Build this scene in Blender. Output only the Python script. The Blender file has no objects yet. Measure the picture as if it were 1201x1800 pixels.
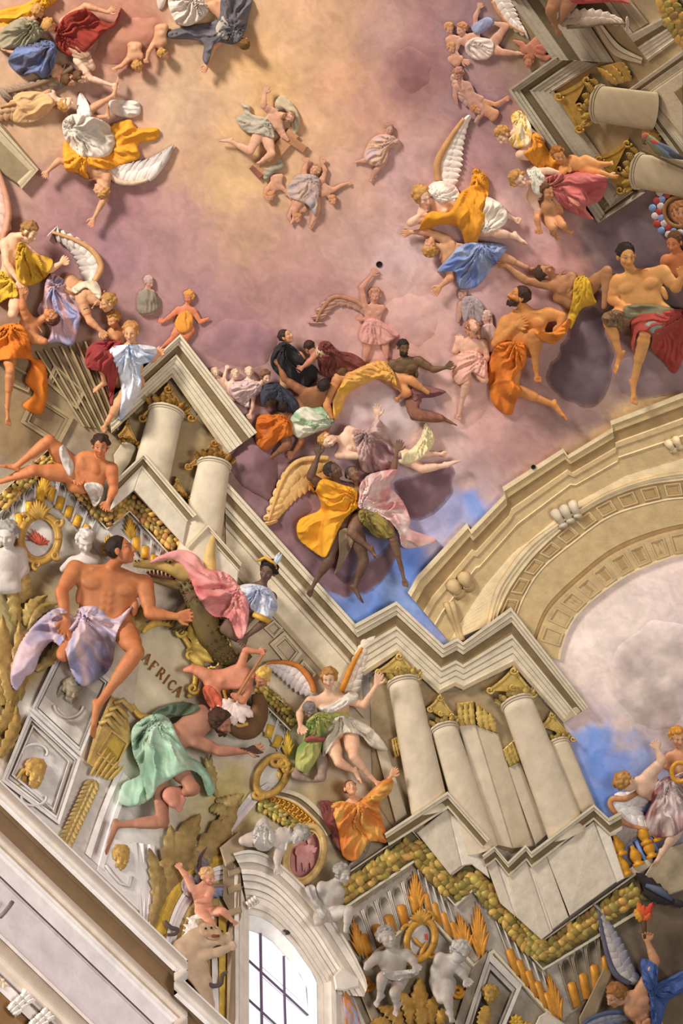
import bpy, math, random
import numpy as np

# ---------------------------------------------------------------- camera, world, light, exposure
SC = bpy.context.scene
W, H_, F = 1201.0, 1800.0, 2000.0
CX, CY = 600.5, 900.0
def _n(v):
    v = np.asarray(v, float); return v / max(np.linalg.norm(v), 1e-9)
UPV = _n((450 - CX, 200 - CY, F))                       # zenith seen in the frame
AX = np.array([.66, .75, 0.]); AX[2] = -(AX[0]*UPV[0] + AX[1]*UPV[1]) / UPV[2]; AX = _n(AX)   # nave axis
RX = np.cross(AX, UPV)
M = np.array([RX, AX, UPV])                             # camera -> world
EYE = np.array([0., 0., 1.6])
cd = bpy.data.cameras.new('camera'); cam = bpy.data.objects.new('camera', cd); SC.collection.objects.link(cam)
cd.sensor_fit = 'HORIZONTAL'; cd.sensor_width = 36; cd.lens = F * 36 / W; cd.clip_end = 500
from mathutils import Matrix, Vector
_r, _u, _b = M @ np.array([1, 0, 0]), M @ np.array([0, -1, 0]), M @ np.array([0, 0, -1])
cam.matrix_world = Matrix(((_r[0], _u[0], _b[0], EYE[0]), (_r[1], _u[1], _b[1], EYE[1]), (_r[2], _u[2], _b[2], EYE[2]), (0, 0, 0, 1)))
SC.camera = cam
wd = bpy.data.worlds.new('daylight'); SC.world = wd; wd.use_nodes = True
wd.node_tree.nodes['Background'].inputs[0].default_value = (1.0, .97, .945, 1)
wd.node_tree.nodes['Background'].inputs[1].default_value = .31
def area(name, loc, target, sx, sy, power, col):
    l = bpy.data.lights.new(name, 'AREA'); l.shape = 'RECTANGLE'; l.size = sx; l.size_y = sy; l.energy = power; l.color = col
    o = bpy.data.objects.new(name, l); SC.collection.objects.link(o); o.location = loc
    o.rotation_euler = (Vector(target) - Vector(loc)).to_track_quat('-Z', 'Y').to_euler(); return o
area('added_key_light', (-3, -32, 7), (-6, 12, 26), 7, 7, 24000, (1, .945, .875))  # key lamp added to model the reliefs; its facade window is only supposed
area('added_side_light', (4.6, 9, 8), (-11, 14, 22), 6, 5, 2300, (1, .96, .92))  # side lamp added to brighten the dim left wall, set as a supposed window
SC.view_settings.view_transform = 'Standard'; SC.view_settings.look = 'None'
SC.view_settings.exposure = 0.02; SC.view_settings.gamma = 1; SC.view_settings.use_curve_mapping = False

# ---------------------------------------------------------------- the vault as a surface
RAD, XC = 8.5, -3.5
_d = M @ np.array([(100 - CX)/F, (1470 - CY)/F, 1.]);  SPR = EYE[2] + _d[2] * ((XC - RAD) / _d[0])   # springing height from the cornice lip
def depth(x, y):
    D = np.stack([(x - CX)/F, (y - CY)/F, np.ones_like(x)], -1) @ M.T
    a = D[..., 0]**2 + D[..., 2]**2
    ox, oz = -XC, EYE[2] - SPR
    b = D[..., 0]*ox + D[..., 2]*oz; c = ox*ox + oz*oz - RAD*RAD
    T = (-b + np.sqrt(np.maximum(b*b - a*c, 1e-6))) / a
    z = EYE[2] + D[..., 2]*T
    wx = np.where(D[..., 0] < 0, XC - RAD, XC + RAD)
    Tw = wx / np.where(np.abs(D[..., 0]) < 1e-6, 1e-6, D[..., 0])
    return np.where((z < SPR) & (Tw > 0), Tw, T), D
def world(P):
    P = np.asarray(P, float); T, D = depth(P[..., 0], P[..., 1])
    return EYE + D * (T * (1 - P[..., 2] / F))[..., None]

# ---------------------------------------------------------------- small tools
def lin(c):
    c = np.asarray(c, float) / 255; g = c.mean(-1, keepdims=True); c = c*.93 + g*.07; return np.where(c <= .04045, c/12.92, ((c + .055)/1.055)**2.4)
def _hash(i, j, s):
    n = (i*374761393 + j*668265263 + s*974634777) & 0xffffffff
    n = ((n ^ (n >> 13)) * 1274126177) & 0xffffffff
    return ((n ^ (n >> 16)) & 0xffff) / 65535.
def vn(x, y, s=0):
    x = np.asarray(x, float); y = np.asarray(y, float)
    i = np.floor(x).astype(np.int64); j = np.floor(y).astype(np.int64); u = x - i; v = y - j
    u = u*u*(3 - 2*u); v = v*v*(3 - 2*v)
    return (_hash(i, j, s)*(1-u) + _hash(i+1, j, s)*u)*(1-v) + (_hash(i, j+1, s)*(1-u) + _hash(i+1, j+1, s)*u)*v
def fbm(x, y, s=0, o=4):
    r = 0; a = .5; t = 0
    for k in range(o):
        r = r + a*vn(x*2**k, y*2**k, s+k*7); t += a; a *= .5
    return r/t
def smooth(pts, n=6, closed=True):
    P = np.asarray(pts, float); N = len(P); out = []
    for i in range(N if closed else N-1):
        g = (lambda k: P[k % N]) if closed else (lambda k: P[min(max(k, 0), N-1)])
        a, b, c, d = g(i-1), g(i), g(i+1), g(i+2)
        for k in range(n):
            t = k/n; out.append(.5*((2*b) + (c-a)*t + (2*a-5*b+4*c-d)*t*t + (3*b-a-3*c+d)*t**3))
    if not closed: out.append(P[-1])
    return np.array(out)
def resample(pts, n):
    P = np.asarray(pts, float); L = np.r_[0, np.cumsum(np.linalg.norm(np.diff(P, axis=0), axis=1))]
    t = np.linspace(0, L[-1], n); return np.stack([np.interp(t, L, P[:, k]) for k in range(P.shape[1])], 1)
def sdpoly(x, y, P):
    d = np.full(x.shape, 1e9); s = np.ones(x.shape); N = len(P)
    for i in range(N):
        a = P[i]; b = P[i-1]; ex, ey = b[0]-a[0], b[1]-a[1]; wx, wy = x-a[0], y-a[1]
        t = np.clip((wx*ex + wy*ey)/max(ex*ex+ey*ey, 1e-9), 0, 1)
        d = np.minimum(d, (wx-ex*t)**2 + (wy-ey*t)**2)
        c1 = y >= a[1]; c2 = y < b[1]; c3 = ex*wy > ey*wx
        s = np.where((c1 & c2 & c3) | (~c1 & ~c2 & ~c3), -s, s)
    return s*np.sqrt(d)

# ---------------------------------------------------------------- materials (all read the object's own colour attribute)
MATS = {}
def material(kind):
    if kind in MATS: return MATS[kind]
    rough, bump, scale, var, metal = dict(skin=(.55, .05, 9, .10, 0), cloth=(.92, .10, 14, .10, 0), stone=(.8, .22, 6, .16, 0), gold=(.42, .3, 10, .22, .15),
        hair=(.7, .3, 30, .2, 0), feather=(.7, .15, 20, .14, 0), fresco=(.85, .12, 3, .14, 0), cloud=(.9, .05, 3, .16, 0), marble=(.6, .1, 5, .12, 0))[kind]
    m = bpy.data.materials.new(kind); m.use_nodes = True; nt = m.node_tree; N = nt.nodes; L = nt.links; bs = N['Principled BSDF']
    at = N.new('ShaderNodeAttribute'); at.attribute_name = 'Col'
    tc = N.new('ShaderNodeNewGeometry')
    n1 = N.new('ShaderNodeTexNoise'); n1.inputs['Scale'].default_value = scale*.5; n1.inputs['Detail'].default_value = 7; n1.inputs['Roughness'].default_value = .65
    L.new(tc.outputs['Position'], n1.inputs['Vector'])
    mr = N.new('ShaderNodeMapRange'); mr.inputs[1].default_value = .3; mr.inputs[2].default_value = .7; mr.inputs[3].default_value = 1-var; mr.inputs[4].default_value = 1+var
    L.new(n1.outputs['Fac'], mr.inputs[0])
    mx = N.new('ShaderNodeVectorMath'); mx.operation = 'SCALE'; L.new(at.outputs['Color'], mx.inputs[0]); L.new(mr.outputs[0], mx.inputs['Scale'])
    L.new(mx.outputs[0], bs.inputs['Base Color'])
    bs.inputs['Roughness'].default_value = rough; bs.inputs['Metallic'].default_value = metal
    if 'Specular IOR Level' in bs.inputs: bs.inputs['Specular IOR Level'].default_value = .25
    n2 = N.new('ShaderNodeTexNoise'); n2.inputs['Scale'].default_value = scale*3; n2.inputs['Detail'].default_value = 4; L.new(tc.outputs['Position'], n2.inputs['Vector'])
    b = N.new('ShaderNodeBump'); b.inputs['Strength'].default_value = bump; b.inputs['Distance'].default_value = .03
    L.new(n2.outputs['Fac'], b.inputs['Height']); L.new(b.outputs[0], bs.inputs['Normal'])
    MATS[kind] = m; return m

# ---------------------------------------------------------------- objects
LOC = {}; FLAT = 1.
def thing(name, label, cat, at, group=None, kind=None):
    o = bpy.data.objects.new(name, None); SC.collection.objects.link(o)
    p = world(np.array([at[0], at[1], 0.])); o.location = p; LOC[o] = p; o.empty_display_size = .2
    o['label'] = label; o['category'] = cat
    if group: o['group'] = group
    if kind: o['kind'] = kind
    return o
def emit(name, V, Fc, col, mat, parent=None, label=None, cat=None, group=None, kind=None, flat=False, raw=False):
    """V: (n,3) frame-anchored points (x, y, relief); Fc: list/array of quads or tris; col: one colour or (n,3) linear"""
    V = np.asarray(V, float)
    if FLAT != 1: V = V*np.array([1, 1, FLAT])
    Wd = V if raw else world(V)
    org = LOC[parent] if parent is not None else Wd.mean(0)
    me = bpy.data.meshes.new(name); co = (Wd - org).astype(np.float32)
    me.vertices.add(len(co)); me.vertices.foreach_set('co', co.ravel())
    if isinstance(Fc, np.ndarray):
        k = Fc.shape[1]; idx = Fc.ravel(); st = np.arange(0, len(idx), k); tot = np.full(len(Fc), k)
    else:
        idx = np.array([i for f in Fc for i in f]); tot = np.array([len(f) for f in Fc]); st = np.r_[0, np.cumsum(tot)[:-1]]
    me.loops.add(len(idx)); me.loops.foreach_set('vertex_index', idx.astype(np.int32))
    me.polygons.add(len(tot)); me.polygons.foreach_set('loop_start', st.astype(np.int32))
    try: me.polygons.foreach_set('loop_total', tot.astype(np.int32))
    except Exception: pass
    me.polygons.foreach_set('use_smooth', np.full(len(tot), not flat))
    c = np.asarray(col, float)
    if c.ndim == 1: c = np.tile(lin(c), (len(co), 1))
    a = me.color_attributes.new('Col', 'FLOAT_COLOR', 'POINT')
    a.data.foreach_set('color', np.c_[c, np.ones(len(c))].astype(np.float32).ravel())
    me.update(calc_edges=True); me.validate()
    me.materials.append(material(mat) if isinstance(mat, str) else mat)
    o = bpy.data.objects.new(name, me); SC.collection.objects.link(o)
    if parent is not None: o.parent = parent; LOC[o] = LOC[parent]
    else: o.location = org; LOC[o] = org
    for k, v in (('label', label), ('category', cat), ('group', group), ('kind', kind)):
        if v: o[k] = v
    return o
def join(parts):
    V, Fs, C, n = [], [], [], 0
    for v, f, c in parts:
        v = np.asarray(v, float); c = np.asarray(c, float)
        if c.ndim == 1: c = np.tile(lin(c) if c.max() > 1.6 else c, (len(v), 1))
        V.append(v); Fs += [tuple(int(i)+n for i in q) for q in f]; C.append(c); n += len(v)
    return np.concatenate(V), Fs, np.concatenate(C)

# ---------------------------------------------------------------- implicit bodies -> one continuous surface
class Field:
    def __init__(s, lo, hi, h):
        s.lo = np.array(lo, float); s.h = h; s.n = np.maximum(np.ceil((np.array(hi)-s.lo)/h).astype(int)+1, 4)
        s.v = np.full(s.n, 50., np.float32)
    def _box(s, lo, hi):
        i0 = np.clip(np.floor((lo-s.lo)/s.h).astype(int), 0, s.n-1); i1 = np.clip(np.ceil((hi-s.lo)/s.h).astype(int)+1, 0, s.n)
        if (i1 - i0 < 1).any(): return None, None
        g = [(s.lo[k] + s.h*np.arange(i0[k], i1[k])).astype(np.float32) for k in range(3)]
        return tuple(slice(a, b) for a, b in zip(i0, i1)), (g[0][:, None, None], g[1][None, :, None], g[2][None, None, :])
    def _put(s, sl, d, k, cut=False):
        a = s.v[sl]
        if cut: d = -d; hh = np.maximum(k-np.abs(a-d), 0)/k; s.v[sl] = np.maximum(a, d) + hh*hh*k*.25
        elif k > 0: hh = np.maximum(k-np.abs(a-d), 0)/k; s.v[sl] = np.minimum(a, d) - hh*hh*k*.25
        else: s.v[sl] = np.minimum(a, d)
    def cone(s, a, b, r0, r1, k):
        a = np.asarray(a, float); b = np.asarray(b, float); m = max(r0, r1) + k + 2*s.h
        sl, g = s._box(np.minimum(a, b)-m, np.maximum(a, b)+m)
        if sl is None: return
        ba = b-a; q = max(ba@ba, 1e-6)
        t = np.clip(((g[0]-a[0])*ba[0] + (g[1]-a[1])*ba[1] + (g[2]-a[2])*ba[2])/q, 0, 1)
        d = np.sqrt((g[0]-a[0]-ba[0]*t)**2 + (g[1]-a[1]-ba[1]*t)**2 + (g[2]-a[2]-ba[2]*t)**2) - (r0 + (r1-r0)*t)
        s._put(sl, d.astype(np.float32), k)
    def ell(s, c, ax, r, k, cut=False):
        c = np.asarray(c, float); ax = np.asarray(ax, float); r = np.maximum(np.asarray(r, float), .3); m = r.max() + k + 2*s.h
        sl, g = s._box(c-m, c+m)
        if sl is None: return
        x, y, z = g[0]-c[0], g[1]-c[1], g[2]-c[2]
        k0 = k1 = 0
        for j in range(3):
            q = (x*ax[j][0] + y*ax[j][1] + z*ax[j][2])/r[j]; k0 = k0 + q*q; k1 = k1 + (q/r[j])**2
        k0 = np.sqrt(k0); d = k0*(k0-1)/np.sqrt(np.maximum(k1, 1e-9))
        s._put(sl, d.astype(np.float32), k, cut)
    def ball(s, c, r, k): s.ell(c, np.eye(3), (r, r, r), k)
    def mesh(s):
        v = s.v; ins = v < 0
        c = np.zeros(np.array(v.shape)-1, np.int8)
        for i in (0, 1):
            for j in (0, 1):
                for k in (0, 1): c += ins[i:v.shape[0]-1+i, j:v.shape[1]-1+j, k:v.shape[2]-1+k]
        cell = np.argwhere((c > 0) & (c < 8)); idx = np.full(c.shape, -1, np.int64); idx[tuple(cell.T)] = np.arange(len(cell))
        acc = np.zeros((len(cell), 3)); cnt = np.zeros(len(cell))
        for ax in range(3):
            o1, o2 = [k for k in range(3) if k != ax]
            for a in (0, 1):
                for b in (0, 1):
                    p = cell.copy(); p[:, o1] += a; p[:, o2] += b; q = p.copy(); q[:, ax] += 1
                    f0 = v[tuple(p.T)]; f1 = v[tuple(q.T)]; mk = (f0 < 0) != (f1 < 0)
                    t = np.where(mk, f0/np.where(mk, f0-f1, 1), 0); w = np.zeros((len(cell), 3))
                    w[:, o1] = a; w[:, o2] = b; w[:, ax] = t
                    acc[mk] += w[mk]; cnt[mk] += 1
        V = s.lo + s.h*(cell + acc/np.maximum(cnt, 1)[:, None])
        Q = []
        for ax in range(3):
            o1, o2 = [(1, 2), (2, 0), (0, 1)][ax]
            sl0 = [slice(None)]*3; sl1 = [slice(None)]*3; sl0[ax] = slice(0, -1); sl1[ax] = slice(1, None)
            A = ins[tuple(sl0)]; B = ins[tuple(sl1)]; e = np.argwhere(A != B)
            e = e[(e[:, o1] > 0) & (e[:, o2] > 0) & (e[:, o1] < v.shape[o1]-1) & (e[:, o2] < v.shape[o2]-1)]
            f = A[tuple(e.T)]
            def g(a, b):
                p = e.copy(); p[:, o1] -= a; p[:, o2] -= b; return idx[tuple(p.T)]
            q = np.stack([g(1, 1), g(0, 1), g(0, 0), g(1, 0)], 1); q[~f] = q[~f][:, ::-1]; Q.append(q)
        return V, np.concatenate(Q)[:, ::-1]

# ---------------------------------------------------------------- relief sheets (cloth, clouds, panels)
def box(a, r):
    for ax in (0, 1):
        p = np.pad(a, [(r+1, r) if k == ax else (0, 0) for k in (0, 1)], mode='edge'); c = np.cumsum(p, ax); n = a.shape[ax]
        a = (np.take(c, range(2*r+1, 2*r+1+n), ax) - np.take(c, range(0, n), ax))/(2*r+1)
    return a
def sheet(poly, dfun, step=2., back=-2.):
    P = np.asarray(poly, float); lo = P.min(0)-2*step; hi = P.max(0)+2*step
    xs = np.arange(lo[0], hi[0]+step, step); ys = np.arange(lo[1], hi[1]+step, step); X, Y = np.meshgrid(xs, ys)
    sd = sdpoly(X, Y, P); gy, gx = np.gradient(sd, step); gl = np.maximum(np.hypot(gx, gy), .3)
    keep = sd < step*.7; cellk = keep[:-1, :-1] & keep[1:, :-1] & keep[:-1, 1:] & keep[1:, 1:]
    snap = sd > -step*.5; X2 = np.where(snap, X - sd*gx/gl**2, X); Y2 = np.where(snap, Y - sd*gy/gl**2, Y); e = np.maximum(np.where(snap, 0, -sd), 0)
    D = dfun(X2, Y2, e)
    used = np.zeros(sd.shape, bool)
    for a in (0, 1):
        for b in (0, 1): used[a:used.shape[0]-1+a, b:used.shape[1]-1+b] |= cellk
    idx = np.full(sd.shape, -1); idx[used] = np.arange(used.sum())
    V = np.stack([X2[used], Y2[used], D[used]], 1); n = len(V)
    if n == 0: return np.zeros((3, 3)), np.array([[0, 1, 2, 2]]), np.zeros(3)
    q = np.stack([idx[:-1, :-1], idx[1:, :-1], idx[1:, 1:], idx[:-1, 1:]], -1)[cellk]
    ed = {}
    E = np.concatenate([q[:, [0, 1]], q[:, [1, 2]], q[:, [2, 3]], q[:, [3, 0]]]); key = np.sort(E, 1); kk = key[:, 0].astype(np.int64)*(n+1)+key[:, 1]
    u, inv, ct = np.unique(kk, return_inverse=True, return_counts=True); be = E[ct[inv] == 1]
    bv, binv = np.unique(be, return_inverse=True); binv = binv.reshape(be.shape)
    Vb = V[bv].copy(); Vb[:, 2] = np.minimum(back, Vb[:, 2]-1)
    qb = np.stack([be[:, 1], be[:, 0], binv[:, 0]+n, binv[:, 1]+n], 1)
    return np.concatenate([V, Vb]), np.concatenate([q, qb]), np.r_[e[used], np.zeros(len(Vb))]
def folds(X, Y, src=None, ang=0., lam=14, seed=0, warp=1.):
    wx = (fbm(X/(lam*2.2), Y/(lam*2.2), seed+3, 2)-.5)*lam*1.9*warp; wy = (fbm(X/(lam*2.2)+9, Y/(lam*2.2), seed+5, 2)-.5)*lam*1.9*warp
    X = X+wx; Y = Y+wy
    if src is not None:
        dx, dy = X-src[0], Y-src[1]; r = np.hypot(dx, dy)+lam; u = np.arctan2(dy, dx)*np.maximum(60, 0.6*np.median(r)) ; v = r
    else:
        c, s_ = math.cos(math.radians(ang)), math.sin(math.radians(ang)); v = X*c+Y*s_; u = -X*s_+Y*c
    a = vn(u/lam, v/(lam*4.5), seed); b = vn(u/lam*2.1+5, v/(lam*3), seed+11)
    ra = 1-np.abs(2*a-1); rb = 1-np.abs(2*b-1)
    c = vn(u/lam*.55+3, v/(lam*6), seed+23); rc = 1-np.abs(2*c-1)
    return 1.6*(ra**1.9) + .55*rb**1.4 + .9*rc**2 - 1.15
def cloth(fig, name, poly, col, src=None, ang=90., amp=4., lam=13., d0=4., lift=2., over=True, col2=None, step=None, seed=None, puff=5., sm=True, label=None, mat='cloth', warp=1.):
    root = fig.root if isinstance(fig, Fig) else fig
    seed = seed if seed is not None else int(abs(poly[0][0]*7+poly[0][1]*13)) % 997
    P = smooth(poly, 6) if sm else np.asarray(poly, float)
    ext = P.max(0)-P.min(0); step = step or (1.7 if max(ext) < 150 else 2.2)
    zb = fig.zb if (over and isinstance(fig, Fig) and fig.zb is not None) else None
    zo = fig.z if isinstance(fig, Fig) else 0.
    def dfun(X, Y, e):
        base = d0 + zo + puff*(1-np.exp(-e/9.))
        if zb is not None:
            z = fig.zs(X, Y, 0); zl = fig.zs(X, Y, 1); base = np.maximum(base, np.maximum(z+lift*.6, zl+lift))
            base = box(base, 1)
        f = folds(X, Y, src, ang, lam, seed, warp)
        return base + 1.25*amp*f*(.35+.65*(1-np.exp(-e/4.))) + amp*.5 - 2.2*np.exp(-e/1.6)
    V, Q, e = sheet(P, dfun, step)
    c = lin(col); C = np.tile(c, (len(V), 1))
    if col2 is not None:
        t = np.clip((folds(V[:, 0], V[:, 1], src, ang, lam*1.3, seed+40, 1.)*.8+.35), 0, 1)[:, None]; C = C*(1-t)+lin(col2)*t
    C *= (1+.16*(fbm(V[:, 0]/11, V[:, 1]/11, seed+1, 3)-.5))[:, None]
    return emit(name, V, Q, C, mat, root, label)

# ---------------------------------------------------------------- figures
def parse(s):
    J = {}
    for t in s.split():
        k, v = t.split(':'); J[k] = np.array([float(x) for x in v.split(',')])
    return J
RADII = dict(m=(.27, .2, .21, .12, .42, .26, .275, .135), f=(.22, .175, .18, .108, .42, .25, .25, .125), p=(.22, .18, .185, .13, .33, .24, .24, .14))
def frame(f, u):
    f = _n(f); u = np.asarray(u, float); u = _n(u - f*(u@f)); s = np.cross(u, f); return f, u, s
class Fig:
    def __init__(s, name, label, cat, H, skin, spec, sex='m', hair=(60, 40, 25), style='short', beard=None, group=None, back=False, h=None, at=None, mat='skin', D=None, z=0., face=True, root=None, bname='body', above=()):
        J = parse(spec); s.J = J; s.H = H; D = D if D is not None else .45*H
        for k in J:
            if len(J[k]) == 2: J[k] = np.r_[J[k], D]
            J[k] = J[k].astype(float)
        s.z = z
        for k in J:
            if k not in ('fc', 'up', 'pn', 'ql', 'qr'): J[k] = J[k]+np.array([0, 0, z])
        pts = [J[k] for k in J if k not in ('fc', 'up', 'pn', 'ql', 'qr')]
        s.root = root or thing(name, label, cat, at or np.mean(pts, 0)[:2], group)
        lo = np.min(pts, 0)-.75*H; hi = np.max(pts, 0)+.75*H; lo[2] = max(lo[2], min(-5, z-30))
        s.h = h or max(1.35, H/24.); f = Field(lo, hi, s.h); R = [r*H for r in RADII[sex]]; K = .12*H; s.zb = None
        back = -1 if back else 1
        g = J.get
        hips = [J[k] for k in ('pl', 'pr') if k in J]; sh = [J[k] for k in ('sl', 'sr') if k in J]
        nk = g('nk'); N = None
        if nk is not None and len(sh) == 2 and len(hips) == 2:
            pm = (hips[0]+hips[1])/2; sp = _n(pm-nk); sx = sh[1]-sh[0]; N = np.cross(sx, sp); N = _n(N) if np.linalg.norm(N) > 6 else _n(np.array([0, 0, 1.])-sp*sp[2]); N = N*np.sign(N[2] if abs(N[2]) > .15 else 1)*back
            fat = {'m': 1., 'f': .88, 'p': .95}[sex]; wa = g('wa'); wa = (nk*.42+pm*.58) if wa is None else wa
            wl = wa+(sh[0]-sh[1])*.2; wr = wa+(sh[1]-sh[0])*.2
            f.cone(sh[0]*.8+nk*.2, sh[1]*.8+nk*.2, .2*H*fat, .24*H*fat, K)
            for a, w_, c in ((sh[0]*.72+nk*.28, wl, hips[0]), (sh[1]*.72+nk*.28, wr, hips[1])):
                f.cone(a+sp*.25*H, w_, .31*H*fat, .27*H*fat, .2*H); f.cone(w_, c, .27*H*fat, .31*H*fat, .2*H)
            f.cone(nk+sp*.3*H, wa, .33*H*fat, .3*H*fat, .25*H); f.cone(wa, pm, .3*H*fat, .33*H*fat, .25*H)
            a1 = sx-sp*(sx@sp); a1 = _n(a1) if np.linalg.norm(a1) > .35*H else _n(np.cross(sp, (0, 0, 1.) if abs(sp[2]) < .9 else (0, 1., 0))); wid = np.linalg.norm(sx); tl = np.linalg.norm(wa-nk); f.ell(nk+sp*.5*tl, (a1, sp, np.cross(a1, sp)), (max(.44*wid, .4*H), .62*tl, .36*H*fat), .15*H); f.ell(wa+sp*.25*(np.linalg.norm(pm-wa)), (a1, sp, np.cross(a1, sp)), (max(.36*wid, .36*H), .6*np.linalg.norm(pm-wa)+.2*H, .34*H*fat), .15*H)
            if sex == 'm' and back > 0:
                for q in sh:
                    c = nk*.53+q*.47+sp*.45*H+N*.29*H; f.ell(c, (a1, sp, np.cross(a1, sp)), (.36*H, .24*H, .14*H), .045*H); f.ell(nk*.2+q*.8+sp*.9*H+N*.16*H, (a1, sp, np.cross(a1, sp)), (.12*H, .3*H, .14*H), .06*H)
                L = np.linalg.norm(pm-nk)
                for q in (-1, 1): f.cone(nk+sp*.02*H+N*.2*H, nk+a1*q*.62*H+sp*.04*H+N*.2*H, .06*H, .05*H, .05*H)
                for j in range(3):
                    for q in (-1, 1):
                        c = nk+sp*(.42+.13*j)*L+a1*q*.1*H+N*.3*H; f.ell(c, (a1, sp, np.cross(a1, sp)), (.125*H, .11*H, .085*H), .035*H)
            elif sex == 'm':
                for q in sh:
                    c = nk*.5+q*.5+sp*.4*H+N*.25*H; f.ell(c, (a1, sp, np.cross(a1, sp)), (.22*H, .3*H, .1*H), .06*H)
                L = np.linalg.norm(pm-nk)
                for q in (-1, 1): f.cone(nk+sp*.35*L+a1*q*.11*H+N*.27*H, pm+a1*q*.12*H+N*.2*H, .09*H, .08*H, .05*H)
            elif sex == 'f' and back > 0:
                for q in sh: f.ball(nk*.55+q*.45+sp*.5*H+N*.26*H, .17*H, .07*H)
            elif sex == 'p': f.ball(wa+N*.2*H+sp*.1*H, .26*H, .1*H)
        elif nk is not None and len(sh) == 2:
            f.cone(sh[0]*.8+nk*.2, sh[1]*.8+nk*.2, .22*H, .22*H, K)
            if 'wa' in J: f.cone((sh[0]+sh[1])*.25+nk*.5, J['wa'], .36*H, .34*H, .2*H); f.cone(sh[0]*.7+J['wa']*.3, J['wa'], .28*H, .3*H, .2*H); f.cone(sh[1]*.7+J['wa']*.3, J['wa'], .28*H, .3*H, .2*H)
        for S, E, Wr, T, q in (('sl', 'el', 'wl', 'hl', 'ql'), ('sr', 'er', 'wr', 'hr', 'qr')):
            if S in J and E in J:
                a, b = J[S], J[E]; f.ball(a, R[0]*1.08, K); f.cone(a, b, R[0], R[1], K)
                f.cone(a*.72+b*.28, a*.38+b*.62, R[0]*1.06, R[0]*.98, .05*H); f.ball(a*.88+b*.12+np.array([0, 0, .04*H]), R[0]*1.12, .05*H)
            if E in J and Wr in J:
                b, c = J[E], J[Wr]; f.cone(b, c, R[2], R[3], .06*H); f.cone(b*.85+c*.15, b*.55+c*.45, R[2]*1.1, R[2]*.9, .05*H)
            if Wr in J and T in J: s.hand(f, J[Wr], J[T], J.get(q), H, sex, J.get(E))
        for P_, Kn, A, T in (('pl', 'kl', 'al', 'fl'), ('pr', 'kr', 'ar', 'fr')):
            if P_ in J and Kn in J:
                a, b = J[P_], J[Kn]; f.cone(a, b, R[4], R[5], .18*H); f.cone(a*.7+b*.3, a*.4+b*.6, R[4]*.98, R[4]*.88, .1*H)
            if Kn in J and A in J:
                b, c = J[Kn], J[A]; f.cone(b, c, R[6]*.86, R[7], .06*H); f.cone(b*.85+c*.15, b*.5+c*.5, R[6]*1.05, R[6]*.82, .06*H); f.ball(b, R[6]*.95, .05*H)
            if A in J and T in J: s.foot(f, J[A], J[T], H, J.get(Kn))
        s.hf = None
        if 'hd' in J:
            c = J['hd']; fd, up, sd = frame(g('fc', np.array([0, .1, 1.])), g('up', np.array([0, -1., 0]))); s.hf = (c, fd, up, sd)
            L = lambda a, b, e: c + H*(sd*a+up*b+fd*e)
            ax = (sd, up, fd); k = .07*H
            if nk is not None: f.cone(c-up*.2*H-fd*.06*H, nk, .2*H if sex == 'm' else .17*H, .23*H if sex == 'm' else .19*H, .1*H)
            w = 1.1 if sex == 'p' else 1.
            f.ell(L(0, .13, -.06), ax, (.345*H*w, .365*H, .42*H), .05*H)
            f.ell(L(0, -.14, .1), ax, (.27*H*w, .35*H, .28*H), k); f.ball(L(0, -.4, .25), .1*H, k)
            for q in (-1, 1):
                f.ball(L(.17*q, -.1, .27), .11*H*w, .06*H); f.cone(L(.05*q, .115, .37), L(.23*q, .1, .29), .055*H, .045*H, .04*H)
                f.ell(L(.13*q, .02, .42), ax, (.085*H, .05*H, .07*H), .03*H, cut=True); f.ball(L(.13*q, .02, .3), .07*H, .02*H)
                f.ell(L(.36*q*w, -.02, -.02), (fd, up, sd), (.1*H, .15*H, .05*H), .03*H)
            f.cone(L(0, .1, .37), L(0, -.13, .47), .045*H, .07*H, .04*H); f.cone(L(-.05, -.14, .4), L(.05, -.14, .4), .05*H, .05*H, .03*H)
            f.ell(L(0, -.235, .37), ax, (.1*H, .03*H, .06*H), .025*H); f.ell(L(0, -.285, .365), ax, (.085*H, .035*H, .06*H), .025*H)
        V, Q = f.mesh(); s.f = f
        if z == 0:
            Q = Q[V[Q][:, :, 2].max(1) > -1.5]; u, iv = np.unique(Q, return_inverse=True); V = V[u]; Q = iv.reshape(Q.shape)
        base = lin(skin); C = np.tile(base, (len(V), 1)); red = base*np.array([1.08, .82, .74])
        def mixin(m, colr):
            nonlocal C
            m = np.clip(m, 0, 1)[:, None]; C = C*(1-m)+colr*m
        mixin(.55*np.clip(fbm(V[:, 0]/(.5*H), (V[:, 1]+V[:, 2]*.6)/(.5*H), 3, 3)*2-.75, 0, 1), red)
        mixin(.5*np.clip(fbm(V[:, 0]/(.35*H)+7, (V[:, 1]+V[:, 2])/(.35*H), 13, 3)*2.4-1.1, 0, 1), base*np.array([.62, .55, .5]))
        for kk in ('hl', 'hr', 'fl', 'fr', 'kl', 'kr', 'el', 'er'):
            if kk in J: mixin(.4*np.exp(-(np.linalg.norm(V-J[kk], axis=1)/(.3*H))**2), red)
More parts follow.
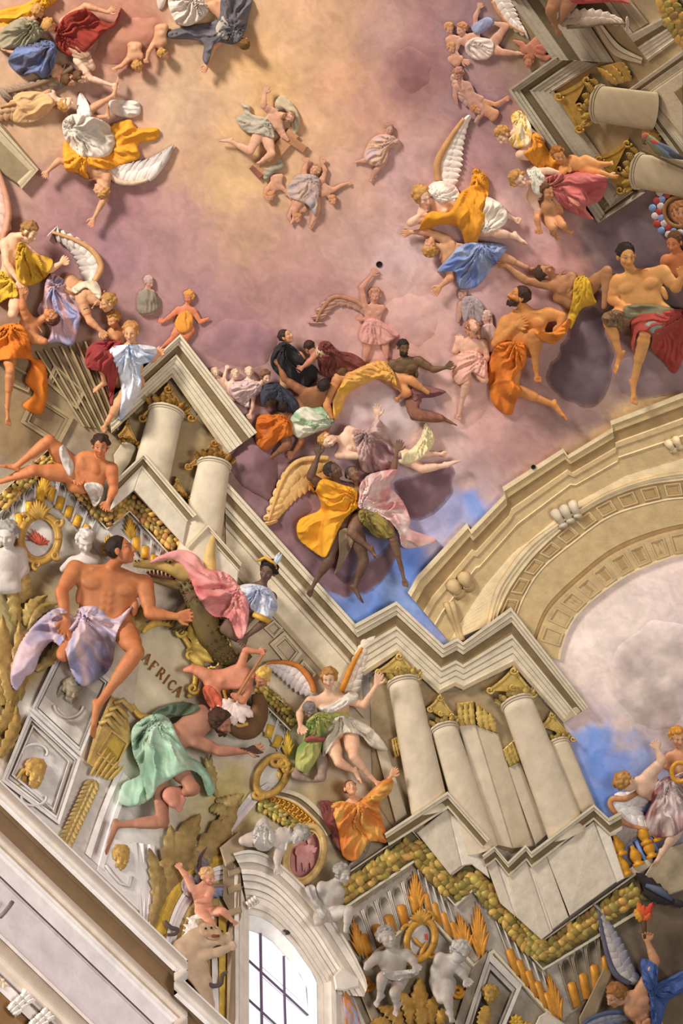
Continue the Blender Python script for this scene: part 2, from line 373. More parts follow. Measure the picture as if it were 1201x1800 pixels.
        if s.hf is not None and face:
            q = (V-c)/H; a, b, e = q@sd, q@up, q@fd; fr = e > .12
            bl = np.abs(a); eg = lambda x, y, rx, ry: np.exp(-(((bl-x)/rx)**2+((b-y)/ry)**2)**2)*fr
            if mat == 'skin':
                mixin(.5*eg(.19, -.12, .1, .1), base*np.array([1.05, .72, .66])); mixin(.85*eg(0, -.26, .1, .045), base*np.array([.85, .42, .4]))
                mixin(.8*eg(.13, .02, .075, .04), lin((215, 200, 185))*min(1, .45+base.mean())); mixin(.95*eg(.13, .02, .035, .04), lin((45, 28, 20)))
                hb = lin(hair)*.7 if hair is not None else base*.4; mixin(.7*eg(.14, .15, .1, .028), hb); mixin(.5*eg(.13, .065, .08, .018), base*.4)
                if beard: mixin(np.clip((-.1-b)*8, 0, 1)*(e > -.05)*(1-eg(0, -.26, .1, .05))*(bl < .4)*(b > -.6), lin(hair)*1.1)
        emit(bname, V, Q, C, mat, s.root)
        # depth map for drapery
        st = 2.; s.zst = st; s.zlo = V[:, :2].min(0)-20; n = np.ceil((V[:, :2].max(0)+20-s.zlo)/st).astype(int)+1
        V0 = V
        for k1, k2 in above:
            a, b = J[k1], J[k2]; ba = b-a; t = np.clip(((V0-a)@ba)/(ba@ba), 0, 1.2); V0 = V0[np.linalg.norm(V0-(a+t[:, None]*ba), axis=1) > .36*H]
        z = np.zeros(n); ij = np.round((V0[:, :2]-s.zlo)/st).astype(int); np.maximum.at(z, (ij[:, 0], ij[:, 1]), V0[:, 2])
        for _ in range(2):
            p = np.pad(z, 1); z2 = np.maximum.reduce([p[1:-1, 1:-1], p[:-2, 1:-1], p[2:, 1:-1], p[1:-1, :-2], p[1:-1, 2:]]); z = np.where(z < 1, z2, z)
        p = z
        for _ in range(2):
            q = np.pad(p, 1); p = np.maximum.reduce([q[1:-1, 1:-1], q[:-2, 1:-1], q[2:, 1:-1], q[1:-1, :-2], q[1:-1, 2:]])
        s.zb = (z, box(box(p, 3), 3))
        if s.hf is not None and hair is not None and style != 'bald': s.hairdo(hair, style, beard)
    def zs(s, X, Y, k):
        z = s.zb[k]; u = np.clip((X-s.zlo[0])/s.zst, 0, z.shape[0]-1.001); v = np.clip((Y-s.zlo[1])/s.zst, 0, z.shape[1]-1.001)
        i = u.astype(int); j = v.astype(int); u = u-i; v = v-j
        return (z[i, j]*(1-u)+z[i+1, j]*u)*(1-v)+(z[i, j+1]*(1-u)+z[i+1, j+1]*u)*v
    def hand(s, f, w, t, q, H, sex, el):
        fd = _n(t-w); L = np.clip(np.linalg.norm(t-w), .5*H, .8*H); q = np.array([0, 0, 1., .3]) if q is None else (np.r_[q, .3] if len(q) == 3 else q)
        pn = q[:3]-fd*(q[:3]@fd); pn = _n(pn) if np.linalg.norm(pn) > .05 else _n(np.cross(fd, (1, 0, 0))); sd = np.cross(fd, pn); curl = q[3]
        if sex == 'p': L *= .8
        r = .058*H; wid = .105*H; kn = []
        f.ell(w+fd*.24*L, (fd, sd, pn), (.3*L, .19*H, .085*H), .06*H)
        for j in range(4):
            o = (j-1.5); a = w+fd*L*(.5-.03*abs(o-.3))+sd*o*wid; dr = _n(fd+sd*o*.14-pn*curl*.0); l = L*(.30, .36, .33, .24)[j]
            f.cone(w+fd*.15*L+sd*o*wid*.5, a, .075*H, r*1.15, .03*H)
            b = a+_n(dr+pn*curl*.6)*l*.55; e = b+_n(dr+pn*curl*1.7)*l*.5
            f.cone(a, b, r, r*.9, .012*H); f.cone(b, e, r*.9, r*.7, .01*H)
        a = w+fd*.12*L-sd*.14*H; b = a+_n(fd*.7-sd*.9+pn*.3)*.2*L*1.2; e = b+_n(fd*1.-sd*.35+pn*.3)*.26*L
        f.cone(a, b, r*1.35, r*1.1, .03*H); f.cone(b, e, r*1.05, r*.75, .012*H)
    def foot(s, f, a, t, H, kn):
        fd = _n(t-a); L = max(np.linalg.norm(t-a), .35*H); leg = _n(a-kn) if kn is not None else np.array([0, 1., 0]); dn = leg-fd*(leg@fd)
        dn = _n(dn) if np.linalg.norm(dn) > .15 else _n(np.cross(fd, (0, 0, 1.))); sd = np.cross(fd, dn)
        hl = a+dn*.1*H-fd*.12*H; f.ball(hl, .115*H, .06*H); f.cone(a, a+fd*.62*L+dn*.1*H, .115*H, .085*H, .08*H); f.cone(hl, a+fd*.6*L+dn*.13*H, .09*H, .075*H, .06*H)
        f.cone(a+fd*.62*L+dn*.11*H-sd*.09*H, a+fd*.62*L+dn*.11*H+sd*.09*H, .075*H, .06*H, .05*H)
        for j in range(5):
            o = j-2; p = a+fd*L*.68+dn*.12*H+sd*o*.066*H; f.cone(p, p+fd*L*(.26, .24, .22, .2, .17)[j]+dn*.02*H, (.062, .05, .047, .045, .042)[j]*H, (.05, .04, .04, .036, .034)[j]*H, .012*H)
    def hairdo(s, col, style, beard):
        c, fd, up, sd = s.hf; H = s.H; rnd = random.Random(int(c[0]*31+c[1])); m = .9*H if style != 'long' else 1.5*H
        f = Field(c-m, c+m, max(1.3, H/22)); f.lo[2] = max(f.lo[2], -6)
        L = lambda a, b, e: c+H*(sd*a+up*b+fd*e); ax = (sd, up, fd)
        f.ell(L(0, .16, -.1), ax, (.385*H, .4*H, .42*H), .02*H)
        f.ell(L(0, -.12, .42), ax, (.33*H, .42*H, .4*H), .05*H, cut=True)
        n = {'short': 34, 'curl': 60, 'long': 60}[style]; rr = {'short': .075, 'curl': .12, 'long': .11}[style]
        for i in range(n):
            th = rnd.uniform(0, 6.283); z = rnd.uniform(-.75 if style != 'short' else -.35, 1); q = math.sqrt(1-z*z); a, b, e = q*math.cos(th), z, q*math.sin(th)
            if e > .35 and b < .55: continue
            p = L(a*.38, .13+b*.39, -.09+e*.43); ta = _n(np.cross(p-c, (rnd.uniform(-1, 1), rnd.uniform(-1, 1), rnd.uniform(-1, 1)))); r = rr*H*rnd.uniform(.7, 1.2)
            f.cone(p-ta*r*.7, p+ta*r*.7, r*.8, r*.5, .02*H)
        if style == 'long':
            for i in range(12):
                a = rnd.uniform(-.42, .42); p = L(a, -.05, -.25); f.cone(p, p-up*H*rnd.uniform(.3, .75)+sd*rnd.uniform(-.2, .2)*H, .1*H, .05*H, .03*H)
        V, Q = f.mesh()
        if len(V): 
            C = np.tile(lin(col), (len(V), 1))*(.72+.6*fbm(V[:, 0]/(.1*H), (V[:, 1]+V[:, 2])/(.1*H), 5, 2))[:, None]; emit('hair', V, Q, C, 'hair', s.root)
        if beard:
            f = Field(c-.8*H, c+.95*H, max(1.3, H/22))
            for i in range(26):
                a = rnd.uniform(-1, 1); p = L(a*.25, -.32-.12*(1-abs(a))*rnd.random(), .2+.16*(1-abs(a))); f.cone(p, p-up*H*rnd.uniform(.05, .2*beard), .07*H, .03*H, .03*H)
            V, Q = f.mesh()
            if len(V): emit('beard', V, Q, np.tile(lin(col), (len(V), 1)), 'hair', s.root)

# ---------------------------------------------------------------- tubes, leaves, wings
def tubev(pts, rad, n=8, e=None):
    P = np.asarray(pts, float); m = len(P); R = np.broadcast_to(np.asarray(rad, float), (m,)) if np.ndim(rad) == 0 or len(rad) == m else np.interp(np.linspace(0, 1, m), np.linspace(0, 1, len(rad)), rad)
    V = []
    for i in range(m):
        t = _n(P[min(i+1, m-1)]-P[max(i-1, 0)]); a = np.cross(t, (0, 0, 1.)); a = _n(a) if np.linalg.norm(a) > .1 else np.array([1., 0, 0]); b = np.cross(t, a)
        for k in range(n): q = 2*math.pi*k/n; V.append(P[i]+R[i]*(a*math.cos(q)+b*math.sin(q)))
    Fc = [(i*n+k, i*n+(k+1) % n, (i+1)*n+(k+1) % n, (i+1)*n+k) for i in range(m-1) for k in range(n)]
    Fc += [tuple(range(n))[::-1], tuple((m-1)*n+k for k in range(n))]
    return np.array(V), Fc
def leafv(a, b, w, bow=6., curl=0., lobes=0, d0=3., rib=2.5, n=14, bend=0.):
    n = max(n, lobes*6)
    """a leaf / feather blade from a to b: outline with optional lobes, raised midrib, tip curling towards the room"""
    a = np.asarray(a, float); b = np.asarray(b, float); a = a if len(a) == 3 else np.r_[a, d0]; b = b if len(b) == 3 else np.r_[b, d0]
    t = np.linspace(0, 1, n); ax = b-a; s2 = np.array([-ax[1], ax[0], 0.]); s2 = s2/max(np.linalg.norm(s2), 1e-6); V = []
    for ti in t:
        wd = w*.5*(math.sin(math.pi*min(1, ti*.86+.14))**.7 if ti < 1 else .05)
        ph = ti*lobes*1.5 % 1. if lobes else 0; wd *= (.72+.4*ph if lobes else 1); vz = 1.3*ph if lobes else 0
        c = a+ax*ti+np.array([0, 0, bow*math.sin(math.pi*ti)+curl*max(0, ti-.6)**2*6])+s2*bend*math.sin(math.pi*ti)
        for q, zz in ((-1, -2.+vz), (-.5, rib*.1-vz*.6), (0, rib), (.5, rib*.1-vz*.6), (1, -2.+vz)): V.append(c+s2*wd*q+np.array([0, 0, zz]))
    Fc = [(i*5+k, i*5+k+1, (i+1)*5+k+1, (i+1)*5+k) for i in range(n-1) for k in range(4)]
    m = len(V); V = np.array(V); Vb = V[[i*5+k for i in range(n) for k in (0, 4)]].copy(); Vb[:, 2] -= 3
    for i in range(n-1): Fc += [(i*5, (i+1)*5, m+2*(i+1), m+2*i), ((i+1)*5+4, i*5+4, m+2*i+1, m+2*(i+1)+1), (m+2*i, m+2*i+2, m+2*i+3, m+2*i+1)]
    return np.concatenate([V, Vb]), Fc
def shade(V, col, amt=.2, sc=8, seed=0):
    return np.tile(lin(col), (len(V), 1))*(1+amt*2*(fbm(V[:, 0]/sc, V[:, 1]/sc, seed, 2)-.5))[:, None]
def wing(fig, lead, tips, n=11, w=9, col=(225, 210, 195), col2=(150, 130, 115), arm=(200, 165, 130), r=5., d0=6, name='wing'):
    """lead: points along the leading edge from shoulder to wrist; tips: curve that the feather ends follow"""
    root = fig.root if isinstance(fig, Fig) else fig
    d0 = d0 + (fig.z if isinstance(fig, Fig) else 0)
    Lp = smooth([tuple(p)+(d0+8,) for p in lead], 6, False); V, Fc = tubev(Lp, [r, r*1.1, r*.9, r*.5]); o = emit(name, V, Fc, shade(V, arm), 'feather', root)
    A = resample(Lp[:, :2], n); B = resample(smooth(tips, 6, False), n)
    w = max(w, 2.1*np.linalg.norm(np.diff(A, axis=0), axis=1).mean(), 1.5*np.linalg.norm(np.diff(B, axis=0), axis=1).mean())
    for row, (fr, ww) in enumerate(((1., w), (.55, w*.95))):
        for i in range(n):
            a = A[i]; b = a+(B[i]-a)*fr; dd = d0+row*3+(i % 2)*.8+i*.15
            V, Fc = leafv(np.r_[a, dd], np.r_[b, dd], ww, 3, 0, 0, rib=1.5, n=8); t = np.clip(np.linspace(0, 1, 8).repeat(5), 0, 1); c1 = lin(col); c2 = lin(col2)
            t = np.r_[t, np.linspace(0, 1, 8).repeat(2)][:, None]; m = np.clip(t*1.1-.25, 0, 1) if row == 0 else 0*t
            emit('feather', V, Fc, c1*(1-m)+c2*m, 'feather', o)
    return o

# ---------------------------------------------------------------- architecture
def rails(A, B, prof, close=True):
    """strip between two lines; prof rows: (t, relief, colour): hard-edged mouldings"""
    A = np.asarray(A, float); B = np.asarray(B, float); m = len(A); V = []; Fc = []; C = []
    if A.shape[1] == 2: A = np.c_[A, np.zeros(m)]
    if B.shape[1] == 2: B = np.c_[B, np.zeros(m)]
    for (t0, d0, c0), (t1, d1, c1) in zip(prof[:-1], prof[1:]):
        k = len(V)
        for t, d in ((t0, d0), (t1, d1)):
            for i in range(m): p = A[i]*(1-t)+B[i]*t; V.append((p[0], p[1], p[2]+d)); C.append(lin(c1))
        Fc += [(k+i, k+m+i, k+m+i+1, k+i+1) for i in range(m-1)]
    if close:                                                    # end faces back to the wall
        for e in (0, m-1):
            k = len(V); n = len(prof)
            for t, d, c in prof: p = A[e]*(1-t)+B[e]*t; V.append((p[0], p[1], p[2]+d)); C.append(lin(c))
            for t in (1, 0): p = A[e]*(1-t)+B[e]*t; V.append((p[0], p[1], -2)); C.append(lin(prof[-1][2]))
            Fc.append(tuple(range(k, k+n+2)) if e else tuple(range(k, k+n+2))[::-1])
    return np.array(V), Fc, np.array(C)
def subdiv(L, k=6):
    L = np.asarray(L, float); out = []
    for a, b in zip(L[:-1], L[1:]):
        for i in range(k): out.append(a+(b-a)*i/k)
    return np.array(out+[L[-1]])
def moulding(name, A, B, prof, parent=None, mat='stone', k=5, **kw):
    A = subdiv(A, k); B = subdiv(B, k)
    V, Fc, C = rails(A, B, prof); C = C*(1+.12*(fbm(V[:, 0]/30, V[:, 1]/30, 8, 3)-.5))[:, None]
    return emit(name, V, Fc, C, mat, parent, flat=True, **kw)
def slab(name, poly, d, col, mat='stone', parent=None, bev=2., sm=False, step=0, **kw):
    """a plate with bevelled rim; poly in frame points, d its relief (one value, or one per corner)"""
    P = smooth(poly, 6) if sm else np.asarray(poly, float)
    if P.shape[1] == 3: dd = P[:, 2]; P = P[:, :2]
    else: dd = np.full(len(P), float(d))
    ar = 0.5*np.sum(P[:, 0]*np.roll(P[:, 1], -1)-np.roll(P[:, 0], -1)*P[:, 1]); sg = 1 if ar > 0 else -1; n = len(P)
    e = np.roll(P, -1, 0)-P; e /= np.maximum(np.linalg.norm(e, axis=1), 1e-6)[:, None]; nn = np.stack([-e[:, 1], e[:, 0]], 1)*sg; bi = nn+np.roll(nn, 1, 0); bi /= np.maximum((bi**2).sum(1)/2, .5)[:, None]
    I = P+bi*bev
    V = np.concatenate([np.c_[I, dd], np.c_[P, dd-bev], np.c_[P, np.full(n, -2.)]])
    Fc = [tuple(range(n))] if sg < 0 else [tuple(range(n))[::-1]]
    for i in range(n):
        j = (i+1) % n
        for a, b in ((0, n), (n, 2*n)): Fc.append((a+i, a+j, b+j, b+i)[::sg])
    return emit(name, V, Fc, shade(V, col, .08, 20), mat, parent, flat=True, **kw)
def ground(name, poly, d, col, mat='stone', parent=None, **kw):
    """a plain plaster field that follows the curve of the vault"""
    V, Q, e = sheet(np.asarray(poly, float), lambda X, Y, E: np.full(X.shape, float(d)), 5.); return emit(name, V, Q, shade(V, col, .1, 20), mat, parent, **kw)
def frame_panel(name, quad, parent, cols, d=6, w=.14, mat='stone', recess=-4, **kw):
    """moulded frame round a sunk field; quad = 4 corners"""
    Q = np.asarray(quad, float); c = Q.mean(0); ring = lambda s: c+(Q-c)*s; rows = [(1, 0, cols[0]), (1, d, cols[0]), (1-w*.45, d, cols[0]), (1-w*.5, d*.55, cols[1]), (1-w*.8, d*.7, cols[0]), (1-w, d*.1+recess, cols[1])]
    V = []; Fc = []; C = []
    for (s0, d0, _), (s1, d1, cc) in zip(rows[:-1], rows[1:]):
        k = len(V); V += [(*p, d0) for p in ring(s0)]+[(*p, d1) for p in ring(s1)]; C += [lin(cc)]*(2*len(Q)); n = len(Q)
        Fc += [(k+i, k+(i+1) % n, k+n+(i+1) % n, k+n+i) for i in range(n)]
    k = len(V); V += [(*p, rows[-1][1]) for p in ring(rows[-1][0])]; C += [lin(cols[2])]*len(Q); Fc.append(tuple(range(k, k+len(Q))))
    return emit(name, V, Fc, np.array(C), mat, parent, flat=True, **kw)
GOLD, GOLDD, ORG = (184, 142, 62), (136, 98, 40), (204, 138, 48)
def shaft(parent, top, bot, r0, r1, col, e=.42, base=4, name='shaft', n=28, m=12):
    top = np.array(top, float); bot = np.array(bot, float); up = _n(top-bot); s = np.array([-up[1], up[0]]); V = []; Fc = []
    for i in range(m+1):
        t = i/m; c = top+(bot-top)*t; r = r0+(r1-r0)*t
        for k in range(n):
            q = 2*math.pi*k/n; p = c+s*r*math.cos(q)+up*e*(1-1.5*t)*r*math.sin(q); V.append((p[0], p[1], base+r*.5+r*.55*math.sin(q)))
    Fc = [(i*n+k, (i+1)*n+k, (i+1)*n+(k+1) % n, i*n+(k+1) % n) for i in range(m) for k in range(n)]+[tuple(range(n))]
    V = np.array(V); emit(name, V, Fc, shade(V, col, .10, 14), 'marble', parent)
    for off, rr in ((1.5, 2.2), (6.5, 1.3)):
        P = []
        for k in range(33):
            q = 2*math.pi*k/32; c = top-up*off; p = c+s*(r0+1.5)*math.cos(q)+up*e*(r0+1.5)*math.sin(q); P.append((p[0], p[1], base+r0*.5+(r0*.55+1)*math.sin(q)))
        V, F2 = tubev(P, rr, 6); emit('neck_ring', V, F2, col, 'marble', parent)
def capital(parent, c, r, up, cor, gold=GOLD, d=10, dark=GOLDD):
    """corinthian capital: concave abacus with horned corners, two rows of acanthus leaves, corner volutes"""
    c = np.array(c, float); up = _n(up); s = np.array([-up[1], up[0]]); cor = np.array(cor, float); m = len(cor); P = []
    cc = cor.mean(0)
    for i in range(m):
        a, b = cor[i], cor[(i+1) % m]; mid = (a+b)/2; q = mid+(cc-mid)*.28
        for t in np.linspace(0, 1, 7)[:-1]: P.append((1-t)**2*a+2*t*(1-t)*q+t*t*b)
    cap = emit('capital', *(lambda o: (o[0], o[1], o[2]))(_abacus(P, d+14, gold)), 'gold', parent, flat=True)
    for row, (hh, out, nn, ww) in enumerate(((.62, .3, 6, .46), (.38, .42, 5, .42))):
        for k in range(nn):
            q = math.pi*(k+.5+row*.0)/nn; b = c+s*r*math.cos(q)+up*.42*r*math.sin(q); dd = d+r*.5+r*.5*math.sin(q)
            tip = b+up*r*hh*.8+s*r*out*math.cos(q)
            V, Fc = leafv((b[0], b[1], dd), (tip[0], tip[1], dd+r*.25), r*ww*(.55+.45*math.sin(q)), 3, 5, 3, rib=2); emit('leaf', V, Fc, shade(V, gold if row else tuple(.85*x for x in gold), .3, 5), 'gold', cap)
    for i in range(m):
        v = cor[i]; dr = _n(cc-v); sp = []
        for t in np.linspace(0, 1, 16):
            a = t*7.; rr = r*.26*(1-.75*t); p = v+dr*r*.36+np.array([math.cos(a), math.sin(a)])*rr; sp.append((p[0], p[1], d+18+5*t))
        V, Fc = tubev(sp, [r*.085, r*.07, r*.05], 6); emit('volute', V, Fc, shade(V, gold, .2, 5), 'gold', cap)
    return cap
def _abacus(P, d, col):
    P = np.array(P); n = len(P); c = P.mean(0); V = [(*p, d-5) for p in P]+[(*p, d) for p in P]+[(*(c+(p-c)*.8), d) for p in P]+[(*(c+(p-c)*.74), d-3) for p in P]
    Fc = [(j*n+i, j*n+(i+1) % n, (j+1)*n+(i+1) % n, (j+1)*n+i) for j in range(3) for i in range(n)]+[tuple(3*n+i for i in range(n))]
    V = np.array(V, float); Vb = V[:n].copy(); Vb[:, 2] = 0; Fc += [(i, 4*n+i, 4*n+(i+1) % n, (i+1) % n) for i in range(n)]
    V = np.concatenate([V, Vb]); return V, Fc, shade(V, col, .25, 6)
_ico = None
def ico():
    global _ico
    if _ico is None:
        import bmesh
        b = bmesh.new(); bmesh.ops.create_icosphere(b, subdivisions=2, radius=1); b.verts.ensure_lookup_table()
        _ico = (np.array([v.co[:] for v in b.verts]), [tuple(v.index for v in f.verts) for f in b.faces]); b.free()
    return _ico
def blob(c, r, rot=0.):
    V, Fc = ico(); r = np.broadcast_to(np.asarray(r, float), (3,)); V = V*r; cs, sn = math.cos(rot), math.sin(rot)
    V = np.stack([V[:, 0]*cs-V[:, 1]*sn, V[:, 0]*sn+V[:, 1]*cs, V[:, 2]], 1); return V+np.asarray(c, float), [f[::-1] for f in Fc]
def garland(label, path, width, group=None, n=None, col=(180, 146, 72), seed=1, d=8, name='garland', lobe=.42, parent=None):
    P = np.asarray(path, float); L = np.linalg.norm(np.diff(P, axis=0), axis=1).sum(); rnd = random.Random(seed); size = width*lobe
    o = parent or thing(name, label, 'garland', P.mean(0), group)
    n = n or int(L/size*2.6); Q = resample(P, n)
    for i in range(n):
        t = _n(Q[min(i+1, n-1)]-Q[max(i-1, 0)]); s = np.array([-t[1], t[0]]); lane = (i % 3)-1; off = lane*width*.3+rnd.uniform(-1, 1)*width*.06
        c = Q[i]+s*off; r = size*rnd.uniform(.42, .62); hue = np.array(col)*rnd.uniform(.72, 1.15)+np.array([rnd.uniform(-12, 14), rnd.uniform(-6, 8), 0])
        if rnd.random() < .45:
            a = math.atan2(t[1], t[0])+lane*.7+rnd.uniform(-.5, .5); v = np.array([math.cos(a), math.sin(a)])*r*1.35; V, Fc = leafv((*(c-v), d+2), (*(c+v), d+6), r*1.7, 4, 0, 0, rib=2, n=7); nm = 'leaf'
        else: V, Fc = blob((c[0], c[1], d+width*.16*(1-abs(lane))), (r*1.1, r*.95, r*.9), rnd.uniform(0, 3)); nm = 'fruit'
        emit(nm, V, Fc, np.clip(hue, 0, 255), 'gold', o)
    return o
def flutes(name, label, A, B, n, parent=None, rod=True, stone=(196, 186, 172), dark=(120, 108, 90), fill=ORG, d=8, skip=()):
    """fluted band: sunk rounded channels between fillets, the lower half of each filled with a gilded rod"""
    A = resample(A, 41) if len(A) > 2 else np.asarray(A, float); B = resample(B, 41) if len(B) > 2 else np.asarray(B, float)
    ip = lambda L, t: np.array([np.interp(t, np.linspace(0, 1, len(L)), L[:, k]) for k in (0, 1)])
    o = parent
    for i in range(n):
        if i in skip: continue
        t0, t1 = (i+.04)/n, (i+.96)/n; tm = (t0+t1)/2; a0, a1, b0, b1 = ip(A, t0), ip(A, t1), ip(B, t0), ip(B, t1)
        pt = lambda u, v: (a0*(1-u)+a1*u)*(1-v)+(b0*(1-u)+b1*u)*v
        U = np.linspace(0, 1, 7); V = []; C = []
        rows = (.06, .12, .2, .35, .6, .85, 1)
        for v in rows:
            k = {.06: .25, .12: .62, .2: .9}.get(v, 1.)
            for u in U:
                uu = .5+(u-.5)*k*.8; p = pt(uu, v); V.append((p[0], p[1], d-5.*math.sin(math.pi*u)*(1 if v > .07 else .4))); C.append(lin(dark if .12 <= v <= .2 and .1 < u < .9 else stone)*(.8 if .1 < u < .9 else 1))  # channel darkened, its rounded top most: recess shade put into the colour
        Fc = [(r*7+k, (r+1)*7+k, (r+1)*7+k+1, r*7+k+1) for r in range(len(rows)-1) for k in range(6)]
        emit('flute', V, Fc, np.array(C), 'stone', o)
        for u in (0.02, .98):
            P = [(*pt(u, v), d+1) for v in (.05, .3, .6, 1)]; V, F2 = tubev(P, np.linalg.norm(a1-a0)*.055, 5); emit('fillet', V, F2, stone, 'stone', o)
        if rod:
            w = np.linalg.norm(a1-a0)*.32; P = [(*pt(.5, v), d) for v in (.5, .54, .75, 1)]; V, F2 = tubev(P, [w*.55, w, w, w], 8); emit('rod', V, F2, shade(V, fill, .15, 6), 'gold', o)
    return o
def palmette(parent, base, tip, w, n=9, col=ORG, name='palmette', d=9):
    base = np.array(base, float); tip = np.array(tip, float); ax = tip-base; s = _n((-ax[1], ax[0])); ps = []
    for i in range(n):
        f = (i-(n-1)/2)/((n-1)/2); b = base+ax*.1*(1-abs(f))+s*w*.08*f; e = base+ax*(1-.55*abs(f)**1.3)+s*w*.5*f*(1.05 if abs(f) > .3 else 1); q, fc = leafv((*b, d), (*e, d+1.5*(1-abs(f))), w*2.1/n, 5, 3, 0, rib=1.8, n=8, bend=-f*w*.07); ps.append((q, fc, shade(q, col, .2, 5)))
    V, Fc, C = join(ps); return emit(name, V, Fc, C, 'gold', parent)
def relief_blob(name, poly, col, label=None, cat=None, d=8, mat='cloud', parent=None, amp=3, lam=30, r=16, step=3., group=None, back=-2, col2=None, edge=8.):
    P = smooth(poly, 6); seed = int(abs(poly[0][0]*3+poly[0][1])) % 991
    if mat == 'cloud':
        N = len(P); e_ = np.roll(P, -1, 0)-np.roll(P, 1, 0); e_ /= np.maximum(np.linalg.norm(e_, axis=1), 1e-6)[:, None]; P = P+np.stack([-e_[:, 1], e_[:, 0]], 1)*((vn(P[:, 0]/16, P[:, 1]/16, seed)-.5)*9)[:, None]
    def df(X, Y, e): return -1+d*(1-np.exp(-e/r))+amp*(fbm(X/lam, Y/lam, seed, 3)-.4)*2*(1-np.exp(-e/r))
    V, Q, e = sheet(P, df, step, back); C = np.tile(lin(col), (len(V), 1))
    if col2 is not None: m = np.clip(fbm(V[:, 0]/lam/1.5, V[:, 1]/lam/1.5, seed+9, 4)*2.4-.75, 0, 1)[:, None]; C = C*(1-m)+lin(col2)*m
    if mat == 'cloud':
        m = np.clip((e+8*(fbm(V[:, 0]/12, V[:, 1]/12, seed+4, 3)-.5))/edge, 0, 1)[:, None]; m = m*m*(3-2*m); C = skycol(V[:, 0], V[:, 1])*(1-m)+C*m
    return emit(name, V, Q, C, mat, parent, label, cat, group)
def along(P, n): return resample(smooth(P, 8, False), n)
# ---------------------------------------------------------------- the vault (structure) with its painted sky
SKY = '''450,100,206,160,108 380,60,200,165,125 600,150,206,156,120 520,60,210,165,125 420,320,202,162,116 430,420,186,144,118 480,150,208,164,112 500,300,204,160,120 560,250,202,158,122 440,220,206,164,114 400,160,200,160,120 550,40,200,156,122 340,200,194,156,126 320,380,170,128,122 560,400,186,144,128 350,300,192,150,118 300,180,200,165,130 200,200,178,138,122 240,60,175,115,95 60,200,190,150,115
300,420,160,120,118 230,370,155,112,112 500,450,178,134,122 450,500,165,122,115 620,420,180,142,132 700,60,186,146,134 735,130,142,98,98 740,60,165,120,120 660,200,196,146,125 850,180,162,124,128 800,60,160,125,130 700,300,190,150,146 640,310,195,150,130 850,280,168,126,128
700,450,205,170,165 550,520,166,122,118 420,580,148,106,110 350,520,158,118,118 200,450,152,112,116 120,400,160,115,115 300,600,160,118,116 560,590,185,140,135 650,560,200,150,136 720,600,205,152,138 740,540,210,165,155 950,420,206,160,154 960,450,205,150,145 850,560,190,150,148 850,380,200,165,160 680,740,182,152,152 740,700,190,160,160 780,760,205,170,160 840,740,200,150,140
870,800,172,132,126 930,780,166,124,118 900,700,176,134,128 830,860,196,160,150 1000,720,150,118,112 790,930,130,140,190 730,990,98,138,222 650,1070,110,145,220 600,1060,120,150,220 830,900,120,150,220 800,950,230,200,185 700,1060,140,165,220 755,1085,130,150,210
460,850,128,94,100 440,800,150,112,112 500,900,135,100,106 540,960,128,92,98 590,1000,130,98,106 1080,620,140,112,112
1100,1080,246,224,212 1040,1130,248,226,214 1180,1010,246,220,210 1060,1200,242,216,204 1140,1190,198,180,172 1130,1140,216,198,190 1160,1230,196,178,170 1110,1260,214,198,190 1190,1100,236,214,208 1140,1050,246,222,212 1030,1180,246,222,208 1030,1310,120,158,232 1060,1340,112,150,230 1050,1400,120,155,230 1120,1330,150,172,226 1020,1280,230,200,190 1190,1300,205,186,180 1100,1290,225,198,186
60,640,140,118,84 150,700,150,128,92 20,760,140,115,80 60,560,150,120,100 240,780,160,138,105 320,860,140,114,76 360,900,150,125,85 430,980,188,166,130 470,1120,196,176,142 540,1180,190,168,136 520,1260,186,170,146 450,1200,190,170,140
40,900,190,178,160 120,920,188,178,164 200,960,190,178,160 60,1080,170,150,100 30,1180,150,120,50 20,1300,150,118,50 80,1250,215,208,200 150,1400,205,195,185 60,1400,222,216,212 200,1480,214,208,204 240,1540,200,190,180 300,1350,200,190,170 320,1250,180,165,140 450,1300,196,186,170 400,1400,190,170,110 360,1560,190,170,120 330,1650,180,150,90 400,1700,205,190,170 600,1300,190,172,142 620,1380,194,180,158 640,1450,160,140,110 500,1350,200,185,160 560,1420,190,165,120
700,1300,150,128,92 760,1220,150,128,95 850,1300,188,170,140 900,1400,180,160,130 800,1350,160,138,104 950,1350,176,155,120 620,1560,140,125,95 700,1640,176,168,156 800,1640,180,170,158 900,1720,186,176,164 720,1750,130,112,80 850,1780,140,122,96 980,1740,140,125,104 1050,1680,120,104,82 1100,1640,118,102,82 1150,1620,110,92,72 1190,1660,100,82,62 1120,1780,120,100,75 640,1640,170,155,130
820,1030,196,166,114 900,940,190,158,104 1000,850,196,164,112 1100,780,200,168,118 1180,730,200,170,122 1000,1000,176,146,96
1000,40,136,112,72 950,60,140,118,84 1050,180,146,122,82 1100,100,150,126,88 1150,60,168,146,108 1180,180,130,105,66 1050,300,158,132,92 1120,220,150,126,88 1100,380,112,92,92 1060,420,118,98,100 1150,420,110,88,88'''
SK = np.array([[float(v) for v in t.split(',')] for t in SKY.split()]); SKC = lin(SK[:, 2:])
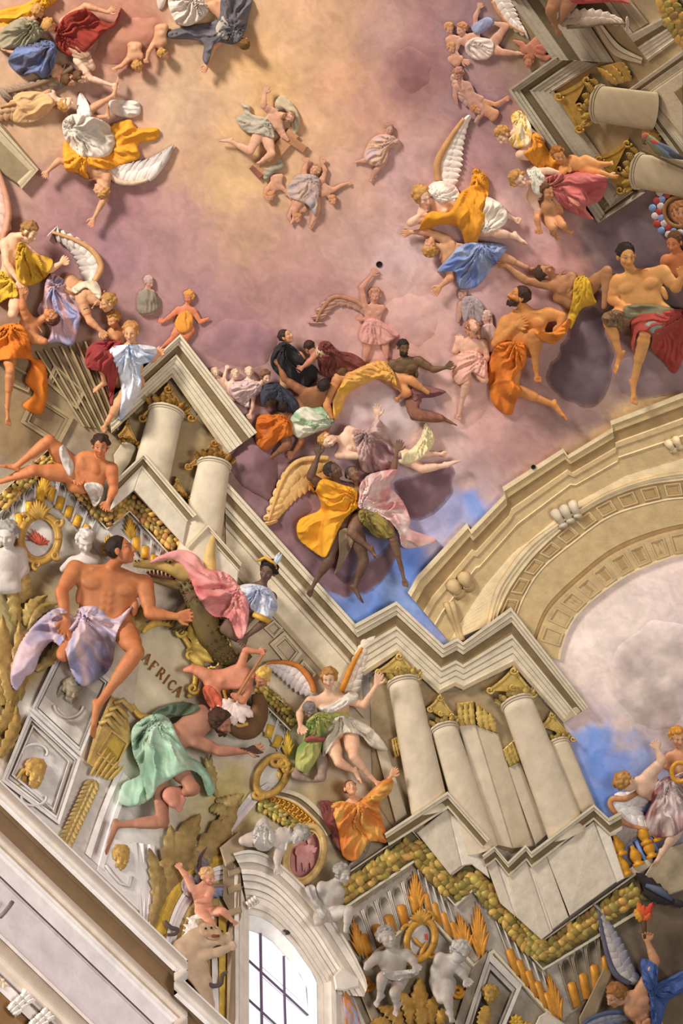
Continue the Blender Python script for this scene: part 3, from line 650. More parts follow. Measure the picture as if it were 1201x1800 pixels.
def skycol(X, Y):
    wx = (fbm(X/46, Y/46, 21, 4)-.5)*70; wy = (fbm(X/46+31, Y/46, 22, 4)-.5)*70
    x = (X+wx).ravel(); y = (Y+wy).ravel(); num = np.zeros((len(x), 3)); den = np.zeros(len(x))
    for p, c in zip(SK, SKC): w = 1/((x-p[0])**2+(y-p[1])**2+220.)**1.7; num += w[:, None]*c; den += w
    c = num/den[:, None]; b = fbm(x/9+y/30, y/9-x/30, 5, 4); g = fbm(x/70, y/70, 9, 5); c = c*(1+.34*(b-.5)+.36*(g-.5))[:, None]; return c
WIN = np.array([(437, 1607), (460, 1613), (483, 1627), (517, 1663), (547, 1707), (557, 1727), (558, 1830), (437, 1830)], float)
gx = np.r_[np.arange(-500, -10, 24.), np.arange(-10, 1212, 4.), np.arange(1216, 1700, 24.)]; gy = np.r_[np.arange(-420, -10, 24.), np.arange(-10, 1812, 4.), np.arange(1816, 2300, 24.)]
X, Y = np.meshgrid(gx, gy); idx = np.arange(X.size).reshape(X.shape)
sd = sdpoly(X, Y, WIN); keep = ~((sd[:-1, :-1] < 15) & (sd[1:, 1:] < 15) & (sd[1:, :-1] < 15) & (sd[:-1, 1:] < 15))
q = np.stack([idx[:-1, :-1], idx[1:, :-1], idx[1:, 1:], idx[:-1, 1:]], -1)[keep]
V = np.stack([X.ravel(), Y.ravel(), np.zeros(X.size)], 1); z = world(V)[:, 2]
emit('ceiling', V, q, skycol(X, Y), 'fresco', label='painted barrel vault with mauve clouds, golden glow and blue sky', kind='structure')
# ---------------------------------------------------------------- architecture
LT, MD, DK = (208, 194, 166), (182, 162, 128), (128, 106, 72)  # DK: stone darkened in coves and recesses, shade painted as colour
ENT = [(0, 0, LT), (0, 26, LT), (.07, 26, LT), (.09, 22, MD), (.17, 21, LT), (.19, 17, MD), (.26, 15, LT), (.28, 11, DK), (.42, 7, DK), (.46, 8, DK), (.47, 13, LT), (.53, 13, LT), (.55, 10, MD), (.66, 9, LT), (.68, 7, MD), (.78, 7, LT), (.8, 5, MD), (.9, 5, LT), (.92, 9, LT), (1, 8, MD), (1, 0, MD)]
# recessed long entablature, the projecting bay in front of it, the end wall's stepped entablature
moulding('trim_1', [(395, 842), (628, 1100)], [(398, 992), (640, 1262)], [(0, 0, LT), (0, 24, LT), (.05, 24, LT), (.06, 20, MD), (.13, 19, LT), (.15, 15, DK), (.24, 10, DK), (.26, 15, LT), (.32, 15, LT), (.34, 11, MD), (.40, 10, LT), (.42, 7, DK), (.5, 6, DK), (.52, 9, LT), (.56, 7, LT), (.58, 4, MD), (.9, 4, (214, 198, 168)), (.92, 7, LT), (1, 6, MD), (1, 0, MD)], kind='structure', label='recessed painted stone entablature running down to the blue corner')
moulding('trim_2', [(195, 700), (317, 587), (452, 760)], [(195, 762), (302, 663), (398, 800)], [(t, d+14, c) for t, d, c in ENT], kind='structure', label='peaked painted cornice above the two gilded columns')
moulding('trim_3', [(624, 1097), (697, 1057), (780, 1134), (804, 1121), (814, 1129), (898, 1067), (1035, 1243)], [(640, 1188), (697, 1150), (772, 1220), (800, 1206), (815, 1213), (903, 1170), (992, 1271)], [(t, d+10, c) for t, d, c in ENT], kind='structure', label='stepped painted cornice above the four columns at the end wall')
slab('trim_4', [(1035, 1243), (992, 1271), (1000, 1250), (1022, 1236)], 20, MD, kind='structure', label='end return of the stepped cornice')
# opposite side, top of the frame
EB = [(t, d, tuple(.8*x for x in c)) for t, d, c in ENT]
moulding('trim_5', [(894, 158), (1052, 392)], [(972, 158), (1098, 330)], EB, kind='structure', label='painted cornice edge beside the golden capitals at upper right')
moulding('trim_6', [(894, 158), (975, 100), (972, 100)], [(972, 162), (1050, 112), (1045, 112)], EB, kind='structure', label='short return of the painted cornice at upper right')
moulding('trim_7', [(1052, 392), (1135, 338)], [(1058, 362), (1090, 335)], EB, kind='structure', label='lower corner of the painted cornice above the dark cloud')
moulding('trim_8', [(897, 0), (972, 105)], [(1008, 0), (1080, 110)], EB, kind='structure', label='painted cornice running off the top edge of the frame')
moulding('trim_9', [(1104, 158), (1201, 88)], [(1140, 166), (1201, 124)], ENT, kind='structure', label='light pedestal cornice above the upper right columns')
moulding('trim_10', [(1104, 158), (1201, 292)], [(1140, 166), (1201, 240)], ENT, kind='structure', label='light pedestal cornice in front of the upper right columns')
slab('trim_11', [(1140, 166), (1201, 124), (1201, 240)], 20, (198, 180, 146), kind='structure', label='light pedestal block cut by the right edge')
slab('trim_12', [(1185, 162), (1201, 150), (1201, 185)], 24, DK, kind='structure', label='dark sunk field of the pedestal block at the right edge')
moulding('trim_13', [(1105, 62), (1162, 32)], [(1140, 108), (1201, 62)], ENT, kind='structure', label='small moulded bracket under the top right garland')
moulding('trim_14', [(1060, 0), (1105, 62)], [(1108, 0), (1140, 40)], [(0, 0, MD), (0, 10, MD), (.2, 10, LT), (.25, 5, DK), (.6, 5, MD), (.65, 9, LT), (1, 9, MD), (1, 0, MD)], kind='structure', label='moulded painted console cut by the top edge')
pf = lambda nm, pts, w, col, lab: moulding(nm, [(p[0]-w/2, p[1]) for p in pts], [(p[0]+w/2, p[1]) for p in pts], [(0, 0, col), (0, 9, col), (.4, 12, col), (.6, 7, DK), (.8, 11, col), (1, 0, col)], kind='structure', label=lab)
def arc(A, n=40): return along(A, n)
moulding('trim_15', arc([(1060, 45), (1090, 80), (1130, 102)]), arc([(1045, 45), (1078, 95), (1128, 112)]), [(0, 0, MD), (0, 9, MD), (.4, 9, LT), (.5, 5, DK), (1, 8, MD), (1, 0, MD)], k=1, kind='structure', label='curved painted scroll moulding at upper right')

# the great painted arch
AO = [(717, 1042), (733, 1013), (821, 919), (827, 931), (888, 868), (883, 856), (990, 788), (998, 800), (1077, 752), (1073, 740), (1201, 690)]
ar = thing('arch', 'great ochre coffered arch with stepped pediment over the end wall', 'arch', (1000, 900))
OC, OCL, OCD = (198, 170, 122), (222, 200, 158), (160, 130, 86)  # OCD: ochre darkened for the painted shade of coves and recesses
a0 = resample(AO, 60); ext0 = arc([(856, 1100), (868, 1050), (883, 1017), (933, 954), (1017, 896), (1075, 863), (1140, 840), (1201, 829), (1260, 825)], 60)
a1 = arc([(873, 1100), (879, 1071), (908, 1017), (958, 958), (1034, 896), (1117, 858), (1201, 844), (1260, 842)], 60)
a2 = arc([(902, 1100), (917, 1054), (950, 1000), (1009, 950), (1075, 904), (1159, 879), (1210, 873), (1260, 872)], 60)
a3 = arc([(938, 1150), (946, 1117), (967, 1071), (1017, 1021), (1075, 975), (1138, 946), (1201, 929), (1260, 925)], 60)
a4 = arc([(985, 1160), (988, 1142), (1004, 1100), (1034, 1063), (1096, 1017), (1159, 988), (1201, 977), (1260, 970)], 60)
b0 = np.array(AO, float)
base = np.array([(790, 1128), (800, 1110), (845, 1040), (852, 1030), (905, 968), (925, 955), (1010, 885), (1020, 880), (1090, 842), (1095, 838), (1201, 806)], float)
moulding('pediment', b0, base, [(0, 0, OC), (0, 22, OCL), (.08, 22, OCL), (.1, 17, OC), (.2, 16, OC), (.22, 12, OCD), (.38, 8, OCD), (.4, 13, OCL), (.48, 13, OC), (.5, 9, OC), (.64, 8, OC), (.66, 11, OCL), (.72, 7, OC), (1, 5, OC), (1, 0, OC)], ar, k=6)
bs2 = resample(base, 60)
moulding('spandrel', bs2, ext0, [(0, 0, OC), (0, 7, OCL), (1, 7, (220, 198, 156)), (1, 0, OC)], ar, k=1)
moulding('archivolt', ext0, a1, [(0, 0, OCL), (0, 14, OCL), (.3, 14, OCL), (.34, 11, OC), (.6, 11, OCL), (.64, 8, OC), (1, 8, OCL), (1, 0, OC)], ar, k=1)
moulding('soffit_band', a1, a2, [(0, 0, OCD), (0, 4, OCD), (1, 3, (176, 148, 102)), (1, 0, OC)], ar, k=1)
moulding('soffit', a2, a3, [(0, 0, OC), (0, 4, OCL), (.05, 5, OCL), (.08, 3, OC), (.86, 2, OC), (.88, 1, OCD), (1, 1, OCD), (1, 0, OC)], ar, k=1)
moulding('inner_band', a3, a4, [(0, 0, OC), (0, 7, OC), (.92, 7, (198, 170, 122)), (.94, 9, OCL), (1, 9, OCL), (1, 0, OC)], ar, k=1)
def at2(A, B, u, v):
    t = np.linspace(0, 1, len(A)); f = lambda L: np.array([np.interp(u, t, L[:, 0]), np.interp(u, t, L[:, 1])]); return f(A)*(1-v)+f(B)*v
for A, B, n, u0, u1, dd in ((a1, a2, 11, .03, .97, 4), (a3, a4, 10, .05, .97, 7)):
    for i in range(n):
        p, r = u0+(u1-u0)*(i+.14)/n, u0+(u1-u0)*(i+.86)/n
        Q = [at2(A, B, p, .12), at2(A, B, r, .12), at2(A, B, r, .88), at2(A, B, p, .88)]
        frame_panel('coffer', Q, ar, (OC, OCD, (176, 144, 94)), dd+3, .5, recess=dd-1)
# keystone console and small brackets on the pediment
def console(nm, q, col, par, d=16, rolls=3):
    q = np.array(q, float); ps = []
    for j in range(rolls):
        a = q[0]+(q[1]-q[0])*(j+.5)/rolls; b = q[3]+(q[2]-q[3])*(j+.5)/rolls; w = np.linalg.norm(q[1]-q[0])/rolls*.5; P = [(*(a+(b-a)*t), d+6*math.sin(t*6)) for t in np.linspace(0, 1, 9)]; V, Fc = tubev(P, [w*1.1, w*.9, w*.8, w], 8); ps.append((V, Fc, shade(V, col, .1)))
    V, Fc, C = join(ps); return emit(nm, V, Fc, C, 'stone', par)
console('keystone', [(968, 905), (1015, 882), (1022, 905), (985, 930)], (206, 190, 162), ar)
console('bracket', [(786, 1035), (826, 1008), (834, 1026), (800, 1052)], OC, ar, 14, 2)
console('bracket', [(780, 1062), (800, 1058), (815, 1125), (808, 1128)], OC, ar, 12, 2)
console('bracket', [(1168, 782), (1195, 770), (1200, 784), (1180, 796)], OCL, ar, 12, 2)
# columns: left pair, end wall group, upper right pair
GR = (204, 172, 92)
def column(lab, top, bot, r0, r1, cor, up, col, gold=GR, d=8, grp='painted columns'):
    o = thing('column', lab, 'column', bot, grp, 'thing'); shaft(o, top, bot, r0, r1, col, base=d); capital(o, top, r0, up, cor, gold, d); return o
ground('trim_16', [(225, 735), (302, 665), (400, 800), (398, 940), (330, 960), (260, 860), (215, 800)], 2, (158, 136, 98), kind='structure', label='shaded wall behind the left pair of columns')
CL = (204, 188, 160)
column('pale column with golden capital under the peaked cornice', (293, 722), (262, 850), 30, 34, [(296, 673), (240, 738), (292, 728), (347, 738)], (.25, -1), CL, (164, 118, 46))
column('pale column with golden capital whose foot sits behind the curved tusk', (377, 815), (345, 992), 28, 39, [(380, 769), (322, 824), (372, 814), (405, 800)], (.17, -1), CL, (164, 118, 46))
CR = (206, 188, 160)
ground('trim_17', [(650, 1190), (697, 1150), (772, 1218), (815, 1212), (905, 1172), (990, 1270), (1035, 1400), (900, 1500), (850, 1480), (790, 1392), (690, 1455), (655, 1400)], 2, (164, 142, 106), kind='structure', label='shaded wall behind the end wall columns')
def pil(lab, q, col, cap=None, d=12):
    o = thing('pilaster', lab, 'pilaster', q[2], 'painted pilasters', 'thing'); slab('shaft', q, d, col, 'marble', o, 1.5)
    if cap:
        c = np.array(cap, float); m = c.mean(0); k = slab('capital', cap, d+5, GR, 'gold', o, 2)
        for j in range(3):
            a = c[-1]*(1-(j+.5)/3)+c[-2]*(j+.5)/3 if len(c) == 4 else m; b = c[0]*(1-(j+.5)/3)+c[1]*(j+.5)/3; V, Fc = leafv((*a, d+8), (*b, d+10), np.linalg.norm(c[1]-c[0])/2.6, 3, 4, 3, n=8); emit('leaf', V, Fc, shade(V, GR, .3, 5), 'gold', k)
    return o
pil('pale pilaster strip just right of the lady in orange', [(662, 1318), (678, 1308), (716, 1432), (696, 1446)], (200, 184, 156), [(688, 1300), (700, 1294), (708, 1326), (694, 1332)])
pil('pale pilaster behind the second end wall column', [(806, 1272), (836, 1274), (902, 1492), (866, 1484)], (212, 194, 166), [(804, 1236), (832, 1232), (836, 1274), (806, 1276)])
pil('grey pilaster between the second and third end wall columns', [(836, 1274), (876, 1290), (938, 1488), (902, 1492)], (196, 178, 148), [(836, 1234), (866, 1256), (876, 1288), (840, 1276)], 9)
pil('narrow pilaster with low gold capital behind the third column', [(893, 1350), (914, 1338), (964, 1466), (942, 1486)], (204, 186, 158), [(884, 1318), (904, 1300), (916, 1336), (896, 1348)], 8)
pil('narrow pilaster behind the left column under the peaked cornice', [(200, 800), (220, 770), (240, 786), (228, 815), (205, 845)], (196, 180, 150))
capital(thing('gilded_capital', 'small gold capital left of the left pair of columns', 'capital', (228, 762), 'half hidden gold capitals'), (228, 785), 16, (.2, -1), [(224, 738), (206, 765), (228, 775), (250, 790)], (168, 124, 50), 6)
capital(thing('gilded_capital', 'small gold capital between the left pair of columns', 'capital', (320, 862), 'half hidden gold capitals'), (320, 880), 16, (.2, -1), [(310, 838), (302, 856), (322, 872), (338, 884)], (168, 124, 50), 6)
column('second column from the left of the end wall group', (780, 1279), (848, 1492), 23, 30, [(774, 1218), (748, 1246), (776, 1262), (803, 1262)], (-.25, -1), CR, d=10)
column('small half hidden column at the far edge of the end wall', (980, 1306), (1034, 1444), 20, 24, [(968, 1250), (948, 1276), (985, 1290), (1014, 1303)], (-.3, -1), (210, 190, 158), d=4)
column('tallest near column of the end wall group with golden capital', (709, 1198), (756, 1424), 27, 34, [(703, 1144), (656, 1182), (702, 1186), (743, 1193)], (-.2, -1), CR, d=14)
column('third large column of the end wall beneath the stepped cornice', (909, 1234), (998, 1466), 28, 35, [(904, 1169), (852, 1215), (904, 1218), (946, 1223)], (-.33, -1), CR, d=16)
column('upper right painted column near the cornice corner', (1050, 182), (1150, 196), 32, 34, [(1036, 130), (972, 165), (1018, 238), (1048, 212), (1010, 180)], (-1, -.15), (176, 158, 124), (172, 134, 56), grp='upper right columns')
column('lower of the two painted columns at the upper right edge', (1120, 300), (1230, 318), 30, 34, [(1106, 242), (1045, 275), (1090, 345), (1116, 330), (1078, 300)], (-1, -.15), (182, 164, 130), (172, 134, 56), grp='upper right columns')
for lab, p in (('gold pilaster capital touching the upper right column', [(1050, 118), (1092, 108), (1108, 142), (1085, 148)]), ('gold pilaster capital above the green parrot', [(1130, 226), (1145, 224), (1160, 250), (1140, 248)])):
    o = thing('gilded_capital', lab, 'capital', p[0]); c = slab('capital', p, 16, (172, 134, 56), 'gold', o, 2)
    for j in range(3):
        a = np.array(p[3], float)*(1-j/2)+np.array(p[2], float)*j/2; b = np.array(p[0], float)*(1-j/2)+np.array(p[1], float)*j/2; V, Fc = leafv((*a, 18), (*b, 20), 14, 3, 4, 3, n=8); emit('leaf', V, Fc, shade(V, (172, 132, 52), .3, 5), 'gold', c)

# pedestals
PC = [(0, 0, LT), (0, 22, LT), (.18, 22, LT), (.22, 17, MD), (.4, 16, LT), (.46, 10, DK), (.8, 7, DK), (.85, 11, LT), (1, 10, LT), (1, 0, MD)]
moulding('trim_18', [(200, 846), (253, 796), (346, 905)], [(205, 868), (249, 822), (328, 917)], [(t, d+36, c) for t, d, c in PC], kind='structure', label='pedestal cornice below the left pair of columns')
slab('trim_19', [(249, 821), (236, 862, ), (191, 900), (204, 866)], 46, (214, 204, 182), kind='structure', label='left face of the left pedestal painted paler as lit')  # lit side of the block, paler by colour than the right face
slab('trim_20', [(249, 821), (330, 918), (322, 958), (236, 862)], 46, (206, 194, 170), kind='structure', label='right face of the left pedestal')  # same stone, darker by colour as the shaded side
moulding('trim_21', [(330, 960), (366, 922), (425, 990)], [(336, 978), (366, 944), (420, 1004)], [(t, d+30, c) for t, d, c in PC], kind='structure', label='small pedestal cornice behind the tusk')
slab('trim_22', [(336, 976), (366, 944), (420, 1003), (415, 1040), (350, 1010)], 36, (210, 198, 176), kind='structure', label='small pedestal behind the tusk')
moulding('trim_23', [(676, 1465), (787, 1391), (861, 1475)], [(684, 1487), (788, 1421), (848, 1490)], [(t, d+34, c) for t, d, c in PC], kind='structure', label='pedestal cornice under the two left end wall columns')
slab('trim_24', [(733, 1464), (788, 1420), (813, 1522), (792, 1538)], 30, (204, 188, 164), kind='structure', label='left face of the end wall pedestal')  # same stone as the right face, darkened as the shaded side
slab('trim_25', [(788, 1420), (848, 1489), (862, 1545), (830, 1520), (813, 1522)], 30, (226, 212, 192), kind='structure', label='right face of the end wall pedestal painted paler as lit')  # lit side of the block, its light put into the colour
moulding('trim_26', [(848, 1503), (869, 1487), (893, 1515), (924, 1485), (934, 1497), (1044, 1414), (1070, 1438), (1092, 1426)], [(855, 1524), (872, 1511), (895, 1541), (926, 1512), (935, 1526), (1044, 1441), (1074, 1470), (1094, 1458)], [(t, d+36, c) for t, d, c in PC], kind='structure', label='stepped plinth cornice under the right end wall columns')
PL = ((212, 196, 172), (228, 214, 194))  # one stone in two tones: shaded faces, then faces painted as lit
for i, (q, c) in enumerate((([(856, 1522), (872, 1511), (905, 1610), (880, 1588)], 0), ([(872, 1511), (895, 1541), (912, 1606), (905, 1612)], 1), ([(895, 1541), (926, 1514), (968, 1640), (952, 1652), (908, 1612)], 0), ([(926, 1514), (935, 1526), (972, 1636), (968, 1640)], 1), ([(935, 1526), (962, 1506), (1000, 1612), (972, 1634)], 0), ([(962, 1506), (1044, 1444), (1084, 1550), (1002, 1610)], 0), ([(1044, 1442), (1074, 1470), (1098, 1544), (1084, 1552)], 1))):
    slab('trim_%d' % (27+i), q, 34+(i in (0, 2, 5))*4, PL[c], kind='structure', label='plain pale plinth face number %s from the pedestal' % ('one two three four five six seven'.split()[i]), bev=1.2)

# garland bands
BD = [(0, 0, LT), (0, 16, LT), (.05, 16, LT), (.08, 8, (112, 98, 68)), (.9, 8, (112, 98, 68)), (.92, 15, LT), (1, 15, LT), (1, 0, MD)]
moulding('trim_34', [(600, 1541), (723, 1457), (792, 1538), (826, 1513), (952, 1654), (1120, 1533)], [(600, 1602), (730, 1515), (801, 1594), (831, 1567), (955, 1706), (1135, 1598)], BD, kind='structure', label='dark moulded band carrying the long fruit garland')
garland('long yellow green fruit garland zigzagging below the end wall pedestals', [(598, 1574), (660, 1533), (727, 1486), (762, 1528), (798, 1566), (830, 1541), (890, 1608), (954, 1680), (1000, 1646), (1060, 1605), (1122, 1566)], 38, n=210, col=(178, 148, 74), d=12)
moulding('trim_35', [(-5, 872), (88, 787), (189, 900), (233, 860), (334, 968)], [(-5, 908), (87, 818), (188, 931), (228, 900), (294, 972)], BD, kind='structure', label='dark moulded band carrying the left garland')
garland('gold leaf garland on the zigzag ledge under the reclining youth', [(0, 888), (44, 846), (87, 804), (138, 858), (188, 914), (231, 880), (310, 962)], 27, n=130, col=(186, 148, 78), d=12, seed=2)
moulding('trim_36', [(452, 1196), (532, 1262)], [(448, 1222), (510, 1285)], BD, kind='structure', label='dark band carrying the short garland by the torch putto')
garland('short green gold garland behind the torch putto', [(452, 1204), (490, 1236), (520, 1270)], 24, n=34, col=(172, 148, 76), d=12, seed=3)
garland('thick yellow fruit garland in the top right corner', [(1168, -6), (1180, 22), (1196, 50), (1215, 75)], 40, n=26, col=(172, 138, 60), d=12, seed=4)
# fluted friezes
fr = thing('fluted_frieze', 'grey fluted frieze with orange rods beneath the long fruit garland', 'frieze', (745, 1600), kind='thing')
ground('backing', [(606, 1606), (730, 1522), (800, 1598), (832, 1572), (954, 1708), (1078, 1620), (1076, 1722), (990, 1796), (868, 1672), (836, 1694), (746, 1600), (640, 1692)], 1.2, (178, 166, 150), 'stone', fr)
flutes('flute', '', [(612, 1612), (730, 1530)], [(640, 1690), (745, 1598)], 5, fr)
flutes('flute', '', [(733, 1524), (800, 1598)], [(748, 1598), (836, 1694)], 5, fr, skip=(4,))
flutes('flute', '', [(834, 1572), (953, 1706)], [(872, 1668), (984, 1800)], 7, fr, skip=(0, 1))
flutes('flute', '', [(957, 1708), (1075, 1622)], [(990, 1790), (1075, 1722)], 5, fr, skip=(0,), stone=(140, 126, 104), dark=(84, 72, 54))
moulding('rail', [(637, 1690), (746, 1597), (834, 1694), (868, 1668), (990, 1805)], [(640, 1700), (746, 1607), (834, 1706), (869, 1680), (986, 1812)], [(0, 0, LT), (0, 14, LT), (.6, 14, LT), (1, 8, MD), (1, 0, MD)], fr)
for b, t, w in (((735, 1602), (728, 1530), 34), ((822, 1678), (806, 1602), 34), ((846, 1682), (838, 1584), 36), ((636, 1680), (620, 1612), 26), ((985, 1792), (962, 1706), 30)): palmette(fr, b, t, w, 9, (204, 138, 50))
f2 = thing('fluted_frieze', 'white fluted frieze with gold rods beneath the left garland', 'frieze', (100, 870), kind='thing')
W1 = (208, 202, 194)
ground('backing', [(-4, 902), (86, 822), (188, 934), (230, 902), (290, 968), (278, 1002), (232, 964), (188, 985), (78, 874), (-4, 970)], 1.2, (200, 194, 186), 'stone', f2)
flutes('flute', '', [(0, 906), (84, 826)], [(10, 962), (78, 872)], 4, f2, stone=W1, fill=(214, 160, 48))
flutes('flute', '', [(90, 824), (186, 932)], [(80, 872), (170, 962)], 6, f2, stone=W1, fill=(214, 160, 48), skip=(5,))
flutes('flute', '', [(232, 908), (284, 966)], [(232, 962), (276, 1000)], 3, f2, stone=W1, fill=(214, 160, 48))
for b, t, w in (((74, 872), (82, 826), 30), ((232, 948), (226, 904), 24), ((186, 978), (192, 936), 24)): palmette(f2, b, t, w, 9, (206, 158, 52))
f3 = thing('fluted_frieze', 'small fluted frieze with gold rods left of the green robed figure', 'frieze', (480, 1290), kind='thing')
flutes('flute', '', [(455, 1222), (508, 1282)], [(452, 1270), (490, 1322)], 3, f3, stone=W1, fill=(214, 170, 60)); palmette(f3, (506, 1328), (506, 1282), 24, 7, (204, 164, 60))
# ---------------------------------------------------------------- the built cornice of the left wall, the window, its hood
WH, MV, BR = (226, 218, 214), (204, 190, 192), (150, 122, 92)  # BR: brown shadow under the cornice mouldings, put in as colour
k0 = np.array([(-60, 1313), (330, 1687)], float); dirc = np.array([.72, .69]); off = lambda p, x: (p[0], p[1]+x)
def crow(y): return [(-60, 1313+y), (330-y*.0, 1687+y), (306, 1706+y), (450, 1840+y)]
def croll(nm, y0, y1, prof, par, lab=None): return moulding(nm, crow(y0), crow(y1), prof, par, 'marble', 10)
co = thing('cornice', 'white and brown built cornice stepping down across the lower left corner', 'cornice', (150, 1600), kind='structure')
rl = lambda a, b, d0, d1, c, n=9: [(a+(b-a)*i/n, d0+(d1-d0)*math.sin(math.pi*i/n), c) for i in range(n+1)]
croll('crown_roll', 0, 44, [(0, 0, WH), (0, 62, (180, 150, 120)), (.1, 62, WH)]+rl(.1, .75, 60, 76, (206, 194, 182))+[(.76, 58, WH), (1, 58, (232, 226, 224)), (1, 40, BR)], co)
croll('soffit', 44, 92, [(0, 40, BR), (.2, 30, (140, 112, 82)), (1, 28, (132, 104, 74)), (1, 0, BR)], co)  # underside shadow painted in browns
croll('ovolo', 90, 128, [(0, 28, BR)]+rl(0, .6, 34, 44, (202, 186, 170))+[(.62, 36, WH), (.74, 36, MD), (.76, 32, WH), (1, 31, WH), (1, 0, WH)], co)
croll('band', 127, 176, [(0, 30, WH), (.2, 26, WH), (.85, 24, (220, 212, 212)), (.87, 19, (120, 98, 92)), (.93, 19, (120, 98, 92)), (.95, 22, MV), (1, 22, MV), (1, 0, WH)], co)
lo = lambda y: [(-60, 1313+y), (262, 1622+y), (450, 1802+y)]
moulding('frieze', lo(176), lo(272), [(0, 18, MV), (.02, 15, MV), (.97, 15, (208, 196, 198)), (1, 17, (196, 150, 130)), (1, 0, MV)], co, 'marble', 10)
moulding('architrave', lo(270), lo(372), [(0, 18, WH), (0, 34, WH), (.08, 34, WH), (.1, 28, (150, 124, 96))]+rl(.12, .62, 24, 46, (206, 188, 170))+[(.63, 26, WH), (.67, 26, MV), (.69, 22, WH), (.74, 22, (120, 100, 90)), (.76, 17, WH), (1, 17, (228, 220, 216)), (1, 0, WH)], co, 'marble', 10)
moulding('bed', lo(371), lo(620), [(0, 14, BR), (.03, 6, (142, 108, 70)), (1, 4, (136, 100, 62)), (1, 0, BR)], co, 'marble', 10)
def modillion(lab, c, ax, w, l):
    o = thing('modillion', lab, 'bracket', c, 'white carved brackets under the cornice'); c = np.array(c, float); ax = _n(ax); s = np.array([-ax[1], ax[0]])
    q = [c-ax*l*.5-s*w*.5, c+ax*l*.5-s*w*.5, c+ax*l*.5+s*w*.5, c-ax*l*.5+s*w*.5]; slab('block', q, 20, (196, 172, 140), 'stone', o, 2)
    for k in range(3):
        for j in range(3):
            f = (j-1)*.32; q0 = c-ax*l*(.5-.3*k)+s*w*f*.6; q1 = q0+ax*l*.42+s*w*f*.7; V, Fc = leafv((*q0, 22+2*k), (*q1, 30+4*k), w*.5, 5, 7, 3, n=12, rib=3); emit('leaf', V, Fc, shade(V, (222, 212, 202), .2, 4), 'marble', o)
    P = []
    for t in np.linspace(0, 1, 12): p = c+ax*(l*.46)+s*w*.5*(1-2*t); P.append((*p, 28+2*math.sin(t*30)))
    V, Fc = tubev(P, 6, 8); emit('scroll', V, Fc, shade(V, (232, 224, 216), .2, 4), 'marble', o)
modillion('upper white carved acanthus bracket under the cornice', (36, 1764), (.72, -.66), 24, 46)
modillion('lower white carved acanthus bracket under the cornice', (72, 1794), (.72, -.66), 24, 46)
def rosette(lab, c, r, col=(206, 186, 158), par=None):
    o = par or thing('rosette', lab, 'rosette', c, 'carved rosettes under the cornice'); c = np.array(c, float)
    for j in range(8):
        a = j*.785; e = c+r*np.array([math.cos(a), math.sin(a)]); V, Fc = leafv((*(c), 14), (*e, 15), r*.7, 5, 4, 0, n=7); emit('petal', V, Fc, shade(V, col, .2, 4), 'stone', o)
    V, Fc = blob((*c, 18), r*.28); emit('bud', V, Fc, col, 'stone', o); return o
rosette('carved stone rosette at the left edge under the cornice', (6, 1722), 17)
rosette('carved stone rosette at the bottom edge under the cornice', (104, 1797), 17)
V, Fc = tubev([(0, 1612, 60), (8, 1604, 66), (16, 1594, 66), (22, 1585, 60)], 4, 8); o = emit('cable', V, Fc, (120, 110, 104), 'marble', None, 'grey cable looped over the cornice at the left edge', 'cable')

# window
wn = thing('window_1', 'tall arched window with white light and slim purple bars', 'window', (500, 1720), kind='structure')
gm = bpy.data.materials.new('lit_glass'); gm.use_nodes = True; b_ = gm.node_tree.nodes['Principled BSDF']; b_.inputs['Base Color'].default_value = (.9, .93, 1, 1); b_.inputs['Roughness'].default_value = .3
b_.inputs['Emission Color'].default_value = (.93, .96, 1, 1); b_.inputs['Emission Strength'].default_value = .75
GT = [(437, 1636), (458, 1643), (478, 1656), (498, 1678), (520, 1702), (537, 1732), (542, 1785), (542, 1840), (437, 1840)]
def pane(poly): 
    P = np.array(poly, float); V = [(*p, -30) for p in P]; emit('pane', V, [tuple(range(len(P)))[::-1]], (235, 240, 255), gm, wn)
def clip(poly, f):
    out = []
    for a, b in zip(poly, poly[1:]+poly[:1]):
        fa, fb = f(a), f(b)
        if fa >= 0: out.append(a)
        if fa*fb < 0: t = fa/(fa-fb); out.append((a[0]+(b[0]-a[0])*t, a[1]+(b[1]-a[1])*t))
    return out
V1 = lambda p: p[0]-(458+(p[1]-1643)*.02); V2 = lambda p: p[0]-(499+(p[1]-1683)*.03)
T1 = lambda p: p[1]-(1688+(p[0]-437)*.92); T2 = lambda p: p[1]-(1757+(p[0]-437)*.92)
neg = lambda f: (lambda p: -f(p))
for fv in ((neg(V1),), (V1, neg(V2)), (V2,)):
    for ft in ((neg(T1),), (T1, neg(T2)), (T2,)):
        P = list(GT)
        for f_ in fv+ft: P = clip(P, f_) if len(P) > 2 else P
        if len(P) > 2: pane(P)
for P, r in (([(458, 1640), (459.5, 1740), (461, 1840)], 2.6), ([(499, 1680), (500.5, 1760), (503, 1840)], 2.4), ([(437, 1688), (498, 1744), (542, 1785)], 2.2), ([(437, 1757), (487, 1803), (530, 1843)], 2.2)):
    V, Fc = tubev([(*p, -24) for p in P], r, 8); emit('glazing_bar', V, Fc, (112, 92, 120), 'marble', wn)
for y in range(1700, 1830, 17):
    V, Fc = tubev([(461, y, -29), (499, y+34, -29), (540, y+70, -29)], .5, 4); emit('lead_line', V, Fc, (190, 190, 205), 'marble', wn)
OUTC = [(437, 1607), (460, 1613), (483, 1627), (517, 1663), (547, 1707), (557, 1727), (558, 1840)]
INC = [(437, 1636), (458, 1643), (478, 1656), (503, 1684), (528, 1714), (540, 1738), (542, 1840)]
A = np.c_[resample(OUTC, 40), np.zeros(40)]; B = np.c_[resample(INC, 40), np.full(40, -32.)]
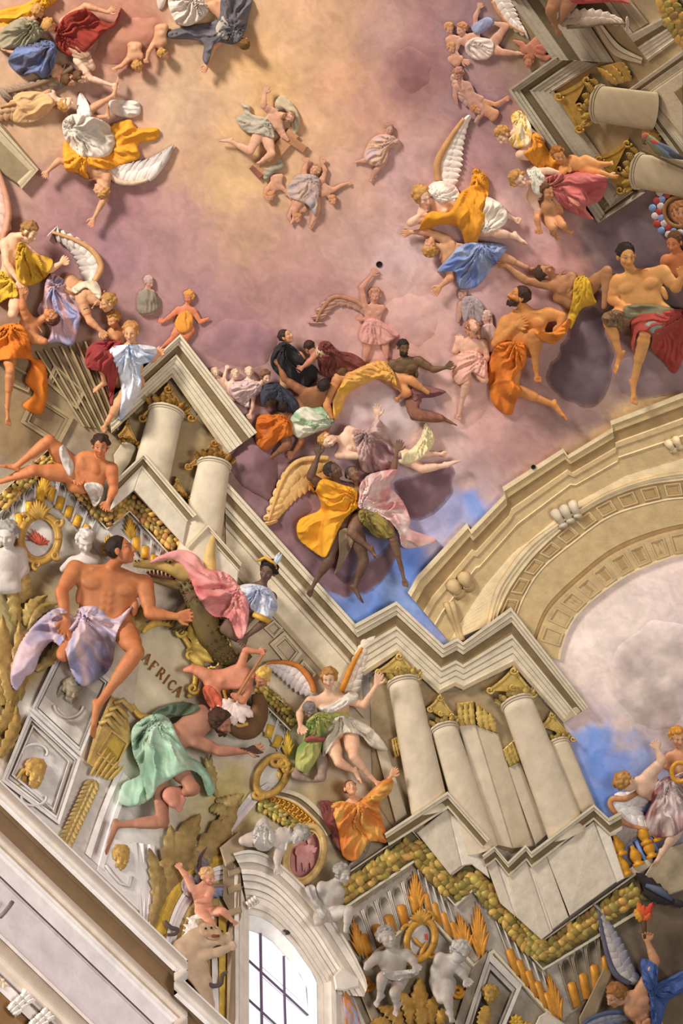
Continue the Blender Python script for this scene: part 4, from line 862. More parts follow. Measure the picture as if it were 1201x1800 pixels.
V = np.concatenate([A, B]); emit('reveal', V, np.array([(i, i+1, 41+i, 40+i) for i in range(39)]), (240, 232, 226), 'marble', wn)
hd = along([(424, 1528), (452, 1530), (484, 1545), (520, 1580), (560, 1630), (598, 1690), (632, 1740), (640, 1752)], 40)
oc = along([(437, 1607), (460, 1613), (483, 1627), (517, 1663), (547, 1707), (556, 1722), (558, 1735), (559, 1745)], 40)
HS, HL = (190, 174, 156), (222, 210, 196)
ho = thing('window_hood', 'heavy stone arched hood mouldings around the window', 'hood', (520, 1600), kind='structure')
moulding('hood_moulding', hd, oc, [(0, 0, HS), (0, 40, HL), (.1, 40, HL), (.13, 34, HS), (.24, 30, HL), (.28, 22, HS), (.42, 20, HL), (.44, 15, (150, 132, 112)), (.56, 13, HL), (.58, 10, HS), (.72, 9, HL), (.74, 12, HL), (.84, 12, HL), (.86, 6, HS), (1, 5, HL), (1, -4, HL)], ho, 'marble', 1)
hd2 = along([(410, 1500), (440, 1494), (476, 1506), (520, 1542), (568, 1594), (610, 1654), (640, 1712), (646, 1735)], 40)
moulding('crown', hd2, hd, [(0, 0, HS), (0, 56, HL), (.15, 56, HL), (.2, 50, HS), (.6, 47, HL), (.65, 42, HS), (1, 40, HS), (1, 30, HS)], ho, 'marble', 1)
console('drip_block', [(432, 1588), (450, 1574), (456, 1584), (438, 1598)], HL, ho, 30, 4)
moulding('jamb', [(412, 1520), (412, 1840)], [(438, 1606), (438, 1840)], [(0, 0, HS), (0, 26, HS), (.3, 26, HL), (.35, 18, HS), (.6, 14, HL), (.65, 8, HL), (1, 6, HL), (1, -4, HL)], ho, 'marble', 6)
moulding('jamb', [(558, 1732), (559, 1840)], [(590, 1722), (593, 1840)], [(0, -4, HL), (0, 6, HL), (.3, 8, HL), (.35, 14, HS), (.7, 18, HL), (.75, 24, HL), (1, 24, HL), (1, 0, HS)], ho, 'marble', 6)
slab('side_return', [(392, 1500), (412, 1472), (424, 1500), (424, 1612), (414, 1640), (414, 1840), (398, 1840), (400, 1640), (408, 1610), (392, 1580)], 22, (146, 124, 96), 'stone', ho)
slab('capital_block', [(386, 1490), (420, 1462), (430, 1484), (430, 1502), (396, 1524)], 40, (164, 142, 112), 'stone', ho, 3)
for y in (1530, 1560, 1600): slab('capital_block', [(400, y), (424, y-8), (426, y+4), (402, y+12)], 30, (156, 134, 104), 'stone', ho, 2)
slab('shoulder', [(600, 1700), (634, 1720), (632, 1735), (606, 1742), (590, 1740), (586, 1716)], 44, HL, 'marble', ho, 3)
V, Fc = tubev([(500, 1636, 12), (505, 1638, 22), (506, 1641, 24)], [2.5, 3.5, 5], 8); emit('spotlight', V, Fc, (50, 45, 42), 'gold', None, 'tiny dark hook fixed under the window hood', 'hook')
# painted lunette left of the window
lu = thing('lunette', 'painted arched niche with a yellow rib left of the window', 'niche', (340, 1620), kind='thing')
nA = along([(268, 1650), (280, 1600), (302, 1552), (336, 1514), (372, 1496), (404, 1490)], 30); nB = along([(290, 1668), (298, 1620), (318, 1575), (348, 1540), (378, 1524), (404, 1518)], 30); nC = along([(306, 1680), (314, 1634), (332, 1592), (356, 1562), (382, 1548), (404, 1544)], 30)
nO = along([(258, 1640), (270, 1590), (292, 1540), (326, 1498), (368, 1474), (410, 1464)], 30)
moulding('outer_moulding', nO, nA, [(0, 0, WH), (0, 14, WH), (.5, 14, WH), (.6, 9, MV), (1, 8, WH), (1, 0, WH)], lu, 'marble', 1)
moulding('yellow_rib', nA, nB, [(0, 4, GOLD)]+rl(0, 1, 4, 14, (206, 170, 66), 6)+[(1, 0, GOLD)], lu, 'gold', 1)
moulding('inner_moulding', nB, nC, [(0, 0, WH), (0, 10, WH), (.3, 10, WH), (.35, 6, MV), (.6, 6, WH), (.65, 3, MV), (1, 2, WH), (1, 0, WH)], lu, 'marble', 1)
slab('yellow_strip', [(384, 1600), (398, 1600), (398, 1800), (386, 1790)], 8, (206, 172, 74), 'gold', lu)
slab('white_strip', [(372, 1660), (384, 1660), (386, 1790), (374, 1780)], 8, WH, 'marble', lu)
ground('ground', [(308, 1690), (330, 1600), (360, 1566), (386, 1552), (386, 1740), (340, 1710)], 1, (176, 146, 88), 'stone', lu)
# right jamb painted strip
sp = thing('painted_panel', 'narrow painted strip with coloured drapery right of the window jamb', 'panel', (610, 1770)); slab('stone_edge', [(588, 1736), (612, 1730), (660, 1840), (592, 1840)], 10, (206, 192, 176), 'stone', sp); slab('coloured_field', [(604, 1748), (614, 1744), (646, 1840), (606, 1840)], 13, (186, 130, 80), 'fresco', sp)
slab('stone_edge', [(626, 1730), (640, 1724), (690, 1840), (672, 1840)], 12, (150, 130, 104), 'stone', sp)
cloth(sp, 'drapery', [(602, 1750), (616, 1744), (632, 1790), (640, 1830), (612, 1830)], (150, 160, 190), ang=75, d0=14, col2=(190, 120, 60), amp=4, lam=8, over=False)

# ---------------------------------------------------------------- lower left painted consoles, panels, gilding
PW = ((218, 212, 208), (140, 126, 112), (206, 200, 196))
p1 = thing('stone_panel', 'white moulded panel with a golden mask just above the cornice', 'panel', (60, 1350))
frame_panel('frame', [(52, 1250), (142, 1334), (104, 1450), (2, 1372)], p1, PW, 14, .2)
frame_panel('inner_frame', [(58, 1274), (122, 1338), (94, 1425), (20, 1362)], p1, PW, 10, .1)
for c in ((62, 1322), (60, 1402)):
    P = [(c[0]+22*math.cos(a), c[1]+14*math.sin(a), 12) for a in np.linspace(-3.4 if c[1] < 1350 else -.2, .5 if c[1] < 1350 else 3.4, 14)]; V, Fc = tubev(P, 2.6, 6); emit('scrollwork', V, Fc, (206, 200, 196), 'marble', p1)
Fig('', '', '', 44, (196, 158, 86), 'hd:62,1358,12 fc:.5,.5,.75 up:.15,-.95,.2', 'm', (186, 146, 76), 'long', beard=1., mat='gold', root=p1, bname='golden_mask')
p2 = thing('stone_panel', 'upper grey moulded panel with a carved lion mask below blue drapery', 'panel', (110, 1210))
frame_panel('frame', [(112, 1128), (196, 1196), (142, 1330), (54, 1248)], p2, ((206, 200, 194), (120, 106, 90), (176, 166, 154)), 12, .2)
Fig('', '', '', 38, (150, 138, 116), 'hd:126,1212,10 fc:.3,.5,.8 up:.1,-1,.2', 'm', (140, 128, 106), 'long', beard=.8, mat='stone', root=p2, bname='carved_mask')
P = [(122+26*math.cos(a), 1236+26*math.sin(a), 10) for a in np.linspace(.2, 3, 14)]; V, Fc = tubev(P, 3, 6); emit('scrollwork', V, Fc, (170, 160, 146), 'stone', p2)
p3 = thing('stone_panel', 'white scrolled panel with golden ornament under the kneeling foot', 'panel', (210, 1520))
slab('field', [(186, 1470), (262, 1490), (276, 1520), (254, 1610), (170, 1530)], 5, (216, 210, 206), 'marble', p3)
Fig('', '', '', 36, (196, 158, 86), 'hd:214,1506,10 fc:.5,.5,.75 up:.15,-.95,.2', 'm', (186, 146, 76), 'long', beard=1., mat='gold', root=p3, bname='golden_mask')
V, Fc = tubev([(186, 1520, 12), (198, 1536, 12), (212, 1552, 12), (228, 1558, 12), (232, 1540, 12)], 3.2, 6); emit('scrollwork', V, Fc, (196, 190, 186), 'marble', p3)
ri = thing('volute_rib', 'tall white moulded rib rising behind the green drapery', 'rib', (190, 1440)); rA = [(208, 1350), (178, 1420), (150, 1500)]; rB = [(232, 1372), (206, 1440), (182, 1530)]
moulding('rib', along(rA, 12), along(rB, 12), [(0, 0, WH), (0, 8, WH), (.3, 10, WH), (.35, 5, MV), (.7, 5, WH), (.75, 9, WH), (1, 9, WH), (1, 0, WH)], ri, 'marble', 1)
rib2 = thing('volute_rib', 'white fluted rib beside the painted niche and yellow leaves', 'rib', (262, 1560)); moulding('rib', along([(232, 1480), (240, 1540), (246, 1606)], 12), along([(272, 1486), (270, 1550), (262, 1622)], 12), [(0, 0, WH), (0, 10, WH), (.2, 10, WH), (.3, 4, MV), (.5, 10, WH), (.7, 4, MV), (.8, 10, WH), (1, 9, WH), (1, 0, WH)], rib2, 'marble', 1)
ls = thing('laurel_strip', 'yellow laurel leaf strip climbing beside the white panel', 'garland', (145, 1430)); n = 15
for i in range(n):
    t = i/(n-1); c = np.array([166-50*t, 1372+108*t]); a = np.array([-.42, .9])
    for s_ in (-1, 0, 1):
        e = c+(a*12+s_*np.array([11, 5]))*1.2; V, Fc = leafv((*c, 9), (*e, 14), 10, 4, 2, 0, n=7); emit('leaf', V, Fc, shade(V, (184, 156, 96), .2, 5), 'gold', ls)
cn = thing('gilded_console', 'yellow carved console block with fluting below the oval shield', 'console', (200, 1300))
slab('block', [(196, 1222), (222, 1246), (232, 1300), (190, 1370), (152, 1340), (166, 1290)], 22, (172, 140, 80), 'gold', cn, 4)
for i in range(4):
    p = np.array([214-9*i, 1232+12*i]); V, Fc = tubev([(p[0]-12, p[1]+4, 26), (p[0]+2, p[1]-2, 30), (p[0]+20, p[1]+18, 26)], 4.5, 7); emit('scroll', V, Fc, (184, 152, 88), 'gold', cn)
frame_panel('fretted_panel', [(196, 1282), (226, 1306), (204, 1352), (170, 1324)], cn, ((180, 148, 84), (130, 100, 40), (180, 146, 62)), 28, .3, 'gold', recess=22)
for i in range(5):
    V, Fc = leafv((160+i*8, 1362+i*2, 20), (190+i*7, 1312+i*8, 26), 9, 3, 4, 0, n=7); emit('leaf', V, Fc, shade(V, (184, 150, 80), .2, 5), 'gold', cn)
# big gilt acanthus at the left edge and beneath the kneeling figure
def acanthus(lab, stems, col=(164, 136, 76), cat='acanthus', grp='gilded acanthus foliage', dark=None):
    o = thing('acanthus', lab, cat, stems[0][0], grp)
    for a, b, w, bend in stems: V, Fc = leafv((*a, 6), (*b, 14), w, 12, 10, 4, rib=4, n=18, bend=bend); emit('leaf', V, Fc, shade(V, col, .3, 10), 'gold', o)
    return o
acanthus('tall gilt acanthus leaf standing beside the left grisaille putto', [((40, 1060), (42, 1000), 34, 0), ((30, 1100), (10, 1010), 26, 4), ((44, 1100), (84, 1046), 26, -10), ((50, 1110), (106, 1060), 22, -16)])
acanthus('gilt acanthus sheaf at the left edge below the putto', [((8, 1240), (4, 1080), 36, 0), ((24, 1240), (34, 1090), 30, 4), ((20, 1250), (-8, 1150), 26, 8), ((34, 1230), (70, 1110), 26, -10), ((0, 1330), (30, 1240), 26, 8), ((-4, 1290), (20, 1230), 28, 5)], (156, 126, 68))
acanthus('gilt acanthus curling behind the blue draped knee', [((232, 1120), (250, 1060), 26, 6), ((244, 1110), (226, 1056), 20, -6), ((64, 1180), (112, 1104), 24, 10)])
acanthus('wide gilt acanthus leaves spreading under the green drapery', [((300, 1560), (352, 1430), 52, -10), ((290, 1580), (300, 1450), 44, 6), ((320, 1540), (420, 1404), 46, 8), ((340, 1500), (392, 1440), 36, 14), ((280, 1600), (262, 1490), 30, 6), ((262, 1640), (280, 1540), 20, 4)], (156, 130, 80))
acanthus('pale gilt leaves curling below the green robed man\'s hand', [((372, 1390), (360, 1330), 20, 6), ((382, 1400), (372, 1324), 16, -8), ((380, 1410), (430, 1395), 26, 8), ((370, 1420), (402, 1436), 24, -6)], (170, 146, 92))
acanthus('gold acanthus crown under the two lower grisaille putti', [((738, 1800), (738, 1718), 34, 0), ((722, 1800), (700, 1740), 26, 8), ((706, 1806), (664, 1770), 28, 10), ((756, 1800), (778, 1744), 26, -8), ((770, 1804), (800, 1776), 26, -8), ((690, 1810), (650, 1800), 24, 8), ((742, 1810), (742, 1752), 26, 0)], (184, 138, 62))
for lab, c, r in (('orange gold scroll left of the seated grisaille putto', (644, 1728), 14), ('orange gold scroll between the grisaille putti feet', (806, 1742), 12)):
    o = thing('gilded_scroll', lab, 'scroll', c, 'orange scroll ornaments'); V, Fc = tubev([(c[0]+r*(1-.8*t)*math.cos(9*t), c[1]+r*(1-.8*t)*math.sin(9*t), 12+8*t) for t in np.linspace(0, 1, 28)], [5, 4, 3], 7); emit('volute', V, Fc, (206, 140, 40), 'gold', o)
# medallions
def oval(lab, c, rx, ry, rot, fcol, gcol, group=None, cat='shield', d=14, w=6, name='medallion', emblem=None, crest=True):
    o = thing(name, lab, cat, c, group); cs, sn = math.cos(rot), math.sin(rot); c = np.array(c, float)
    E = lambda k, a: c+np.array([k*rx*math.cos(a)*cs-k*ry*math.sin(a)*sn, k*rx*math.cos(a)*sn+k*ry*math.sin(a)*cs])
    relief_blob('field', [E(.95, a) for a in np.linspace(0, 6.283, 18)[:-1]], fcol, d=d*.7, mat='marble', parent=o, amp=1, r=14, step=2)
    for k, rr in ((1, w), (.84, w*.45)):
        V, Fc = tubev([(*E(k, a), d+rr*.4) for a in np.linspace(0, 6.3, 40)], rr, 8); emit('rim', V, Fc, shade(V, gcol, .25, 6), 'gold', o)
    return o, E
m1, E = oval('oval white shield in a gold scroll frame with a red feather emblem', (70, 946), 34, 42, .1, (216, 206, 198), (184, 142, 68), name='shield')
for a in (2.6, .6, -2.4, -.7, 1.57):
    p = E(1.12, a); V, Fc = tubev([(p[0]+9*(1-.7*t)*math.cos(a+6*t), p[1]+9*(1-.7*t)*math.sin(a+6*t), 20) for t in np.linspace(0, 1, 18)], [4, 3, 2], 6); emit('scroll', V, Fc, (184, 142, 64), 'gold', m1)
palmette(m1, (70, 912), (64, 876), 44, 9, (184, 142, 64), 'crest', 20)
for i in range(7): V, Fc = leafv((72, 958, 15), (46+i*7, 930+abs(i-2)*5, 17), 6, 2, 2, 3, n=8); emit('red_feather', V, Fc, shade(V, (186, 84, 64), .2, 4), 'fresco', m1)
V, Fc = tubev([(50, 950, 15), (66, 950, 16), (84, 958, 15)], 1.5, 5); emit('red_stroke', V, Fc, (170, 80, 60), 'fresco', m1)
m2, E = oval('gold framed oval shield with a faint golden emblem beside the reaching hand', (478, 1364), 24, 38, .55, (206, 198, 186), (188, 146, 72), name='shield')
relief_blob('emblem', [(484, 1352), (496, 1350), (500, 1366), (492, 1374), (484, 1366)], (206, 166, 86), d=12, mat='gold', parent=m2, amp=2, r=4, step=1.5)
for p in ((498, 1340), (454, 1396), (506, 1350), (486, 1338)): V, Fc = tubev([(p[0]+12*(1-.7*t)*math.cos(6*t), p[1]+10*(1-.7*t)*math.sin(6*t), 18) for t in np.linspace(0, 1, 18)], [5, 4, 2], 6); emit('scroll', V, Fc, (188, 146, 66), 'gold', m2)
m3, E = oval('pink oval medallion with a carved figure held by two grey statues', (536, 1502), 32, 52, .3, (196, 130, 128), (206, 172, 110), d=34, w=6, name='medallion', cat='medallion')
FLAT = .5
for xx, lab in ((530, 'a'), (544, 'b')): Fig('', '', '', 13, (206, 146, 142), 'hd:%d,1478,50 nk:%d,1486,44 sl:%d,1489,44 sr:%d,1489,44 el:%d,1498,46 er:%d,1497,46 wr:%d,1490,46 wl:%d,1506,46 wa:%d,1498,44 pl:%d,1506,44 pr:%d,1506,44 kl:%d,1518,46 kr:%d,1517,46 al:%d,1531,44 ar:%d,1530,44' % (xx, xx, xx-5, xx+5, xx-9, xx+9, xx+13, xx-6, xx, xx-3, xx+3, xx-5, xx+5, xx-6, xx+4), 'm', (190, 130, 126), mat='marble', root=m3, bname='carved_figure')
FLAT = 1.
m4, E = oval('gold framed oval shield with a crossed emblem between two grey putti', (740, 1652), 24, 36, .3, (206, 198, 190), (196, 144, 58), d=18, w=6, name='shield')
palmette(m4, (742, 1622), (738, 1596), 40, 9, (196, 144, 56), 'crest', 24); V, Fc = leafv((738, 1680, 20), (752, 1654, 22), 8, 2, 0, 0); emit('emblem', V, Fc, (196, 144, 58), 'gold', m4); V, Fc = leafv((726, 1648, 20), (746, 1668, 22), 7, 2, 0, 0); emit('emblem', V, Fc, (206, 150, 60), 'gold', m4)
slab('red_mark', [(749, 1642), (752, 1641), (753, 1652), (750, 1652)], 20, (200, 70, 50), 'fresco', m4, .5)
for a in (0, 1.5, 3, 4.4): p = E(1.15, a+.4); V, Fc = tubev([(p[0]+10*(1-.7*t)*math.cos(a+6*t), p[1]+10*(1-.7*t)*math.sin(a+6*t), 22) for t in np.linspace(0, 1, 18)], [4, 3, 2], 6); emit('scroll', V, Fc, (196, 144, 56), 'gold', m4)
# AFRICA shield with scallop shell
af = thing('cartouche', 'great cream and gold oval cartouche lettered AFRICA', 'cartouche', (285, 1180))
relief_blob('field', [(252, 1110), (272, 1096), (300, 1098), (326, 1120), (340, 1150), (342, 1190), (330, 1226), (300, 1250), (262, 1256), (236, 1240), (240, 1190), (246, 1150)], (206, 192, 160), d=14, mat='marble', parent=af, amp=1, r=24, step=2.4)
for Pp in ([(252, 1112), (262, 1100), (284, 1094), (306, 1098)], [(320, 1116), (336, 1140), (344, 1172), (344, 1200), (332, 1226)], [(232, 1238), (246, 1258), (272, 1262), (304, 1250), (330, 1236)]): V, Fc = tubev([(*p, 16) for p in smooth(Pp, 6, False)], [4, 7, 5], 8); emit('frame_scroll', V, Fc, shade(V, (204, 168, 76), .2, 7), 'gold', af)
sh = None
for i in range(8):
    a = -1.25+i*.36; b = (330+16*math.cos(a)*.4, 1130+14*math.sin(a)*.6); e = (342+58*math.cos(a)*.95, 1122+54*math.sin(a)); V, Fc = leafv((*b, 16), (*e, 34), 21, 10, 4, 0, rib=4, n=12)
    o = emit('shell_rib' if sh else 'scallop_shell', V, Fc, shade(V, (196, 166, 78), .2, 8), 'gold', sh or af); sh = sh or o
    P = [(e[0]+9*math.cos(t), e[1]+9*math.sin(t), 36) for t in np.linspace(a-1.4, a+1.4, 9)]; V, Fc = tubev(P, 2.4, 6); emit('shell_lip', V, Fc, (216, 186, 94), 'gold', sh)
for c in ((336, 1150), (352, 1108), (318, 1110), (340, 1210)): V, Fc = tubev([(c[0]+10*(1-.8*t)*math.cos(8*t), c[1]+10*(1-.8*t)*math.sin(8*t), 24+6*t) for t in np.linspace(0, 1, 22)], [4, 3, 2], 6); emit('volute', V, Fc, (204, 172, 80), 'gold', af)
GLY = {'A': [((0, 1), (.5, 0), .7), ((.5, 0), (1, 1), 1.3), ((.22, .62), (.78, .62), .6), ((-.15, 1), (.18, 1), .5), ((.8, 1), (1.18, 1), .5)], 'F': [((.2, 0), (.2, 1), 1.3), ((.05, 0), (.9, 0), .6), ((.2, .48), (.65, .48), .6), ((.9, 0), (.9, .2), .5), ((0, 1), (.4, 1), .5)],
       'R': [((.15, 0), (.15, 1), 1.3), ((0, 0), (.6, 0), .6), ((.6, 0), (.82, .24), 1.), ((.82, .24), (.6, .5), 1.), ((.6, .5), (.15, .5), .6), ((.5, .5), (.95, 1), 1.2), ((0, 1), (.32, 1), .5)], 'I': [((.5, 0), (.5, 1), 1.3), ((.32, 0), (.68, 0), .5), ((.32, 1), (.68, 1), .5)], 'C': [((.95, .2), (.7, .02), .8), ((.7, .02), (.35, .06), .9), ((.35, .06), (.1, .35), 1.1), ((.1, .35), (.1, .65), 1.3), ((.1, .65), (.35, .94), 1.1), ((.35, .94), (.7, .98), .9), ((.7, .98), (.96, .8), .7)]}
LPT = [(259, 1157), (271, 1172), (284, 1184), (293, 1194), (303, 1204), (314, 1214)]
for ch, p in zip('AFRICA', LPT):
    r_ = _n((.72, .69)); u_ = np.array([.36, -.93]) if p[0] < 266 else _n((.55, -.83)); u_ = _n((.58, -.81)); ps = []; hh = 18; ww = 12 if ch != 'I' else 10
    for a, b, w in GLY[ch]:
        q = [np.array(p)+r_*(x[0]-.5)*ww-u_*(x[1]-.5)*hh for x in (a, b)]; V, Fc = tubev([(*q[0], 14.5), (*((q[0]+q[1])/2), 14.5), (*q[1], 14.5)], w*1.25, 6); ps.append((V, Fc, lin((150, 96, 30))))
    V, Fc, C = join(ps); emit('letter_'+ch.lower(), V, Fc, C, 'gold', af)
# gold fret band under the orange lady
gb = thing('fret_band', 'gold interlaced fret band curving above the pink medallion', 'band', (520, 1420)); fA = along([(478, 1398), (520, 1412), (560, 1448), (574, 1470)], 16); fB = along([(470, 1412), (508, 1432), (540, 1462), (552, 1480)], 16)
moulding('field', fA, fB, [(0, 0, GOLD), (0, 12, (216, 160, 50)), (.1, 12, (216, 160, 50)), (.14, 8, (170, 110, 30)), (.86, 8, (170, 110, 30)), (.9, 12, (216, 160, 50)), (1, 12, GOLD), (1, 0, GOLD)], gb, 'gold', 1)
for i in range(12):
    u = (i+.3)/13; P = [(*at2(fA, fB, u+du, v), 11) for du, v in ((0, .2), (.045, .2), (.045, .6), (.015, .6), (.015, .8), (.06, .8))]; V, Fc = tubev(P, 1.5, 5); emit('fret', V, Fc, (226, 176, 70), 'gold', gb)
moulding('trim_37', along([(482, 1384), (530, 1396), (570, 1432), (590, 1462)], 16), fA, [(0, 0, LT), (0, 14, LT), (.4, 14, LT), (.5, 8, DK), (.8, 8, DK), (.85, 12, LT), (1, 12, LT), (1, 0, LT)], k=1, kind='structure', label='white moulding curving above the gold fret band')
garland('green gold leaf garland between fret band and pink medallion', [(456, 1412), (486, 1428), (516, 1452), (538, 1480)], 26, n=34, col=(180, 160, 84), d=8, seed=6)
moulding('trim_38', [(392, 1456), (440, 1394), (470, 1376)], [(404, 1468), (452, 1410), (478, 1390)], [(0, 0, MV), (0, 12, (186, 178, 170)), (.4, 12, (200, 194, 188)), (.6, 8, MV), (1, 8, MV), (1, 0, MV)], kind='structure', label='grey edge rib rising from the niche to the gold shield')
# framed panel at bottom right, balusters, box beam
p4 = thing('stone_panel', 'grey moulded panel with gilded cherub head at the bottom edge', 'panel', (860, 1740))
slab('side', [(858, 1670), (832, 1700), (800, 1800), (812, 1820), (830, 1800)], 16, (140, 126, 108), 'stone', p4)
frame_panel('frame', [(860, 1672), (918, 1732), (878, 1830), (808, 1830)], p4, ((200, 190, 178), (110, 98, 84), (90, 78, 62)), 20, .42)
Fig('', '', '', 32, (180, 142, 64), 'hd:862,1748,26 fc:-.2,.5,.8 up:.1,-1,.2', 'p', (170, 132, 60), 'curl', mat='gold', root=p4, bname='gilded_head')
V, Fc = leafv((856, 1768, 24), (846, 1816, 24), 26, 4, 4, 4); emit('leaf', V, Fc, shade(V, (176, 136, 60), .25, 5), 'gold', p4)
for j in range(2): c = (905+90*j*1.0, 1800-j*10); rosette('gold rosette in the dark corner at the bottom edge' if j == 0 else 'gold rosette near the frieze end at the bottom edge', (908 if j == 0 else 925, 1796 if j == 0 else 1808), 14, (190, 150, 50))
slab('trim_39', [(948, 1786), (962, 1778), (1002, 1806), (990, 1826), (930, 1826)], 18, (196, 182, 160), kind='structure', label='pale block corner at the bottom edge right of the panel')
slab('trim_40', [(1018, 1790), (1062, 1700), (1078, 1706), (1044, 1800), (1020, 1806)], 16, (150, 128, 98), kind='structure', label='brown painted beam crossing the dark frieze behind the torch angel')
ba = thing('balustrade', 'short balustrade with rounded orange balusters behind the angel wing', 'balustrade', (1120, 1500))
slab('base_rail', [(1092, 1534), (1146, 1506), (1152, 1518), (1118, 1540), (1098, 1544)], 12, (206, 188, 158), 'stone', ba)
def baluster(c, s=1.):
    c = np.array(c, float); up = np.array([-.35, -.94]); P = []; R = []
    for t, r in ((0, 11), (.14, 11), (.2, 7), (.3, 9), (.5, 11), (.7, 8), (.85, 4.5), (1, 4)): P.append((*(c+up*38*s*t), 16)); R.append(r*s)
    V, Fc = tubev(P, R, 12); emit('baluster', V, Fc, shade(V, (218, 152, 40), .15, 6), 'gold', ba)
for c in ((1102, 1540), (1124, 1522), (1148, 1508), (1094, 1504), (1138, 1484), (1160, 1478)): baluster(c)
slab('top_rail', [(1074, 1462), (1096, 1452), (1100, 1462), (1080, 1478)], 18, (220, 206, 182), 'stone', ba)
for P in ([(1118, 1478), (1128, 1500), (1140, 1520)], [(1142, 1466), (1150, 1486), (1158, 1500)]): V, Fc = tubev([(*p, 8) for p in P], 4, 6); emit('blue_gap', V, Fc, (130, 160, 220), 'fresco', ba)
slab('trim_41', [(1160, 1496), (1201, 1482), (1215, 1560), (1160, 1580), (1128, 1548)], 16, (176, 156, 124), kind='structure', label='sloping brown stone ledge under the red robed angel')
# left painted coffers and crossing beams behind the orange robed figure
bm = thing('coffered_vault', 'dim brown ribbed and coffered painted vault at the left edge', 'vault', (100, 720), kind='thing')
for i in range(7):
    a = (64+i*14, 618-i*3); b = (146+i*10, 750+i*1); moulding('rib', [a, b], [(a[0]+9, a[1]), (b[0]+9, b[1])], [(0, 0, (152, 130, 92)), (0, 9, (166, 144, 104)), (.4, 9, (166, 144, 104)), (.5, 3, DK), (1, 3, DK), (1, 0, DK)], bm)
for q in ([(60, 690), (130, 735), (104, 785), (36, 742)], [(20, 640), (62, 664), (50, 690), (10, 672)], [(96, 640), (150, 690), (135, 720), (82, 672)]): frame_panel('coffer', q, bm, ((158, 138, 102), (112, 94, 64), (140, 120, 84)), 7, .4)
slab('trim_42', [(-4, 210), (68, 296), (40, 330), (-4, 300)], 8, (138, 120, 88), kind='structure', label='dark painted corner block at the left edge below the tan wing')
moulding('trim_43', [(-6, 214), (68, 298), (38, 332)], [(-6, 242), (52, 300), (30, 320)], [(0, 8, LT), (0, 16, MD), (.3, 16, MD), (.35, 11, DK), (.7, 11, MD), (1, 9, MD), (1, 8, MD)], kind='structure', label='stepped moulding of the painted corner at the left edge')
fp = thing('coffered_wall', 'painted square coffers on the wall between torch putto and winged angel', 'coffer', (500, 1140), kind='thing')
for q in ([(500, 1110), (532, 1148), (510, 1176), (474, 1132)], [(482, 1090), (498, 1104), (482, 1122), (464, 1104)], [(534, 1160), (556, 1184), (540, 1210), (514, 1184)]): frame_panel('coffer', q, fp, ((206, 188, 156), (160, 138, 100), (184, 164, 130)), 8, .5)
# ventilation holes in the plaster
for i, (x, y, r, lab) in enumerate(((667, 465, 5, 'round black hole in the plaster above the faint angel'), (938, 821, 3.6, 'round black hole in the plaster beside the arch cornice'), (1166, 1111, 3.4, 'round black hole in the painted sky inside the arch'))):
    A = [(x+(r+1)*math.cos(a), y+(r+1)*math.sin(a), 1.) for a in np.linspace(0, 6.283, 20)[:-1]]; B = [(x+r*math.cos(a), y+r*math.sin(a), 1.) for a in np.linspace(0, 6.283, 20)[:-1]]; Cc = [(*p[:2], .6) for p in B]
    z = 24. if i == 1 else 0.
    n = 19; V = [(p[0], p[1], p[2]+z) for p in A+B+Cc]; Fq = [(k, (k+1) % n, n+(k+1) % n, n+k) for k in range(n)]+[(n+k, n+(k+1) % n, 2*n+(k+1) % n, 2*n+k) for k in range(n)]+[tuple(range(2*n, 3*n))]
    C = np.array([lin((150, 120, 110))]*n+[lin((14, 10, 8))]*(2*n)); emit('vent_hole', V, Fq, C, 'stone', None, lab, 'hole', 'ventilation holes')
# ---------------------------------------------------------------- clouds
def cloud(lab, poly, col, col2=None, d=16, r=26, amp=5, lam=34, step=3.2, edge=8.): return relief_blob('cloud', poly, col, lab, 'cloud', d, 'cloud', None, amp, lam, r, step, None, -2, col2, edge)
cloud('big dark mauve cloud between the orange man and the furred legs', [(1013, 550), (1047, 537), (1065, 560), (1062, 583), (1079, 617), (1076, 650), (1069, 683), (1053, 713), (1013, 714), (980, 697), (960, 663), (970, 637), (990, 597)], (116, 96, 100), (100, 80, 86), 20)
cloud('dark cloud behind the feet of the seated muscular man', [(1080, 640), (1120, 618), (1160, 620), (1215, 640), (1215, 690), (1150, 702), (1095, 696)], (134, 110, 112), (150, 124, 122), 10)
cloud('dark violet cloud below the cornice corner behind the short haired man', [(1052, 400), (1100, 372), (1150, 392), (1215, 430), (1200, 480), (1130, 500), (1075, 475), (1050, 440)], (122, 102, 106), (108, 88, 92), 6)
cloud('pale grey lilac cloud inside the arch of yellow drapery', [(592, 735), (600, 705), (625, 688), (660, 675), (705, 688), (735, 712), (742, 755), (716, 790), (650, 800), (600, 770)], (184, 158, 158), (200, 176, 172), 8, edge=26.)
cloud('dark purple cloud right of the pink robed kneeler', [(690, 850), (740, 826), (794, 812), (800, 846), (784, 886), (742, 916), (712, 906)], (128, 98, 104), (116, 86, 92), 16)
cloud('dark plum cloud under the legs of the two kneeling figures', [(486, 886), (508, 868), (536, 862), (550, 890), (532, 930), (560, 985), (620, 1005), (690, 950), (694, 996), (656, 1042), (604, 1050), (560, 1032), (524, 990), (492, 932)], (130, 98, 102), (114, 84, 90), 12)
cloud('mauve cloud drifting in front of the cornice behind the gold column', [(404, 806), (430, 772), (455, 765), (482, 790), (492, 830), (476, 880), (436, 862), (412, 842)], (138, 104, 108), (126, 92, 98), 34)
cloud('thin pale cloud bank behind the pale figures near the cornice edge', [(375, 650), (400, 640), (440, 652), (470, 660), (462, 690), (440, 715), (418, 700), (395, 678)], (196, 160, 150), (214, 184, 170), 9, edge=26.)
